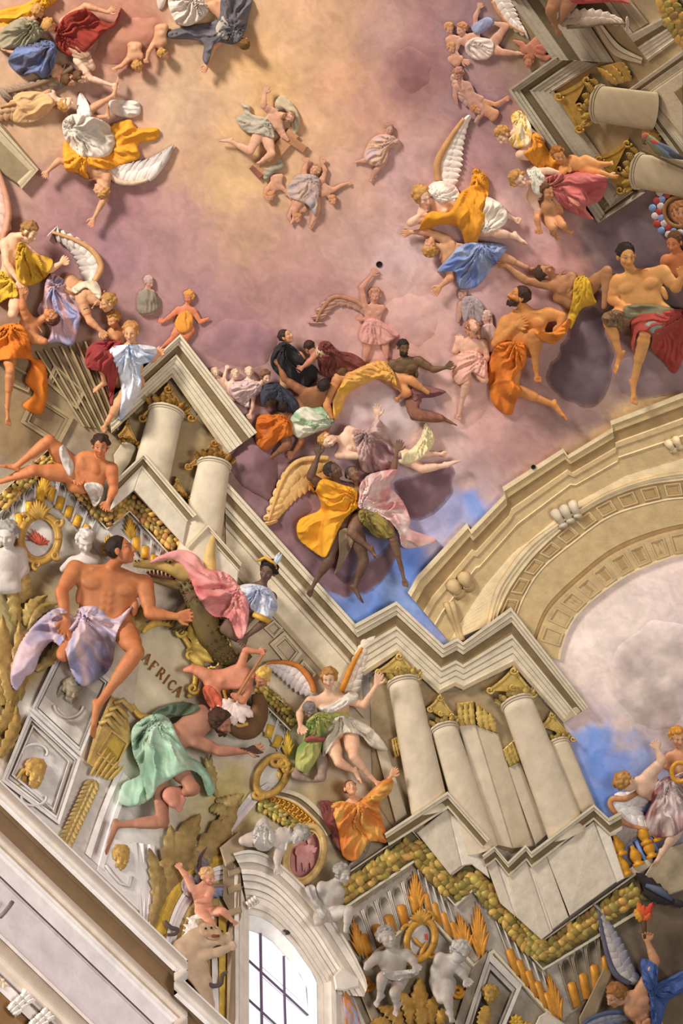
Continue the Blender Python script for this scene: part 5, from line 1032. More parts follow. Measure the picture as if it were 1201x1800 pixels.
cloud('rosy cloud beneath the seated pink woman', [(735, 660), (775, 640), (800, 620), (850, 625), (868, 660), (860, 720), (820, 755), (780, 750), (760, 700)], (208, 164, 150), (190, 150, 146), 8, edge=26.)
cloud('rose cloud billow beside the raised arm of the faint angel', [(670, 545), (700, 520), (735, 512), (768, 535), (772, 575), (745, 610), (700, 600), (676, 580)], (206, 160, 148), (190, 146, 140), 8, edge=26.)
cloud('dull purple cloud left of the black robed man', [(350, 590), (400, 560), (455, 562), (488, 590), (478, 630), (440, 650), (390, 640), (352, 620)], (152, 112, 116), (138, 98, 106), 7, edge=26.)
cloud('dark mauve cloud lobe high in the middle of the sky', [(688, 110), (705, 82), (740, 88), (762, 120), (750, 155), (715, 165), (692, 140)], (146, 102, 100), (134, 90, 92), 8, edge=26.)
cloud('brown red cloud under the two small cherubs near the top', [(165, 90), (180, 50), (215, 30), (270, 30), (290, 60), (262, 95), (225, 112), (180, 110)], (176, 118, 94), (160, 104, 84), 12, edge=26.)
cloud('grey cloud billow with pale rims inside the arch beside the shield angel', [(1080, 1150), (1120, 1105), (1165, 1090), (1215, 1120), (1215, 1240), (1170, 1285), (1115, 1266), (1084, 1220)], (182, 164, 158), (232, 212, 200), 10, edge=34.)

P1, TAN, ORT, DRK, DK2, GRY = (222, 184, 156), (200, 148, 110), (186, 120, 78), (98, 74, 58), (122, 92, 72), (196, 190, 182)
BLN, BRN, BLK = (178, 128, 66), (96, 62, 36), (40, 32, 28)
# ---------------------------------------------------------------- top left group
f = Fig('angel', 'upside down angel in white and orange drapery with one arm stretched downwards', 'angel', 27, TAN, "hd:178,334,22 fc:-1,.25,.25 up:.35,1,.1 nk:174,313 sl:188,310,20 sr:146,292,18 el:183,350,20 wl:165,384,18 hl:156,404,18 er:104,282,22 wr:83,302,20 hr:77,316,20 wa:160,272 pl:140,235 pr:165,228 kl:160,192,30 kr:128,208,26 al:199,168,22 fl:205,132,20 ar:188,205,26 fr:186,178,26", 'm', BLN, 'curl')
cloth(f, 'white_drapery', [(110, 215), (135, 200), (187, 215), (203, 247), (188, 275), (143, 275), (117, 250)], (204, 192, 176), src=(120, 225), amp=6, lam=11)
cloth(f, 'orange_drapery', [(113, 248), (143, 273), (190, 272), (202, 250), (195, 222), (228, 210), (242, 225), (278, 226), (274, 246), (244, 252), (246, 276), (226, 286), (190, 298), (152, 292), (156, 314), (135, 304), (114, 296)], (224, 150, 40), src=(150, 270), amp=6, lam=12)
cloth(f, 'white_sash', [(192, 178), (222, 176), (244, 180), (246, 200), (228, 207), (200, 200)], (208, 194, 180), ang=15, amp=4, lam=8)
cloth(f, 'white_sash', [(138, 166), (148, 168), (162, 200), (150, 206), (136, 204)], (214, 204, 194), ang=80, amp=4, lam=8)
wing(f, [(188, 300), (206, 318), (232, 322), (260, 316)], [(200, 296), (235, 284), (268, 276), (306, 254)], 10, 8, (220, 206, 192), (150, 140, 136), arm=(206, 176, 146))
f = Fig('man', 'muscular figure leaning across in a dark red robe at the top left', 'person', 27, TAN, "hd:88,46,26 fc:.3,.9,.3 up:-.6,-.6,.3 nk:108,52 sl:112,38 sr:118,66 el:150,10,24 wl:190,22,24 hl:207,10,24 wa:140,70 pl:150,82 pr:160,70", 'm', BLN, 'curl')
cloth(f, 'red_robe', [(97, 72), (112, 30), (150, 16), (178, 35), (200, 40), (213, 12), (206, 40), (182, 58), (150, 92), (120, 98)], (142, 50, 38), src=(105, 60), amp=6, lam=13, d0=14)
f = Fig('youth', 'bare shouldered youth reaching towards the upside down angel feet', 'person', 25, P1, "hd:142,136,22 fc:.4,.6,.6 up:-.8,-.3,.3 nk:150,122 sl:136,106,20 sr:165,118 el:160,138,22 wl:197,150,20 hl:212,152,20 wa:140,88 pl:130,80 pr:145,78 ", 'm', BRN, 'curl')
cloth(f, 'tunic', [(118, 78), (140, 70), (160, 92), (150, 104), (128, 100)], (170, 130, 104), ang=30, amp=3, lam=9, d0=10)
f = Fig('angel', 'young angel with tan wings looking up beside the corner block', 'angel', 26, P1, "hd:116,182,22 fc:.9,.2,.4 up:.1,.9,.4 nk:100,176 sl:92,160 sr:84,186 wa:60,176,10 pl:40,168,8 pr:40,184,8", 'f', BLN, 'curl')
wing(f, [(90, 160), (60, 172), (30, 180), (0, 188)], [(70, 200), (50, 214), (28, 212), (2, 214)], 9, 10, (196, 152, 108), (170, 124, 90), arm=(180, 132, 90))
cloth(f, 'tan_drapery', [(20, 170), (60, 160), (90, 170), (92, 190), (60, 214), (20, 212)], (204, 160, 110), ang=160, amp=4, lam=12, d0=6)
f = Fig('angel', 'dark winged figure in crumpled blue drapery at the upper left edge', 'angel', 26, TAN, "hd:122,140,14 fc:.5,.8,.2 up:-.5,.4,.3 nk:110,128,10 sl:100,118 sr:104,136 wa:70,110 pl:55,100 pr:60,118 kl:92,88,22 al:24,92,18 fl:2,82,18", 'm', BRN, 'short')
cloth(f, 'blue_drapery', [(14, 108), (40, 76), (90, 72), (100, 98), (82, 140), (60, 128), (40, 134)], (110, 124, 168), src=(95, 80), amp=6, lam=10, col2=(92, 92, 110))
wing(f, [(128, 118), (100, 134), (60, 150), (14, 162)], [(112, 148), (80, 164), (46, 168), (4, 172)], 10, 8, (150, 126, 104), (92, 86, 90), arm=(130, 100, 76))
f = Fig('man', 'figure in a grey green robe with blond curls at the left edge', 'person', 25, TAN, "hd:68,20,20 fc:.2,.9,.3 up:-.4,-.8,.2 nk:55,36 sl:40,30 sr:60,52 wa:20,58 pl:6,52 pr:10,72 el:30,54 wl:10,58 hl:0,62", 'm', BLN, 'curl')
cloth(f, 'grey_robe', [(-4, 62), (28, 34), (64, 36), (78, 58), (42, 86), (-4, 84)], (150, 138, 108), src=(60, 40), amp=5, lam=11, d0=14)
cloth(f, 'yellow_cloth', [(-5, 22), (40, 8), (72, -6), (104, -6), (74, 22), (30, 46), (-5, 58)], (220, 150, 36), src=(80, 0), amp=5, lam=12, d0=6, over=False)
for lab, s in (('pale cherub with a round head floating on the brown cloud', "hd:288,96,18 fc:.2,.9,.3 up:-.7,-.3,.6 nk:280,82 sl:270,78 sr:290,74 el:262,90,20 wl:258,104,20 hl:257,112,20 wa:282,62 pl:278,50 pr:290,48"), ('small curly cherub looking down from the brown cloud edge', "hd:242,118,18 fc:.3,.9,.2 up:-.3,-.9,.3 nk:238,104 sl:226,104 sr:250,102 el:214,116 wl:203,120 hl:200,128 wa:236,88 pl:230,80 pr:244,80")):
    Fig('cherub', lab, 'angel', 22, TAN, s, 'p', BLN, 'curl', group='cherubs near the glowing sky')
f = Fig('man', 'man in a dark grey robe seen from behind reaching into the glow', 'person', 26, TAN, "hd:429,76,24 fc:.5,.2,-.6 up:.6,.6,.4 nk:416,60 sl:398,58 sr:424,42 el:374,84,22 wl:364,116,20 hl:353,130,20 wa:396,26 pl:370,10 pr:396,0", 'm', (110, 78, 36), 'short', back=True)
cloth(f, 'dark_robe', [(294, 56), (330, 46), (382, 34), (392, -6), (440, -6), (437, 30), (428, 62), (410, 78), (378, 76), (366, 112), (356, 104), (358, 78), (340, 70), (300, 68)], (88, 82, 88), src=(412, 55), amp=6, lam=13, col2=(110, 104, 106))
cloth(f, 'grey_surplice', [(380, 46), (398, 24), (402, 66), (384, 66)], (178, 164, 148), ang=70, amp=3, lam=8, d0=26)
f = Fig('man', 'figure bundled in white drapery at the top edge', 'person', 26, TAN, "hd:318,-8,18 fc:0,.8,.4 up:0,-1,.3 nk:320,8 sl:305,14 sr:345,10 wa:328,26 pl:315,36 pr:340,34", 'm', BRN)
cloth(f, 'white_drapery', [(298, -6), (348, -6), (368, 14), (352, 36), (326, 46), (304, 32)], (216, 198, 180), src=(340, 0), amp=6, lam=10, d0=12)
cloth(f, 'white_drapery', [(276, -6), (292, -6), (288, 12), (279, 16)], (214, 196, 180), ang=80, amp=3, lam=7, over=False)
# ---------------------------------------------------------------- centre of the sky
FLAT = .6
cr = thing('cross', 'large pale wooden cross carried through the golden sky', 'cross', (490, 270))
cr_c = (178, 128, 88)
slab('beam', [(444, 296, 12), (508, 226, 12), (526, 240, 12), (462, 312, 12)], 12, cr_c, 'stone', cr, 1.5); slab('crossbar', [(496, 226), (512, 238), (541, 258), (533, 270), (504, 250)], 16, (160, 112, 78), 'stone', cr, 1.5); slab('beam_end', [(438, 296), (444, 290), (464, 308), (456, 316)], 14, (136, 82, 62), 'stone', cr, 1.5)
f = Fig('man', 'man with one raised hand bearing the cross in the golden sky', 'person', 25, (204, 156, 126), "hd:507,206,26 fc:.1,.4,.8 up:.7,.5,.4 nk:494,202 sl:478,196 sr:490,222 el:463,186,24 wl:466,164,22 hl:471,145,20 er:498,238 wr:506,246 wa:476,216 pl:462,222 pr:468,236 kl:440,266,26 al:405,248,18 fl:384,252,14 kr:478,270,30 ar:462,282,20 fr:452,292,16", 'm', (130, 90, 60), 'short', beard=.8, z=6)
cloth(f, 'grey_drapery', [(424, 182), (440, 186), (442, 200), (472, 210), (482, 242), (458, 236), (428, 230), (416, 208), (430, 198)], (150, 146, 130), src=(470, 215), amp=5, lam=9, col2=(176, 160, 136))
cloth(f, 'cape', [(484, 178), (496, 168), (516, 184), (527, 208), (524, 230), (514, 238), (512, 214), (500, 192), (486, 196)], (184, 166, 134), ang=60, amp=4, lam=9, over=False)
cloth(f, 'grey_drapery', [(462, 300), (470, 284), (492, 278), (500, 294), (482, 304), (466, 318)], (150, 142, 118), ang=20, amp=4, lam=8, over=False)
gh = (198, 146, 116)
f = Fig('angel', 'faint angel in grey blue drapery lifting both hands beneath the cross', 'angel', 22, gh, "hd:554,300,14 fc:-.3,-.4,.6 up:.2,-1,.2 nk:550,316 sl:535,320 sr:566,318 el:536,298 wl:540,286 hl:536,276 er:572,300 wr:566,286 hr:570,276 wa:544,340 pl:530,350 pr:555,352 kl:520,366,14 kr:556,376,14 al:516,386 fl:508,392 ar:548,394 fr:544,402", 'f', (170, 120, 80), 'curl')
cloth(f, 'grey_blue_drapery', [(500, 340), (520, 310), (545, 306), (562, 316), (560, 350), (555, 380), (540, 360), (515, 350)], (156, 142, 146), src=(550, 315), amp=5, lam=9, col2=(180, 150, 132))
for lab, s in (('faint cherub crouching below the cross foot', "hd:476,346,12 fc:-.2,.5,.7 up:0,-1,.2 nk:482,334 sl:470,332 sr:496,330 el:466,344 wl:474,356 er:506,340 wr:512,350 wa:486,320 pl:480,312 pr:494,310"), ('faint cherub leaning out right of the grey blue angel', "hd:585,352,12 fc:.4,.4,.6 up:0,-1,.2 nk:576,342 sl:564,344 sr:586,334 er:600,326 wr:612,322 hr:618,322 wa:566,330 pl:556,326 pr:566,316"), ('faint cherub at the lowest edge of the pale group', "hd:524,384,12 fc:-.3,.6,.6 up:-.3,-.9,.2 nk:526,372 sl:514,368 sr:538,370 el:508,380 wl:512,390 wa:524,356 pl:518,348 pr:530,348")):
    Fig('cherub', lab, 'angel', 17, gh, s, 'p', (176, 120, 76), 'curl', group='faint cherubs under the cross')
f = Fig('man', 'faint pair like figure in mauve drapery alone in the rosy sky', 'person', 20, (192, 146, 124), "hd:684,228,12 fc:.2,.2,.8 up:.1,-1,.2 nk:680,240 sl:668,244 sr:692,242 el:660,256 wl:652,266 hl:648,274 wa:674,260 pl:660,276 pr:674,280 kl:646,282,14 kr:664,296,14 al:632,284 fl:622,284 ar:656,312 fr:652,322", 'm', (150, 110, 90))
cloth(f, 'mauve_drapery', [(652, 246), (674, 236), (700, 244), (704, 258), (684, 262), (680, 284), (656, 292), (640, 276)], (178, 150, 150), src=(690, 250), amp=5, lam=8, col2=(196, 152, 122))
# ---------------------------------------------------------------- faint angels, upper right
f = Fig('angel', 'pale flying angel with white wing and blue patches at the upper right', 'angel', 23, (206, 156, 132), "hd:812,52,14 fc:-.6,.3,.5 up:-.2,-1,.2 nk:818,66 sl:806,72 sr:838,62 el:800,92 wl:812,106 hl:840,116 er:836,30 wr:842,14 hr:846,2 wa:842,80 pl:858,84 pr:852,96 kl:884,92,18 al:912,94 fl:930,98 kr:890,46,14 ar:866,40 fr:858,30", 'f', (180, 120, 80), 'curl')
cloth(f, 'white_drapery', [(818, 78), (836, 66), (866, 72), (864, 98), (840, 106), (822, 96)], (208, 186, 172), src=(825, 72), amp=5, lam=8)
cloth(f, 'blue_drapery', [(830, 46), (856, 30), (868, 40), (852, 56), (836, 60)], (146, 148, 178), ang=140, amp=4, lam=8)
wing(f, [(866, 2), (876, 22), (896, 44), (922, 58)], [(900, 4), (908, 18), (914, 34), (926, 56)], 8, 9, (222, 208, 194), (206, 184, 170), arm=(196, 140, 96), r=3)
f = Fig('angel', 'faint red tinged figure drifting beside the dark cornice', 'angel', 22, (188, 124, 98), "hd:930,108,16 fc:-.3,.3,.8 up:0,-1,.2 nk:934,92 sl:922,88 sr:950,96 er:960,102 wr:968,98 hr:976,96 el:918,78 wl:904,72 wa:944,78 pl:950,66 pr:962,70", 'm', (150, 90, 60), 'curl')
cloth(f, 'red_drapery', [(940, 82), (956, 78), (964, 88), (956, 96), (942, 92)], (180, 104, 82), ang=20, amp=3, lam=7)
f = Fig('cherub', 'faint cherub stretching an arm to the cornice corner', 'angel', 20, (198, 142, 108), "hd:838,192,14 fc:.2,.6,.6 up:-.8,-.4,.2 nk:846,188 sl:850,178 sr:852,200 el:872,184,14 wl:888,174 hl:900,170 wa:862,198 pl:872,198 pr:866,208", 'p', (170, 116, 70), 'curl')
f = Fig('angel', 'ghostly brown winged figure fading into the lilac clouds', 'angel', 22, (184, 138, 122), "hd:806,130,12 fc:-.3,.5,.6 up:0,-1,.1 nk:812,146 sl:802,152 sr:824,148 wa:826,168 pl:832,180 pr:846,174 kl:850,196,12 al:836,214 el:800,168 wl:804,184", 'f', (160, 110, 84), 'curl')
wing(f, [(804, 130), (812, 156), (830, 168), (846, 172)], [(802, 150), (810, 176), (822, 190), (838, 196)], 7, 9, (188, 148, 130), (170, 130, 120), arm=(164, 116, 92), r=3)
for lab, c in (('upper faint cherub head at the edge of the lilac cloud', (790, 50)), ('lower faint cherub head at the edge of the lilac cloud', (794, 84))):
    Fig('cherub', lab, 'angel', 20, (204, 150, 122), "hd:%d,%d,12 fc:.4,.5,.7 up:0,-1,.2 nk:%d,%d sl:%d,%d sr:%d,%d wa:%d,%d" % (c[0], c[1], c[0]+6, c[1]+16, c[0]-4, c[1]+20, c[0]+18, c[1]+18, c[0]+8, c[1]+26), 'p', (186, 130, 84), 'curl', group='faint cherub heads')
FLAT = 1.
# ---------------------------------------------------------------- the orange draped winged angel and the one below
f = Fig('angel', 'reclining angel with tall white wing and billowing orange drapery', 'angel', 37, P1, "hd:742,346,38 fc:.7,.4,.65 up:-.25,-.9,.2 nk:764,352,26 sl:776,336,30 sr:766,376,24 el:796,352,34 wl:806,366,36 hl:810,378,36 er:722,392,30 wr:738,378,34 hr:744,368,34 wa:806,362 pl:832,368 pr:826,394 kl:872,368,34 al:894,380,24 fl:918,388,22 kr:872,408,38 ar:906,416,26 fr:922,434,24", 'f', BLN, 'curl')
wing(f, [(770, 318), (770, 284), (790, 246), (816, 208)], [(806, 318), (814, 290), (816, 258), (824, 216)], 12, 11, (226, 212, 200), (216, 196, 182), arm=(190, 140, 90), r=6)
cloth(f, 'white_sleeve', [(752, 332), (770, 318), (800, 326), (810, 352), (790, 352), (772, 356)], (224, 208, 192), src=(760, 350), amp=5, lam=9)
cloth(f, 'white_drapery', [(850, 346), (878, 356), (892, 374), (886, 396), (850, 410), (838, 380)], (222, 206, 188), src=(845, 400), amp=5, lam=10)
cloth(f, 'orange_drapery', [(738, 398), (756, 372), (790, 372), (808, 340), (826, 326), (834, 296), (858, 314), (858, 346), (852, 384), (842, 416), (832, 458), (818, 430), (806, 400), (770, 396), (744, 412)], (214, 142, 38), src=(838, 306), amp=8, lam=12, lift=5)
f = Fig('man', 'blond figure in blue drapery hanging below the orange draped angel', 'person', 30, TAN, "hd:756,434,24 fc:-.5,-.6,.5 up:-.5,.6,.5 nk:776,436 sl:786,422 sr:784,454 el:752,408,20 wl:722,408 hl:702,413 er:792,488,22 wr:774,504,20 hr:757,524,20 wa:810,448 pl:836,440 pr:838,462 kl:878,448,26 al:926,470 fl:940,478", 'm', BLN, 'curl')
cloth(f, 'blue_drapery', [(768, 478), (790, 452), (812, 430), (850, 426), (890, 432), (886, 446), (866, 470), (838, 504), (806, 506), (800, 478)], (96, 116, 172), src=(850, 430), amp=7, lam=12, col2=(150, 160, 186))
# ---------------------------------------------------------------- group by the upper right cornice
f = Fig('angel', 'blond angel in a white and yellow robe peering down beside the cornice', 'angel', 30, P1, "hd:884,238,30 fc:-.4,.8,.4 up:-.7,-.6,.3 nk:902,234,24 sl:908,214 sr:910,250 wa:926,236 pl:946,250 pr:936,268 kl:914,272,34 al:940,280 fl:950,288", 'f', BLN, 'curl', z=18)
cloth(f, 'white_tunic', [(898, 206), (914, 194), (930, 212), (936, 234), (930, 254), (906, 260), (894, 246), (906, 230)], (228, 204, 168), src=(915, 198), amp=6, lam=9, col2=(226, 176, 70))
cloth(f, 'orange_skirt', [(936, 236), (950, 238), (962, 260), (976, 274), (994, 290), (988, 306), (948, 308), (936, 288), (922, 270), (936, 256)], (214, 136, 40), src=(936, 240), amp=6, lam=11, d0=12)
f = Fig('woman', 'blond woman in a billowing rose robe beside the cornice', 'person', 34, P1, "hd:912,316,42 fc:.45,.25,.85 up:-.75,-.65,.1 nk:934,322,30 sl:944,304 sr:934,346 el:962,300,34 wl:984,304,36 er:946,370 wa:962,326 pl:990,322 pr:984,346 kl:1036,316,40 kr:1020,352,36 al:1066,310,24 fl:1082,310,24", 'f', BLN, 'curl', z=22)
cloth(f, 'white_bodice', [(926, 300), (938, 290), (958, 310), (966, 330), (950, 346), (936, 336), (934, 318)], (206, 196, 176), src=(934, 300), amp=4, lam=8)
cloth(f, 'rose_robe', [(958, 316), (978, 306), (1010, 302), (1044, 306), (1068, 318), (1056, 352), (1030, 364), (1044, 386), (1010, 376), (984, 358), (972, 340)], (178, 84, 84), src=(965, 322), amp=8, lam=13, d0=16, col2=(194, 110, 100))
f = Fig('cherub', 'golden skinned cherub lying on the rose robe against the cornice', 'angel', 28, (214, 150, 88), "hd:982,272,66 fc:.35,.5,.8 up:-.3,-.9,.2 nk:996,284,54 sl:990,296,54 sr:1006,278,50 el:988,306,60 wl:996,298,62 hl:1000,296,62 wa:1018,290,48 pl:1030,282,46 pr:1028,300,48 kl:1052,290,50 al:1068,288,44 fl:1078,284,44 kr:1052,304,50 ar:1076,310,44 fr:1086,314,44", 'p', (150, 90, 40), 'curl')
f = Fig('cherub', 'naked cherub with dangling legs below the blond woman', 'angel', 30, (200, 142, 96), "hd:962,336,46 fc:.6,.3,.6 up:-.2,-.9,.2 nk:962,354,36 sl:948,360 sr:978,356 el:944,384,36 wl:948,402,36 hl:948,414,36 er:986,372 wa:966,374 pl:962,384 pr:976,382 kl:972,400,38 al:974,412 fl:984,420 kr:990,396,36 ar:998,406 fr:1008,410", 'p', BRN, 'curl', z=10)
# ---------------------------------------------------------------- muscular men on the right
f = Fig('man', 'short haired muscular man seated astride the dark cloud at right', 'person', 43, (204, 146, 84), "hd:1101,450,62 fc:.3,.3,.9 up:-.1,-1,.05 nk:1112,480,44 sl:1080,494,42 sr:1166,478,48 el:1076,526,44 wl:1098,540,54 hl:1112,548,56 er:1188,506,56 wr:1200,486,64 hr:1198,470,66 wa:1130,524,42 pl:1112,552,36 pr:1166,552,40 kl:1070,560,62 al:1090,622,44 fl:1074,656,46 kr:1134,586,78 ar:1114,674,50 fr:1119,712,56", 'm', BLK, 'short', z=4)
cloth(f, 'red_robe', [(1112, 560), (1150, 550), (1210, 546), (1210, 600), (1188, 656), (1166, 636), (1146, 614), (1146, 590), (1122, 584), (1112, 620)], (158, 64, 54), src=(1195, 550), amp=8, lam=14)
cloth(f, 'green_cloth', [(1098, 540), (1130, 534), (1176, 540), (1200, 552), (1150, 562), (1104, 560)], (112, 106, 78), ang=5, amp=4, lam=9)
cloth(f, 'fur_boot', [(1058, 556), (1082, 544), (1104, 556), (1108, 590), (1094, 586), (1084, 576), (1066, 574)], (120, 90, 64), ang=70, amp=7, lam=5)
cloth(f, 'blue_lining', [(1134, 570), (1158, 562), (1172, 578), (1150, 588)], (128, 138, 122), ang=30, amp=3, lam=8, d0=30, lift=5)
f = Fig('man', 'orange tinged man cut by the right edge behind the short haired man', 'person', 36, (198, 122, 76), "hd:1186,426,26 fc:-.4,.4,.8 up:0,-1,.1 nk:1192,448,18 sl:1172,458 sr:1212,452 wa:1190,482 el:1170,480 wl:1180,500", 'm', BRN, 'short')
f = Fig('man', 'dark haired man lying back with one arm stretched to the left', 'person', 34, (170, 122, 82), "hd:958,478,34 fc:.4,-.6,.6 up:-.9,.1,.3 nk:976,490,26 sl:976,502,28 sr:1010,484,20 el:926,494,26 wl:890,466,22 hl:868,462,22 wa:990,520 pl:1006,534 pr:1026,516 kr:1068,476,54 ar:1062,540,46", 'm', (70, 48, 34), 'short')
cloth(f, 'yellow_cloth', [(1010, 494), (1024, 484), (1036, 492), (1044, 520), (1048, 534), (1022, 544), (1004, 578), (998, 560), (1006, 530)], (206, 160, 44), src=(1030, 486), amp=6, lam=8, d0=16, lift=5)
f = Fig('man', 'bearded man in orange drapery gazing upwards with arms crossed', 'person', 40, (196, 132, 70), "hd:912,522,50 fc:-.85,-.35,.35 up:.3,-.9,.1 nk:926,546,38 sl:890,566,36 sr:966,552,34 el:872,604,44 wl:908,572,54 hl:932,562,56 er:988,556,38 wr:984,572,46 hr:984,592,48 wa:924,590,36 pl:900,620,32 pr:936,612,32 kl:902,682,50 al:974,712,34 fl:992,744,36 kr:938,588,70 ar:942,648,48 fr:948,672,52", 'm', (58, 38, 24), 'short', beard=.9, z=6)
cloth(f, 'orange_robe', [(860, 636), (876, 606), (906, 600), (922, 606), (924, 640), (902, 668), (918, 684), (908, 704), (897, 730), (868, 712), (860, 680)], (204, 112, 36), src=(912, 600), amp=8, lam=12, lift=5)
cloth(f, 'orange_sash', [(938, 578), (970, 584), (1000, 560), (1002, 576), (976, 604), (950, 596)], (206, 122, 44), ang=-10, amp=5, lam=9, d0=10)
f = Fig('woman', 'bare breasted pale woman in pink drapery looking upward', 'person', 30, (216, 172, 146), "hd:832,574,30 fc:.2,-.7,.6 up:-.2,-.7,-.5 nk:828,596,22 sl:808,600 sr:850,604 el:800,618 wl:808,600 hl:806,590 er:856,628 wr:846,646 wa:828,624 pl:814,644 pr:840,644 kl:820,672,34 al:810,716 fl:806,740 kr:852,668,30", 'f', (156, 104, 72), 'long')
cloth(f, 'pink_drapery', [(796, 640), (806, 622), (834, 616), (856, 636), (852, 664), (830, 654), (822, 668), (806, 676), (794, 660)], (214, 160, 140), src=(850, 630), amp=5, lam=9)
FLAT = .5
f = Fig('man', 'faint grey robed figure bending over behind the pale woman', 'person', 22, (182, 140, 122), "hd:814,518,12 fc:-.6,.3,.5 up:-.4,-.8,.1 nk:822,530 sl:812,536 sr:838,532 el:808,552 wl:806,566 er:846,552 wr:842,568 wa:830,552 pl:824,564 pr:838,566", 'm', (130, 100, 90))
cloth(f, 'grey_robe', [(812, 528), (830, 520), (848, 534), (850, 556), (838, 572), (816, 566)], (160, 142, 140), src=(828, 526), amp=4, lam=8)
f = Fig('woman', 'faint veiled woman standing in haze between pale woman and orange man', 'person', 22, (206, 160, 140), "hd:855,558,12 fc:-.6,.2,.6 up:0,-1,.1 nk:858,574 sl:848,580 sr:870,580 wa:860,600 pl:852,612 pr:868,612", 'f', (190, 160, 146), 'long')
cloth(f, 'veil', [(846, 576), (866, 570), (876, 590), (870, 616), (850, 614)], (204, 168, 154), ang=80, amp=4, lam=8)
FLAT = 1.
# ---------------------------------------------------------------- central group
f = Fig('man', 'man in a black robe with his face turned up to the light', 'person', 27, TAN, "hd:503,592,34 fc:.7,-.4,.5 up:-.3,-.9,.1 nk:500,612,28 sl:484,626,28 sr:526,626,30 wa:508,650 pl:500,676 pr:530,676 er:548,656", 'm', (56, 40, 34), 'short')
cloth(f, 'black_robe', [(478, 622), (490, 604), (504, 602), (522, 614), (538, 634), (556, 646), (556, 668), (536, 680), (508, 668), (486, 656), (476, 640)], (46, 42, 42), src=(500, 602), amp=7, lam=11, d0=14)
f = Fig('man', 'dark haired man in a deep maroon robe leaning to the left', 'person', 25, (176, 118, 92), "hd:545,612,34 fc:-.2,.4,-.4 up:-.2,-.9,.2 nk:558,622,28 sl:562,616,32 sr:580,636 el:546,634,40 wl:532,646,40 hl:520,654,42 wa:596,634 pl:618,636 pr:618,652", 'm', (60, 34, 30), 'short')
cloth(f, 'maroon_robe', [(560, 606), (578, 600), (594, 616), (622, 622), (642, 638), (634, 654), (604, 656), (576, 664), (560, 646)], (112, 56, 50), src=(565, 612), amp=6, lam=11, d0=18)
cloth(f, 'pale_sleeve', [(556, 612), (566, 606), (576, 616), (568, 632), (558, 628)], (190, 168, 130), ang=60, amp=3, lam=7, d0=30)
f = Fig('man', 'dark skinned bearded man bare to the waist stretching a hand to the right', 'person', 27, (108, 82, 56), "hd:709,611,40 fc:.3,.35,.85 up:0,-1,.1 nk:712,630,32 sl:690,640,30 sr:736,634,32 el:688,662 er:762,650,34 wr:784,646,34 hr:800,634,36 wa:714,656 pl:706,676 pr:724,676", 'm', (36, 30, 26), 'short', beard=.9)
f = Fig('woman', 'pale haired woman in white drapery lying among pale figures', 'person', 22, P1, "hd:467,662,24 fc:.5,.5,.7 up:-.1,-1,.1 nk:458,676 sl:448,680 sr:462,690 el:444,712 wl:440,728 hl:438,736 wa:430,682 pl:412,680 pr:416,694", 'f', (120, 80, 56), 'curl')
cloth(f, 'white_drapery', [(402, 690), (410, 672), (436, 668), (458, 676), (458, 692), (440, 700), (438, 716), (424, 712), (412, 702)], (206, 178, 166), src=(455, 675), amp=5, lam=8, col2=(186, 152, 156))
for lab, s in (('tiny pale cherub raising an arm behind the white draped woman', "hd:414,658,16 fc:.2,.3,.9 up:0,-1,.1 nk:408,670 sl:398,676 sr:416,676 el:394,664 wl:398,648 hl:401,638 wa:406,690 pl:402,700 pr:412,700"), ('tiny pale cherub head next to the white draped woman', "hd:438,654,14 fc:.1,.3,.9 up:0,-1,.1 nk:436,666 sl:428,670 sr:446,670 wa:436,680 pl:430,690 pr:442,690"), ('tiny cherub at the very edge of the peaked cornice', "hd:378,655,12 fc:.4,.3,.8 up:0,-1,.1 nk:384,664 sl:376,670 sr:394,668 wa:390,680 pl:386,690 pr:396,690")):
    Fig('cherub', lab, 'angel', 17, (224, 190, 166), s, 'p', (214, 176, 140), 'curl', group='tiny pale cherubs by the cornice')
f = Fig('man', 'dark skinned figure bent low in a dark blue robe', 'person', 25, DRK, "hd:468,704,36 fc:-.5,.6,.6 up:-.3,-.9,.2 nk:480,700 sl:474,690 sr:492,706 wa:498,700 pl:512,706 pr:510,718", 'm', (40, 30, 26), 'short')
cloth(f, 'dark_blue_robe', [(458, 690), (466, 676), (486, 672), (508, 690), (526, 712), (514, 726), (496, 712), (476, 700), (462, 716)], (60, 60, 72), src=(485, 676), amp=6, lam=10, d0=16)
f = Fig('man', 'bare backed dark haired man lifting one hand beside the black robe', 'person', 28, (150, 100, 66), "hd:568,676,40 fc:.3,-.6,-.4 up:.6,-.7,.3 nk:558,684,32 sl:526,684,32 sr:572,704 el:500,666,38 wl:491,642,40 hl:484,628,42 wa:542,706 pl:530,726 pr:554,730", 'm', (44, 32, 26), 'short', back=True)
f = Fig('man', 'kneeling brown skinned figure in crumpled orange cloth near the cornice edge', 'person', 28, (132, 90, 64), "hd:496,716,18 fc:.3,.8,-.3 up:-.2,-.6,.4 nk:496,726,20 sl:480,734 sr:514,732 wa:488,748 pl:472,764 pr:498,762 kr:506,782,26 ar:482,800 fr:474,808", 'm', (44, 32, 26), 'short', back=True)
cloth(f, 'orange_cloth', [(452, 736), (470, 728), (500, 730), (516, 746), (516, 764), (498, 770), (480, 784), (466, 792), (450, 778)], (196, 104, 34), src=(505, 735), amp=7, lam=11, d0=14)
f = Fig('man', 'figure wrapped in a glossy green and white cloth', 'person', 27, (180, 124, 88), "hd:520,742,8 fc:0,.5,-.5 up:-.5,-.6,.1 nk:526,745,12 sl:520,736,14 sr:524,758,14 el:530,776 wl:516,796 hl:504,806 wa:552,744 pl:570,738 pr:572,752", 'm', (150, 120, 70))
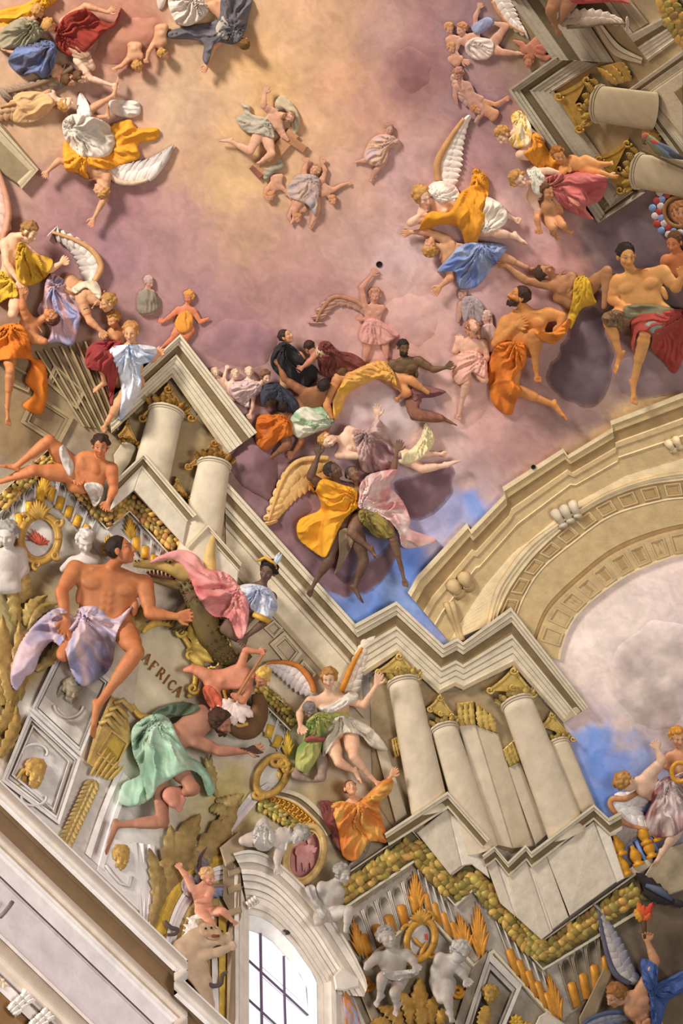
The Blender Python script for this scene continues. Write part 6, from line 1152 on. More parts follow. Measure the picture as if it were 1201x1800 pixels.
cloth(f, 'green_white_cloth', [(508, 750), (514, 730), (530, 716), (560, 712), (576, 724), (588, 738), (580, 750), (548, 764), (524, 770)], (134, 162, 126), src=(585, 740), amp=8, lam=11, d0=18, col2=(206, 200, 176))
f = Fig('man', 'figure arching in bright yellow drapery above the lilac cloud', 'person', 30, (196, 136, 84), "hd:604,652,16 fc:0,-.6,-.5 up:-.5,-.7,.1 nk:606,668,22 sl:594,664,22 sr:622,664,22 el:574,712,26 wl:584,734,26 wa:644,652 pl:678,650 pr:686,664 kr:722,668,36 ar:752,690,30 kl:716,690,34 al:704,698 fl:696,704", 'm', BRN, back=True)
cloth(f, 'yellow_drapery', [(588, 738), (586, 704), (598, 678), (614, 656), (646, 640), (672, 634), (690, 650), (698, 678), (684, 672), (662, 666), (632, 680), (610, 696), (600, 722)], (220, 168, 62), src=(690, 660), amp=7, lam=9, d0=16, lift=4, col2=(206, 150, 80))
f = Fig('man', 'trousered figure in brown maroon clothing sprawling with a foot to the right', 'person', 27, (120, 84, 66), "hd:700,666,4 fc:0,.5,-.5 up:-.5,-.5,.1 nk:712,676 sl:708,670 sr:716,684 wa:722,684 pl:726,690 pr:728,700 kl:728,732,30 al:778,736,24 fl:802,752,22", 'm', BRN)
cloth(f, 'maroon_cloth', [(720, 690), (730, 676), (750, 678), (784, 688), (764, 698), (744, 700), (728, 706)], (124, 78, 76), ang=10, amp=5, lam=8, d0=14)
cloth(f, 'brown_breeches', [(714, 704), (730, 696), (742, 704), (736, 718), (776, 728), (778, 742), (736, 740), (718, 728)], (132, 84, 66), ang=60, amp=4, lam=8, lift=3)
f = Fig('angel', 'fair angel with golden wing pointing one finger up inside the lilac cloud', 'angel', 32, P1, "hd:577,774,50 fc:.25,.45,.85 up:-.85,.45,.1 nk:600,772,36 sl:596,800,40 sr:614,756,32 el:642,802,44 wl:657,768,46 hl:656,752,46 er:660,772,36 wr:664,732,38 hr:662,698,38 wa:644,788 pl:678,786 pr:676,806 kl:742,824,34 al:786,818,26 fl:812,814,24 kr:736,798,28 ar:766,798 fr:786,800", 'f', BLN, 'curl')
wing(f, [(578, 806), (552, 806), (520, 814), (496, 846), (472, 916)], [(560, 850), (540, 866), (520, 880), (498, 902), (474, 924)], 12, 10, (218, 176, 110), (206, 160, 96), arm=(206, 160, 96))
cloth(f, 'purple_drapery', [(622, 758), (644, 754), (664, 736), (676, 752), (690, 780), (706, 800), (694, 826), (664, 834), (636, 826), (630, 800)], (150, 112, 112), src=(640, 760), amp=7, lam=10, d0=14, col2=(186, 156, 146))
cloth(f, 'cream_drapery', [(698, 800), (722, 790), (740, 768), (746, 744), (756, 752), (764, 774), (752, 796), (734, 810), (706, 816)], (220, 202, 156), src=(748, 746), amp=6, lam=8, d0=18)
f = Fig('man', 'dark skinned kneeling man in a bright yellow robe raising one hand', 'person', 33, DRK, "hd:586,828,64 fc:.6,-.35,.6 up:-.5,-.8,.2 nk:592,850,50 sl:564,852,54 sr:622,856,44 el:546,838,64 wl:560,800,66 hl:556,772,68 wa:598,888 pl:586,926,44 pr:624,926,44 kl:580,984,64 al:556,1020,50 fl:543,1050,52 kr:640,986,50 ar:624,1032,46 fr:642,1058,52", 'm', (52, 44, 40), 'short')
cloth(f, 'yellow_robe', [(542, 846), (552, 866), (566, 842), (602, 852), (628, 862), (632, 888), (610, 908), (596, 930), (580, 966), (570, 980), (546, 966), (524, 944), (526, 914), (562, 896), (560, 874)], (224, 156, 40), src=(630, 882), amp=8, lam=12, d0=24)
cloth(f, 'white_wrap', [(596, 934), (616, 930), (622, 950), (606, 986), (588, 1010), (596, 976)], (150, 126, 100), ang=110, amp=5, lam=8, d0=24)
f = Fig('woman', 'dark skinned figure in a pink and white robe gazing up with one raised hand', 'person', 31, DK2, "hd:621,834,60 fc:.2,-.4,.8 up:-.3,-.8,.1 nk:630,856,46 sl:622,866,48 sr:660,850,48 er:692,826,58 wr:698,792,60 hr:708,764,62 wa:648,880 pl:630,914,46 pr:668,910,46 kr:692,948,72 ar:706,1000,56 fr:713,1034,58 kl:618,936,66 al:652,966,58 fl:658,984,60", 'f', (70, 56, 50), 'short')
cloth(f, 'pink_robe', [(634, 850), (654, 832), (702, 826), (686, 852), (708, 880), (722, 914), (722, 930), (768, 950), (712, 964), (700, 934), (676, 910), (632, 894), (632, 872)], (204, 140, 136), src=(636, 888), amp=8, lam=11, d0=26, col2=(220, 196, 186))
cloth(f, 'olive_cloth', [(634, 896), (668, 904), (694, 940), (664, 946), (646, 930), (632, 914)], (136, 118, 58), src=(640, 898), amp=6, lam=9, d0=44, lift=5)
FLAT = .5
f = Fig('angel', 'faint winged angel pointing up at the black hole in the plaster', 'angel', 25, (190, 134, 112), "hd:660,520,14 fc:-.1,.2,.8 up:.1,-1,.1 nk:656,536 sl:642,542 sr:672,542 el:636,506,16 wl:654,484 hl:665,470 er:660,560 wr:636,562 hr:630,558 wa:654,568 pl:646,588 pr:674,586 kl:646,612 al:640,636 kr:678,610 ar:680,630", 'f', (170, 116, 90), 'curl')
cloth(f, 'pink_drapery', [(640, 566), (660, 560), (690, 576), (702, 590), (680, 604), (650, 606), (632, 596)], (200, 142, 130), src=(650, 562), amp=5, lam=9)
wing(f, [(642, 542), (622, 528), (588, 522), (566, 544), (556, 566)], [(632, 548), (610, 540), (590, 540), (574, 550), (556, 572)], 9, 7, (176, 130, 110), (166, 120, 104), arm=(164, 112, 84), r=4)
f = Fig('angel', 'faint flame coloured figure hovering over the peaked cornice', 'angel', 22, (206, 122, 84), "hd:332,522,12 fc:-.3,.3,.7 up:0,-1,.1 nk:328,538 sl:314,544 sr:340,546 el:300,556 wl:286,566 hl:278,562 er:352,566 wr:366,560 wa:326,562 pl:316,578 pr:334,580 kl:304,596 al:284,612 kr:316,606", 'f', (206, 140, 60), 'curl')
cloth(f, 'flame_drapery', [(312, 556), (330, 546), (340, 560), (336, 578), (320, 586), (308, 574)], (214, 140, 52), ang=80, amp=5, lam=7)
f = Fig('angel', 'faint grey green cloaked figure facing the flame coloured one', 'angel', 22, (176, 136, 118), "hd:262,496,10 fc:.5,.3,.6 up:0,-1,.1 nk:258,510 sl:246,516 sr:270,514 wa:258,534 pl:250,548 pr:266,548", 'f', (176, 150, 140), 'short')
cloth(f, 'grey_cloak', [(242, 520), (256, 508), (276, 518), (284, 536), (268, 550), (244, 550)], (136, 124, 106), ang=80, amp=5, lam=8)
FLAT = 1.
# ---------------------------------------------------------------- left group
f = Fig('angel', 'blond angel in a yellow tunic bending over at the left edge', 'angel', 35, (222, 178, 140), "hd:52,408,46 fc:.7,.6,.4 up:.4,-.85,.2 nk:22,416,34 sl:8,428,36 sr:44,436,28 el:12,464,50 wl:33,494,56 hl:42,510,58 er:88,474,34 wr:108,462,36 hr:121,450,38 wa:20,472,30 pl:-8,510 pr:36,512 kr:22,552,56", 'f', (150, 108, 60), 'curl')
cloth(f, 'yellow_tunic', [(30, 432), (42, 426), (56, 444), (92, 456), (84, 484), (62, 500), (40, 500), (28, 480)], (200, 154, 44), src=(40, 430), amp=7, lam=10)
cloth(f, 'yellow_tunic', [(-6, 482), (8, 478), (26, 498), (32, 520), (14, 524), (-6, 532)], (214, 170, 52), src=(20, 490), amp=6, lam=9)
wing(f, [(4, 424), (12, 396), (14, 360), (0, 310), (-10, 290)], [(-6, 440), (-8, 410), (-14, 380), (-18, 340), (-20, 300)], 8, 12, (206, 170, 150), (150, 130, 120), arm=(196, 140, 110), r=6)
f = Fig('man', 'man hanging head down with an arm around the blond angel wrist', 'person', 31, (196, 132, 82), "hd:90,556,42 fc:.1,-.5,.75 up:.8,.5,.3 nk:66,566,34 sl:46,560,40 sr:60,596,34 el:40,540,54 wl:38,518,58 hl:40,502,60 er:78,600,42 wa:38,590 pl:6,586 pr:16,612 kr:18,652,62 ar:13,716,42 fr:16,750,44", 'm', (90, 56, 34), 'short')
cloth(f, 'orange_robe', [(-6, 580), (26, 568), (48, 582), (58, 626), (78, 637), (84, 684), (72, 728), (40, 714), (60, 692), (44, 670), (54, 634), (8, 632), (-6, 636)], (210, 116, 34), src=(20, 570), amp=8, lam=12, lift=5)
dr = thing('drapery', 'billowing pale blue and pink cloth behind the man hanging head down', 'drapery', (115, 560))
cloth(dr, 'cloth', [(80, 496), (92, 480), (114, 492), (132, 508), (152, 548), (142, 560), (136, 584), (126, 608), (104, 602), (82, 602), (88, 580), (66, 548), (76, 524)], (150, 150, 184), src=(95, 500), amp=8, lam=12, d0=14, over=False, col2=(206, 160, 156))
f = Fig('angel', 'curly haired angel with raised white wing reaching down to a child', 'angel', 32, (206, 152, 108), "hd:190,532,40 fc:-.9,.3,.2 up:-.1,-.9,.3 nk:174,530,30 sl:142,526,34 sr:170,512,28 el:158,564,40 wl:178,582,40 hl:188,594,40 wa:140,512 pl:118,506 pr:124,490", 'm', (176, 128, 66), 'curl')
cloth(f, 'white_cloth', [(126, 508), (142, 496), (168, 494), (178, 512), (174, 526), (152, 506), (134, 516)], (206, 192, 164), ang=10, amp=4, lam=8)
wing(f, [(166, 494), (178, 470), (164, 442), (132, 422), (92, 408)], [(146, 490), (136, 466), (124, 444), (108, 426), (90, 406)], 11, 10, (214, 200, 186), (160, 146, 140), arm=(196, 146, 96))
f = Fig('cherub', 'smaller curly cherub head tucked beneath the white winged angel', 'angel', 28, (206, 142, 92), "hd:200,562,24 fc:-.6,.4,.6 up:-.1,-1,.1 nk:204,576 sl:192,584 sr:216,582 wa:204,592 pl:198,600 pr:210,600", 'p', (170, 120, 60), 'curl')
f = Fig('angel', 'curly haired youth in a light blue tunic and red mantle on the cornice', 'angel', 35, (214, 158, 112), "hd:230,584,50 fc:-.2,.3,.9 up:0,-1,.1 nk:231,606,40 sl:206,618,40 sr:256,618,40 er:268,630,40 wr:276,622,40 hr:282,616,40 wa:228,646 pl:208,668 pr:240,672 kl:177,630,70 al:184,672,44 fl:160,684,44 kr:210,706,56 ar:190,740,44 fr:178,758,44", 'm', (176, 122, 66), 'curl', z=14)
cloth(f, 'red_mantle', [(154, 612), (178, 598), (214, 600), (200, 616), (208, 642), (202, 682), (194, 712), (186, 660), (152, 646)], (150, 54, 54), src=(205, 605), amp=6, lam=11, d0=14)
cloth(f, 'blue_tunic', [(194, 612), (216, 606), (252, 606), (276, 613), (268, 634), (248, 644), (249, 678), (236, 710), (210, 740), (214, 692), (206, 650), (196, 628)], (158, 176, 206), src=(228, 608), amp=7, lam=11, d0=20, col2=(214, 216, 222))
f = Fig('youth', 'dark haired youth sprawling barefoot along the zigzag garland ledge', 'person', 38, (198, 124, 76), "hd:177,784,58 fc:-.05,.3,.95 up:.05,-1,.1 nk:176,810,44 sl:146,806,42 sr:196,824,44 el:132,822,42 wl:136,838,48 hl:142,848,50 er:200,860,46 wr:190,884,48 hr:182,900,50 wa:160,846,36 pl:118,812,34 pr:126,834,34 kl:86,774,62 al:28,820,44 fl:0,812,42 kr:60,826,50 ar:2,846", 'm', (58, 36, 26), 'curl', z=14)
cloth(f, 'white_cloth', [(104, 790), (112, 782), (122, 800), (130, 820), (122, 838), (108, 812)], (200, 190, 180), ang=70, amp=4, lam=8)
cloth(f, 'white_cloth', [(148, 852), (166, 848), (182, 856), (176, 880), (166, 892), (156, 872)], (206, 196, 184), ang=60, amp=4, lam=8, d0=16)
# ---------------------------------------------------------------- big seated man, crocodile, lady, green robed man
cd_ = thing('crocodile', 'olive crocodile with open jaws under the pink robe', 'crocodile', (300, 1030))
V, Fc = tubev([(318, 1010, 34), (344, 1040, 36), (356, 1080, 34), (372, 1120, 30), (392, 1150, 30), (420, 1168, 26), (440, 1150, 26)], [18, 24, 26, 24, 20, 12, 6], 14); emit('body', V, Fc, shade(V, (104, 86, 46), .35, 6), 'skin', cd_)
V, Fc = tubev(smooth([(336, 1012, 40), (312, 1000, 48), (286, 994, 48), (258, 992, 46), (234, 992, 44)], 4, False), [20, 18, 13, 8.5, 7.5, 4], 12); emit('upper_jaw', V, Fc, shade(V, (176, 142, 76), .35, 5), 'skin', cd_)
V, Fc = tubev(smooth([(340, 1030, 34), (312, 1028, 36), (284, 1022, 36), (258, 1016, 36)], 4, False), [14, 11, 8, 6, 3], 10); emit('lower_jaw', V, Fc, shade(V, (128, 100, 54), .35, 5), 'skin', cd_)
V, Fc = leafv((326, 1018, 34), (256, 1006, 34), 22, 2, 0, 0, n=10); emit('red_mouth', V, Fc, shade(V, (130, 60, 46), .2, 5), 'skin', cd_)
for c in ((238, 986, 50), (244, 985, 51)): V, Fc = blob(c, (2, 1.6, 1.4)); emit('nostril', V, Fc, (60, 44, 24), 'skin', cd_)
V, Fc = blob((300, 986, 62), (8, 5, 5)); emit('eye_ridge', V, Fc, (120, 92, 44), 'skin', cd_); V, Fc = blob((299, 988, 66), 2.6); emit('eye', V, Fc, (24, 18, 14), 'gold', cd_)
ps = []
for i in range(11): x = 242+i*7; V, Fc = tubev([(x, 998+i*.9, 50), (x+1, 1006+i*1., 50)], [2, .4], 5); ps.append((V, Fc, lin((222, 206, 170))))
V, Fc, C = join(ps); o = emit('teeth', V, Fc, C, 'marble', cd_)
ps = []
for i in range(60):
    t = (i//5)/12; p = resample([(330, 1020), (356, 1080), (392, 1150), (420, 1168)], 40)[int(t*39)]; q = (i % 5-2)*7; ps.append((*blob((p[0]+q, p[1]-q*.6, 60-abs(q)*.5-t*10), (3.4, 3, 2.6)), lin((84, 66, 36))))
V, Fc, C = join(ps); o = emit('scutes', V, Fc, C, 'skin', cd_); o['kind'] = 'stuff'
for k, (a, b) in enumerate((((318, 1062), (298, 1098)), ((332, 1080), (310, 1112)))):
    ps = []
    for j in range(4): V, Fc = tubev([(a[0]-4*j+10, a[1]+3*j, 40), ((a[0]+b[0])/2-6*j+8, (a[1]+b[1])/2+2*j, 46), (b[0]-7*j+8, b[1]-2*j, 38)], [5, 4, 1], 6); ps.append((V, Fc, lin((84, 62, 36))))
    V, Fc, C = join(ps); emit('claw', V, Fc, C, 'skin', cd_)
V, Fc = tubev(smooth([(378, 912, 30), (376, 935, 36), (370, 962, 40), (368, 985, 42), (369, 1004, 42)], 5, False), [1, 6, 9, 11, 12], 12)
tk = emit('tusk', V, Fc, shade(V, (206, 172, 104), .25, 8), 'marble', None, 'large curved yellowish tusk standing behind the crocodile', 'tusk')
f = Fig('man', 'muscular dark haired giant seated in blue violet drapery with head turned right', 'person', 52, (184, 116, 72), "hd:212,968,90 fc:.92,-.3,.25 up:.3,-.95,.1 nk:194,1000,64 sl:132,1000,64 sr:254,1026,56 el:108,1040,86 wl:118,1092,92 hl:106,1126,98 ql:.2,0,1,.7 er:264,1078,78 wr:312,1084,88 hr:346,1080,90 wa:186,1056,56 pl:150,1096,50 pr:214,1102,56 kl:112,1150,98 kr:240,1146,124 ar:172,1240,96 fr:168,1300,100", 'm', (45, 32, 25), 'short', z=8, above=(('wl', 'hl'),))
cloth(f, 'blue_violet_drapery', [(140, 1068), (170, 1066), (200, 1088), (232, 1066), (206, 1112), (198, 1165), (176, 1192), (144, 1206), (124, 1178), (114, 1140), (104, 1136), (90, 1128), (72, 1150), (60, 1180), (46, 1190), (28, 1214), (18, 1186), (36, 1130), (70, 1088), (104, 1068), (130, 1084)], (142, 142, 180), src=(140, 1085), amp=10, lam=15, d0=20, lift=6, col2=(206, 176, 178))
f = Fig('woman', 'dark skinned lady with gold diadem, pearl white dress and pink mantle', 'person', 37, (106, 80, 64), "hd:471,1004,62 fc:-.35,.3,.85 up:.35,-.9,.1 nk:460,1030,50 sl:426,1044,48 sr:478,1050,50 er:462,1096,58 wr:432,1120,60 hr:420,1138,62 wa:420,1086,44 pl:396,1106,40 pr:420,1120,40 el:372,1050,50 wl:338,1046,60 hl:322,1056,62", 'f', (32, 26, 24), 'curl', z=18)
cloth(f, 'pink_mantle', [(262, 990), (282, 976), (318, 966), (346, 976), (362, 998), (400, 1008), (424, 1034), (438, 1066), (432, 1112), (418, 1122), (402, 1088), (372, 1082), (348, 1050), (334, 1018), (316, 990), (290, 986)], (196, 104, 104), src=(420, 1040), amp=9, lam=14, d0=40, lift=4, col2=(214, 146, 138))
cloth(f, 'white_dress', [(418, 1034), (440, 1026), (476, 1036), (488, 1066), (474, 1088), (452, 1080), (434, 1062)], (206, 204, 208), src=(455, 1030), amp=6, lam=9, d0=34, col2=(160, 166, 190))
V, Fc = tubev([(452, 986, 84), (466, 980, 94), (482, 990, 92), (488, 1004, 84)], [2, 3, 3, 2], 8); emit('diadem', V, Fc, (214, 160, 50), 'gold', f.root)
for a in (-.4, 0, .4): V, Fc = leafv((484, 992, 90), (492+10*a, 970+abs(a)*8, 92), 8, 3, 3, 0, n=8); emit('plume', V, Fc, (190, 200, 210), 'feather', f.root)
V, Fc = tubev([(446, 1080, 90), (460, 1086, 96), (474, 1092, 90)], [5, 6, 5], 8); emit('gold_armband', V, Fc, (208, 156, 60), 'gold', f.root)
f = Fig('man', 'bare backed man in green drapery kneeling and stretching one arm to the right', 'person', 44, (166, 116, 92), "hd:388,1270,70 fc:.75,.45,.3 up:.3,-.7,.5 nk:368,1262,62 sl:340,1300,58 sr:352,1246,58 el:386,1320,66 wl:436,1320,68 hl:474,1312,70 ql:0,-.3,1,.3 wa:320,1292,54 pl:286,1320,52 pr:276,1290,50 kl:340,1386,104 al:318,1396,78 kr:286,1444,78 ar:206,1450,56 fr:190,1506,56", 'm', (64, 42, 32), 'curl', beard=.7, back=True, z=6)
cloth(f, 'green_drapery', [(233, 1280), (266, 1256), (296, 1262), (316, 1302), (334, 1330), (354, 1342), (378, 1382), (366, 1400), (352, 1364), (328, 1354), (296, 1372), (276, 1384), (266, 1404), (236, 1418), (210, 1410), (216, 1378), (246, 1360), (234, 1324)], (128, 166, 138), src=(270, 1270), amp=10, lam=15, d0=26, lift=6, col2=(176, 200, 176))
cloth(f, 'dark_green_hood', [(262, 1262), (284, 1242), (324, 1234), (352, 1244), (330, 1256), (300, 1262), (276, 1276)], (86, 100, 78), ang=-20, amp=5, lam=9, d0=20)
s_ = Field((284, 1370, 60), (332, 1432, 120), 1.4); s_.cone((318, 1392, 82), (300, 1398, 96), 11, 14, 6); s_.cone((300, 1398, 96), (306, 1410, 98), 13, 11, 6)
for j in range(5): s_.cone((312+j*2.6-2, 1408-j*4.4+10, 97), (318+j*2.2-2, 1416-j*4.6+8, 97), 4.6-j*.3, 3.8-j*.3, .8)
V, Q = s_.mesh(); emit('foot', V, Q, np.tile(lin((196, 130, 108)), (len(V), 1)), 'skin', f.root)
# torch putto
f = Fig('cherub', 'blond winged boy leaning over a dark pot with a long torch', 'angel', 33, (198, 128, 96), "hd:462,1190,70 fc:-.55,.6,.4 up:.3,-.85,.2 nk:440,1186,58 sl:424,1170,60 sr:436,1212,60 el:432,1142,68 wl:456,1146,70 hl:470,1140,72 ql:0,0,1,1.6 er:428,1232,70 wr:416,1222,74 hr:408,1230,76 qr:0,0,1,1.6 wa:396,1194,48 pl:362,1186,46 pr:372,1204,46 kl:340,1176,44 al:326,1178,40 kr:384,1236,54 ar:372,1250,48", 'p', (206, 164, 76), 'curl', z=8)
cloth(f, 'red_sash', [(356, 1210), (372, 1206), (394, 1232), (396, 1250), (380, 1250), (364, 1236)], (190, 88, 64), ang=60, amp=5, lam=8, d0=40)
V, Fc = tubev([(468, 1142, 78), (440, 1186, 82), (411, 1234, 80)], [2.2, 2.6, 3.4], 8); emit('torch', V, Fc, (166, 112, 70), 'stone', f.root)
fl_ = [(*leafv((412, 1234, 70), (412+38*math.cos(a), 1246+30*math.sin(a), 66), 24, 6, 4, 3, n=10), lin((222, 196, 186))) for a in (2.6, 2.1, 1.6, 1.1, .5, 3.1)]
V, Fc, C = join(fl_); emit('white_flame', V, Fc, C, 'feather', f.root)
o = thing('basket', 'dark golden basket like pot around the torch smoke', 'pot', (430, 1250)); V, Fc = tubev(smooth([(384, 1170, 32), (396, 1220, 36), (412, 1270, 36), (440, 1280, 34), (456, 1250, 30), (452, 1220, 26)], 6, False), [8, 16, 20, 18, 10], 12); emit('bowl', V, Fc, shade(V, (110, 78, 50), .25, 8), 'stone', o); V, Fc = tubev(smooth([(386, 1180, 46), (396, 1224, 52), (414, 1272, 56), (436, 1272, 54)], 6, False), 3.5, 8); emit('gold_rim', V, Fc, (214, 170, 80), 'gold', o)
# ---------------------------------------------------------------- winged angel, green figure, lady in orange
f = Fig('angel', 'white robed winged angel with one hand raised against the gold capital', 'angel', 35, (220, 176, 142), "hd:578,1192,62 fc:-.05,.35,.9 up:-.05,-1,.1 nk:576,1220,48 sl:546,1232,48 sr:612,1230,48 el:527,1254,54 wl:528,1276,58 hl:540,1292,62 er:640,1240,56 wr:662,1204,60 hr:670,1172,62 wa:590,1262 pl:578,1290 pr:616,1288 kr:622,1330,66 ar:652,1366,52 fr:672,1380,54 kl:596,1340,56 al:624,1356,48 fl:630,1380,50", 'f', (166, 116, 62), 'curl', z=8)
wing(f, [(552, 1216), (546, 1196), (526, 1172), (498, 1164), (468, 1166)], [(546, 1226), (524, 1220), (506, 1206), (490, 1190), (470, 1170)], 11, 9, (220, 206, 198), (180, 170, 172), arm=(196, 116, 50))
wing(f, [(600, 1216), (612, 1186), (624, 1160), (637, 1138)], [(634, 1208), (640, 1184), (650, 1150), (662, 1116)], 9, 10, (220, 200, 176), (206, 196, 186), arm=(206, 130, 40))
cloth(f, 'white_mantle', [(560, 1244), (586, 1236), (618, 1214), (630, 1226), (600, 1246), (572, 1256)], (212, 200, 186), ang=-30, amp=5, lam=8, d0=30)
cloth(f, 'white_skirt', [(576, 1272), (600, 1258), (622, 1262), (656, 1282), (682, 1318), (654, 1314), (632, 1292), (598, 1292), (570, 1330), (568, 1304)], (206, 194, 172), src=(600, 1262), amp=8, lam=11, d0=28, lift=4)
f = Fig('man', 'grey haired figure in green brocade carried below the winged angel', 'person', 29, (150, 130, 116), "hd:546,1248,72 fc:-.4,.6,-.4 up:-.3,-.8,.4 nk:556,1262,60 sl:548,1270,58 sr:578,1264,58 wa:560,1294 pl:546,1322 pr:566,1324 kl:520,1362,46 kr:566,1366,52 al:545,1372,44 ar:552,1372,40", 'm', (120, 112, 106), 'short', z=2)
cloth(f, 'green_brocade', [(542, 1264), (566, 1250), (606, 1250), (612, 1262), (578, 1278), (568, 1304), (560, 1330), (540, 1358), (520, 1348), (522, 1318), (532, 1302), (536, 1284)], (110, 134, 66), src=(560, 1258), amp=6, lam=9, d0=44, lift=5, col2=(176, 170, 96))
cloth(f, 'red_sash', [(536, 1298), (552, 1290), (572, 1296), (566, 1304), (540, 1304)], (150, 78, 66), ang=5, amp=3, lam=6, d0=62, lift=8)
f = Fig('woman', 'lady in a yellow orange dress lifting one hand towards the column', 'person', 30, (214, 158, 116), "hd:616,1386,58 fc:.2,-.45,.75 up:-.2,-.8,-.3 nk:622,1406,46 sl:596,1420,46 sr:646,1410,46 el:586,1446,46 wl:596,1470 er:672,1386,52 wr:688,1364,54 hr:700,1346,56 wa:624,1442 pl:610,1476 pr:646,1474", 'f', (110, 66, 36), 'short', z=4)
cloth(f, 'orange_dress', [(582, 1416), (600, 1408), (624, 1412), (644, 1398), (668, 1374), (690, 1370), (688, 1392), (668, 1412), (672, 1440), (682, 1480), (650, 1480), (628, 1512), (604, 1506), (596, 1470), (590, 1444)], (224, 172, 84), src=(626, 1412), amp=8, lam=11, d0=24, col2=(206, 120, 50))
cloth(f, 'maroon_mantle', [(564, 1410), (586, 1412), (594, 1446), (602, 1490), (596, 1494), (580, 1460), (568, 1440)], (120, 60, 56), ang=75, amp=5, lam=8, d0=18)
cloth(f, 'grey_hem', [(620, 1508), (630, 1482), (652, 1480), (640, 1508), (612, 1528)], (130, 122, 108), ang=70, amp=5, lam=8, d0=16)
# ---------------------------------------------------------------- grisaille statues and putti
gs = dict(mat='marble', face=True)
Fig('statue', 'grey painted putto statue cut by the left edge beside the feather shield', 'statue', 44, GRY, "hd:14,940,40 fc:-.3,.4,.8 up:0,-1,.1 nk:16,966,32 sl:-8,974 sr:36,972 er:44,1000 wr:30,1020 hr:18,1026 wa:14,1006 pl:0,1030 pr:26,1030", 'p', (150, 144, 138), 'curl', group='grey painted statues', **gs)
Fig('statue', 'grey painted putto head peering over the big seated man shoulder', 'statue', 40, (206, 198, 190), "hd:150,952,30 fc:.1,.5,.8 up:0,-1,.1 nk:150,976,22 sl:128,988 sr:172,986 el:112,1000 wa:148,1000 pl:140,1010 pr:158,1010", 'p', (206, 198, 190), 'curl', group='grey painted statues', **gs)
f = Fig('statue', 'grey painted putto seated with legs dangling beside the crossed shield', 'statue', 40, (176, 168, 158), "hd:680,1648,56 fc:.45,-.1,.85 up:-.1,-1,.1 nk:690,1672,44 sl:664,1682,42 sr:714,1678,44 el:648,1696,46 wl:644,1702,50 er:726,1688,50 wr:730,1698,52 hr:736,1704,54 wa:690,1706 pl:678,1720 pr:706,1718 kl:672,1718,70 al:668,1752,50 fl:656,1766,52 kr:694,1744,64 ar:698,1768,50 fr:690,1784,52", 'p', (150, 142, 132), 'curl', group='grey painted statues', z=10, **gs)
cloth(f, 'loincloth', [(674, 1708), (700, 1706), (734, 1704), (732, 1716), (700, 1724), (680, 1720)], (180, 172, 162), src=(734, 1706), amp=5, lam=7, mat='marble')
Fig('statue', 'grey painted putto turned away standing right of the crossed shield', 'statue', 40, (184, 176, 166), "hd:808,1674,52 fc:.3,.5,-.5 up:.1,-1,.2 nk:792,1684,42 sl:770,1680,42 sr:796,1696,44 er:812,1710,44 wr:820,1722,44 hr:826,1730,44 wa:774,1708 pl:768,1726 pr:788,1728 kl:776,1756,40 kr:786,1752,48 ar:792,1782,42 fr:800,1796,44", 'p', (186, 178, 168), 'curl', group='grey painted statues', back=True, z=10, **gs)
f = Fig('statue', 'grey painted reclining statue leaning over the pink medallion', 'statue', 34, (188, 180, 170), "hd:527,1468,58 fc:-.35,.2,.85 up:.5,-.85,.1 nk:508,1474,48 sl:494,1488,46 sr:508,1462,44 el:488,1508,52 wl:488,1524,54 hl:494,1536,56 wa:480,1472 pl:456,1474,44 pr:462,1460,44 kl:428,1478,50 kr:462,1446,60", 'm', (150, 142, 132), 'curl', group='grey painted statues', z=30, **gs)
cloth(f, 'carved_drapery', [(446, 1460), (460, 1446), (478, 1456), (484, 1480), (470, 1496), (448, 1490)], (192, 184, 174), src=(462, 1448), amp=6, lam=8, d0=30, mat='marble')
f = Fig('statue', 'grey painted statue crouching with its back turned right of the pink medallion', 'statue', 33, (184, 176, 166), "hd:602,1536,56 fc:.6,.3,.5 up:-.1,-.9,.1 nk:588,1552,48 sl:560,1556,46 sr:596,1568,48 er:596,1592 wa:574,1582 pl:566,1606 pr:584,1608 kr:614,1600,66 ar:608,1636,54 kl:560,1620,50", 'm', (150, 142, 132), 'curl', group='grey painted statues', back=True, z=36, **gs)
cloth(f, 'carved_drapery', [(536, 1562), (552, 1556), (560, 1580), (576, 1604), (566, 1616), (550, 1590)], (176, 168, 158), ang=60, amp=5, lam=7, d0=40, mat='marble')
# boy and lion
f = Fig('cherub', 'naked winged boy with fair hair standing on the rearing lion', 'angel', 29, (214, 152, 124), "hd:366,1540,44 fc:.6,.35,.5 up:-.2,-.9,.2 nk:356,1556,36 sl:338,1562,36 sr:370,1564,36 el:326,1538,36 wl:316,1526,36 hl:312,1518,36 er:366,1582,42 wr:346,1584,44 wa:356,1586 pl:352,1602 pr:374,1602 kl:370,1622,38 al:384,1640,36 kr:392,1602,44 ar:408,1618,38 fr:416,1626,38", 'p', (206, 160, 110), 'curl', z=8)
wing(f, [(352, 1556), (352, 1530), (354, 1504), (380, 1474)], [(364, 1534), (364, 1514), (366, 1498), (384, 1472)], 7, 8, (130, 116, 120), (92, 80, 92), arm=(96, 70, 66), r=3)
wing(f, [(370, 1560), (382, 1556), (402, 1558), (422, 1562)], [(374, 1580), (388, 1578), (404, 1572), (424, 1564)], 7, 8, (130, 136, 160), (96, 96, 120), arm=(140, 112, 96), r=3)
cloth(f, 'lilac_scarf', [(320, 1548), (334, 1536), (344, 1552), (336, 1576), (322, 1568)], (176, 156, 160), ang=70, amp=4, lam=7, over=False, d0=8)
lo_ = thing('lion', 'pale lion with white mane rearing up beneath the winged boy', 'lion', (335, 1690))
L_ = Field((285, 1600, -4), (425, 1785, 90), 1.5)
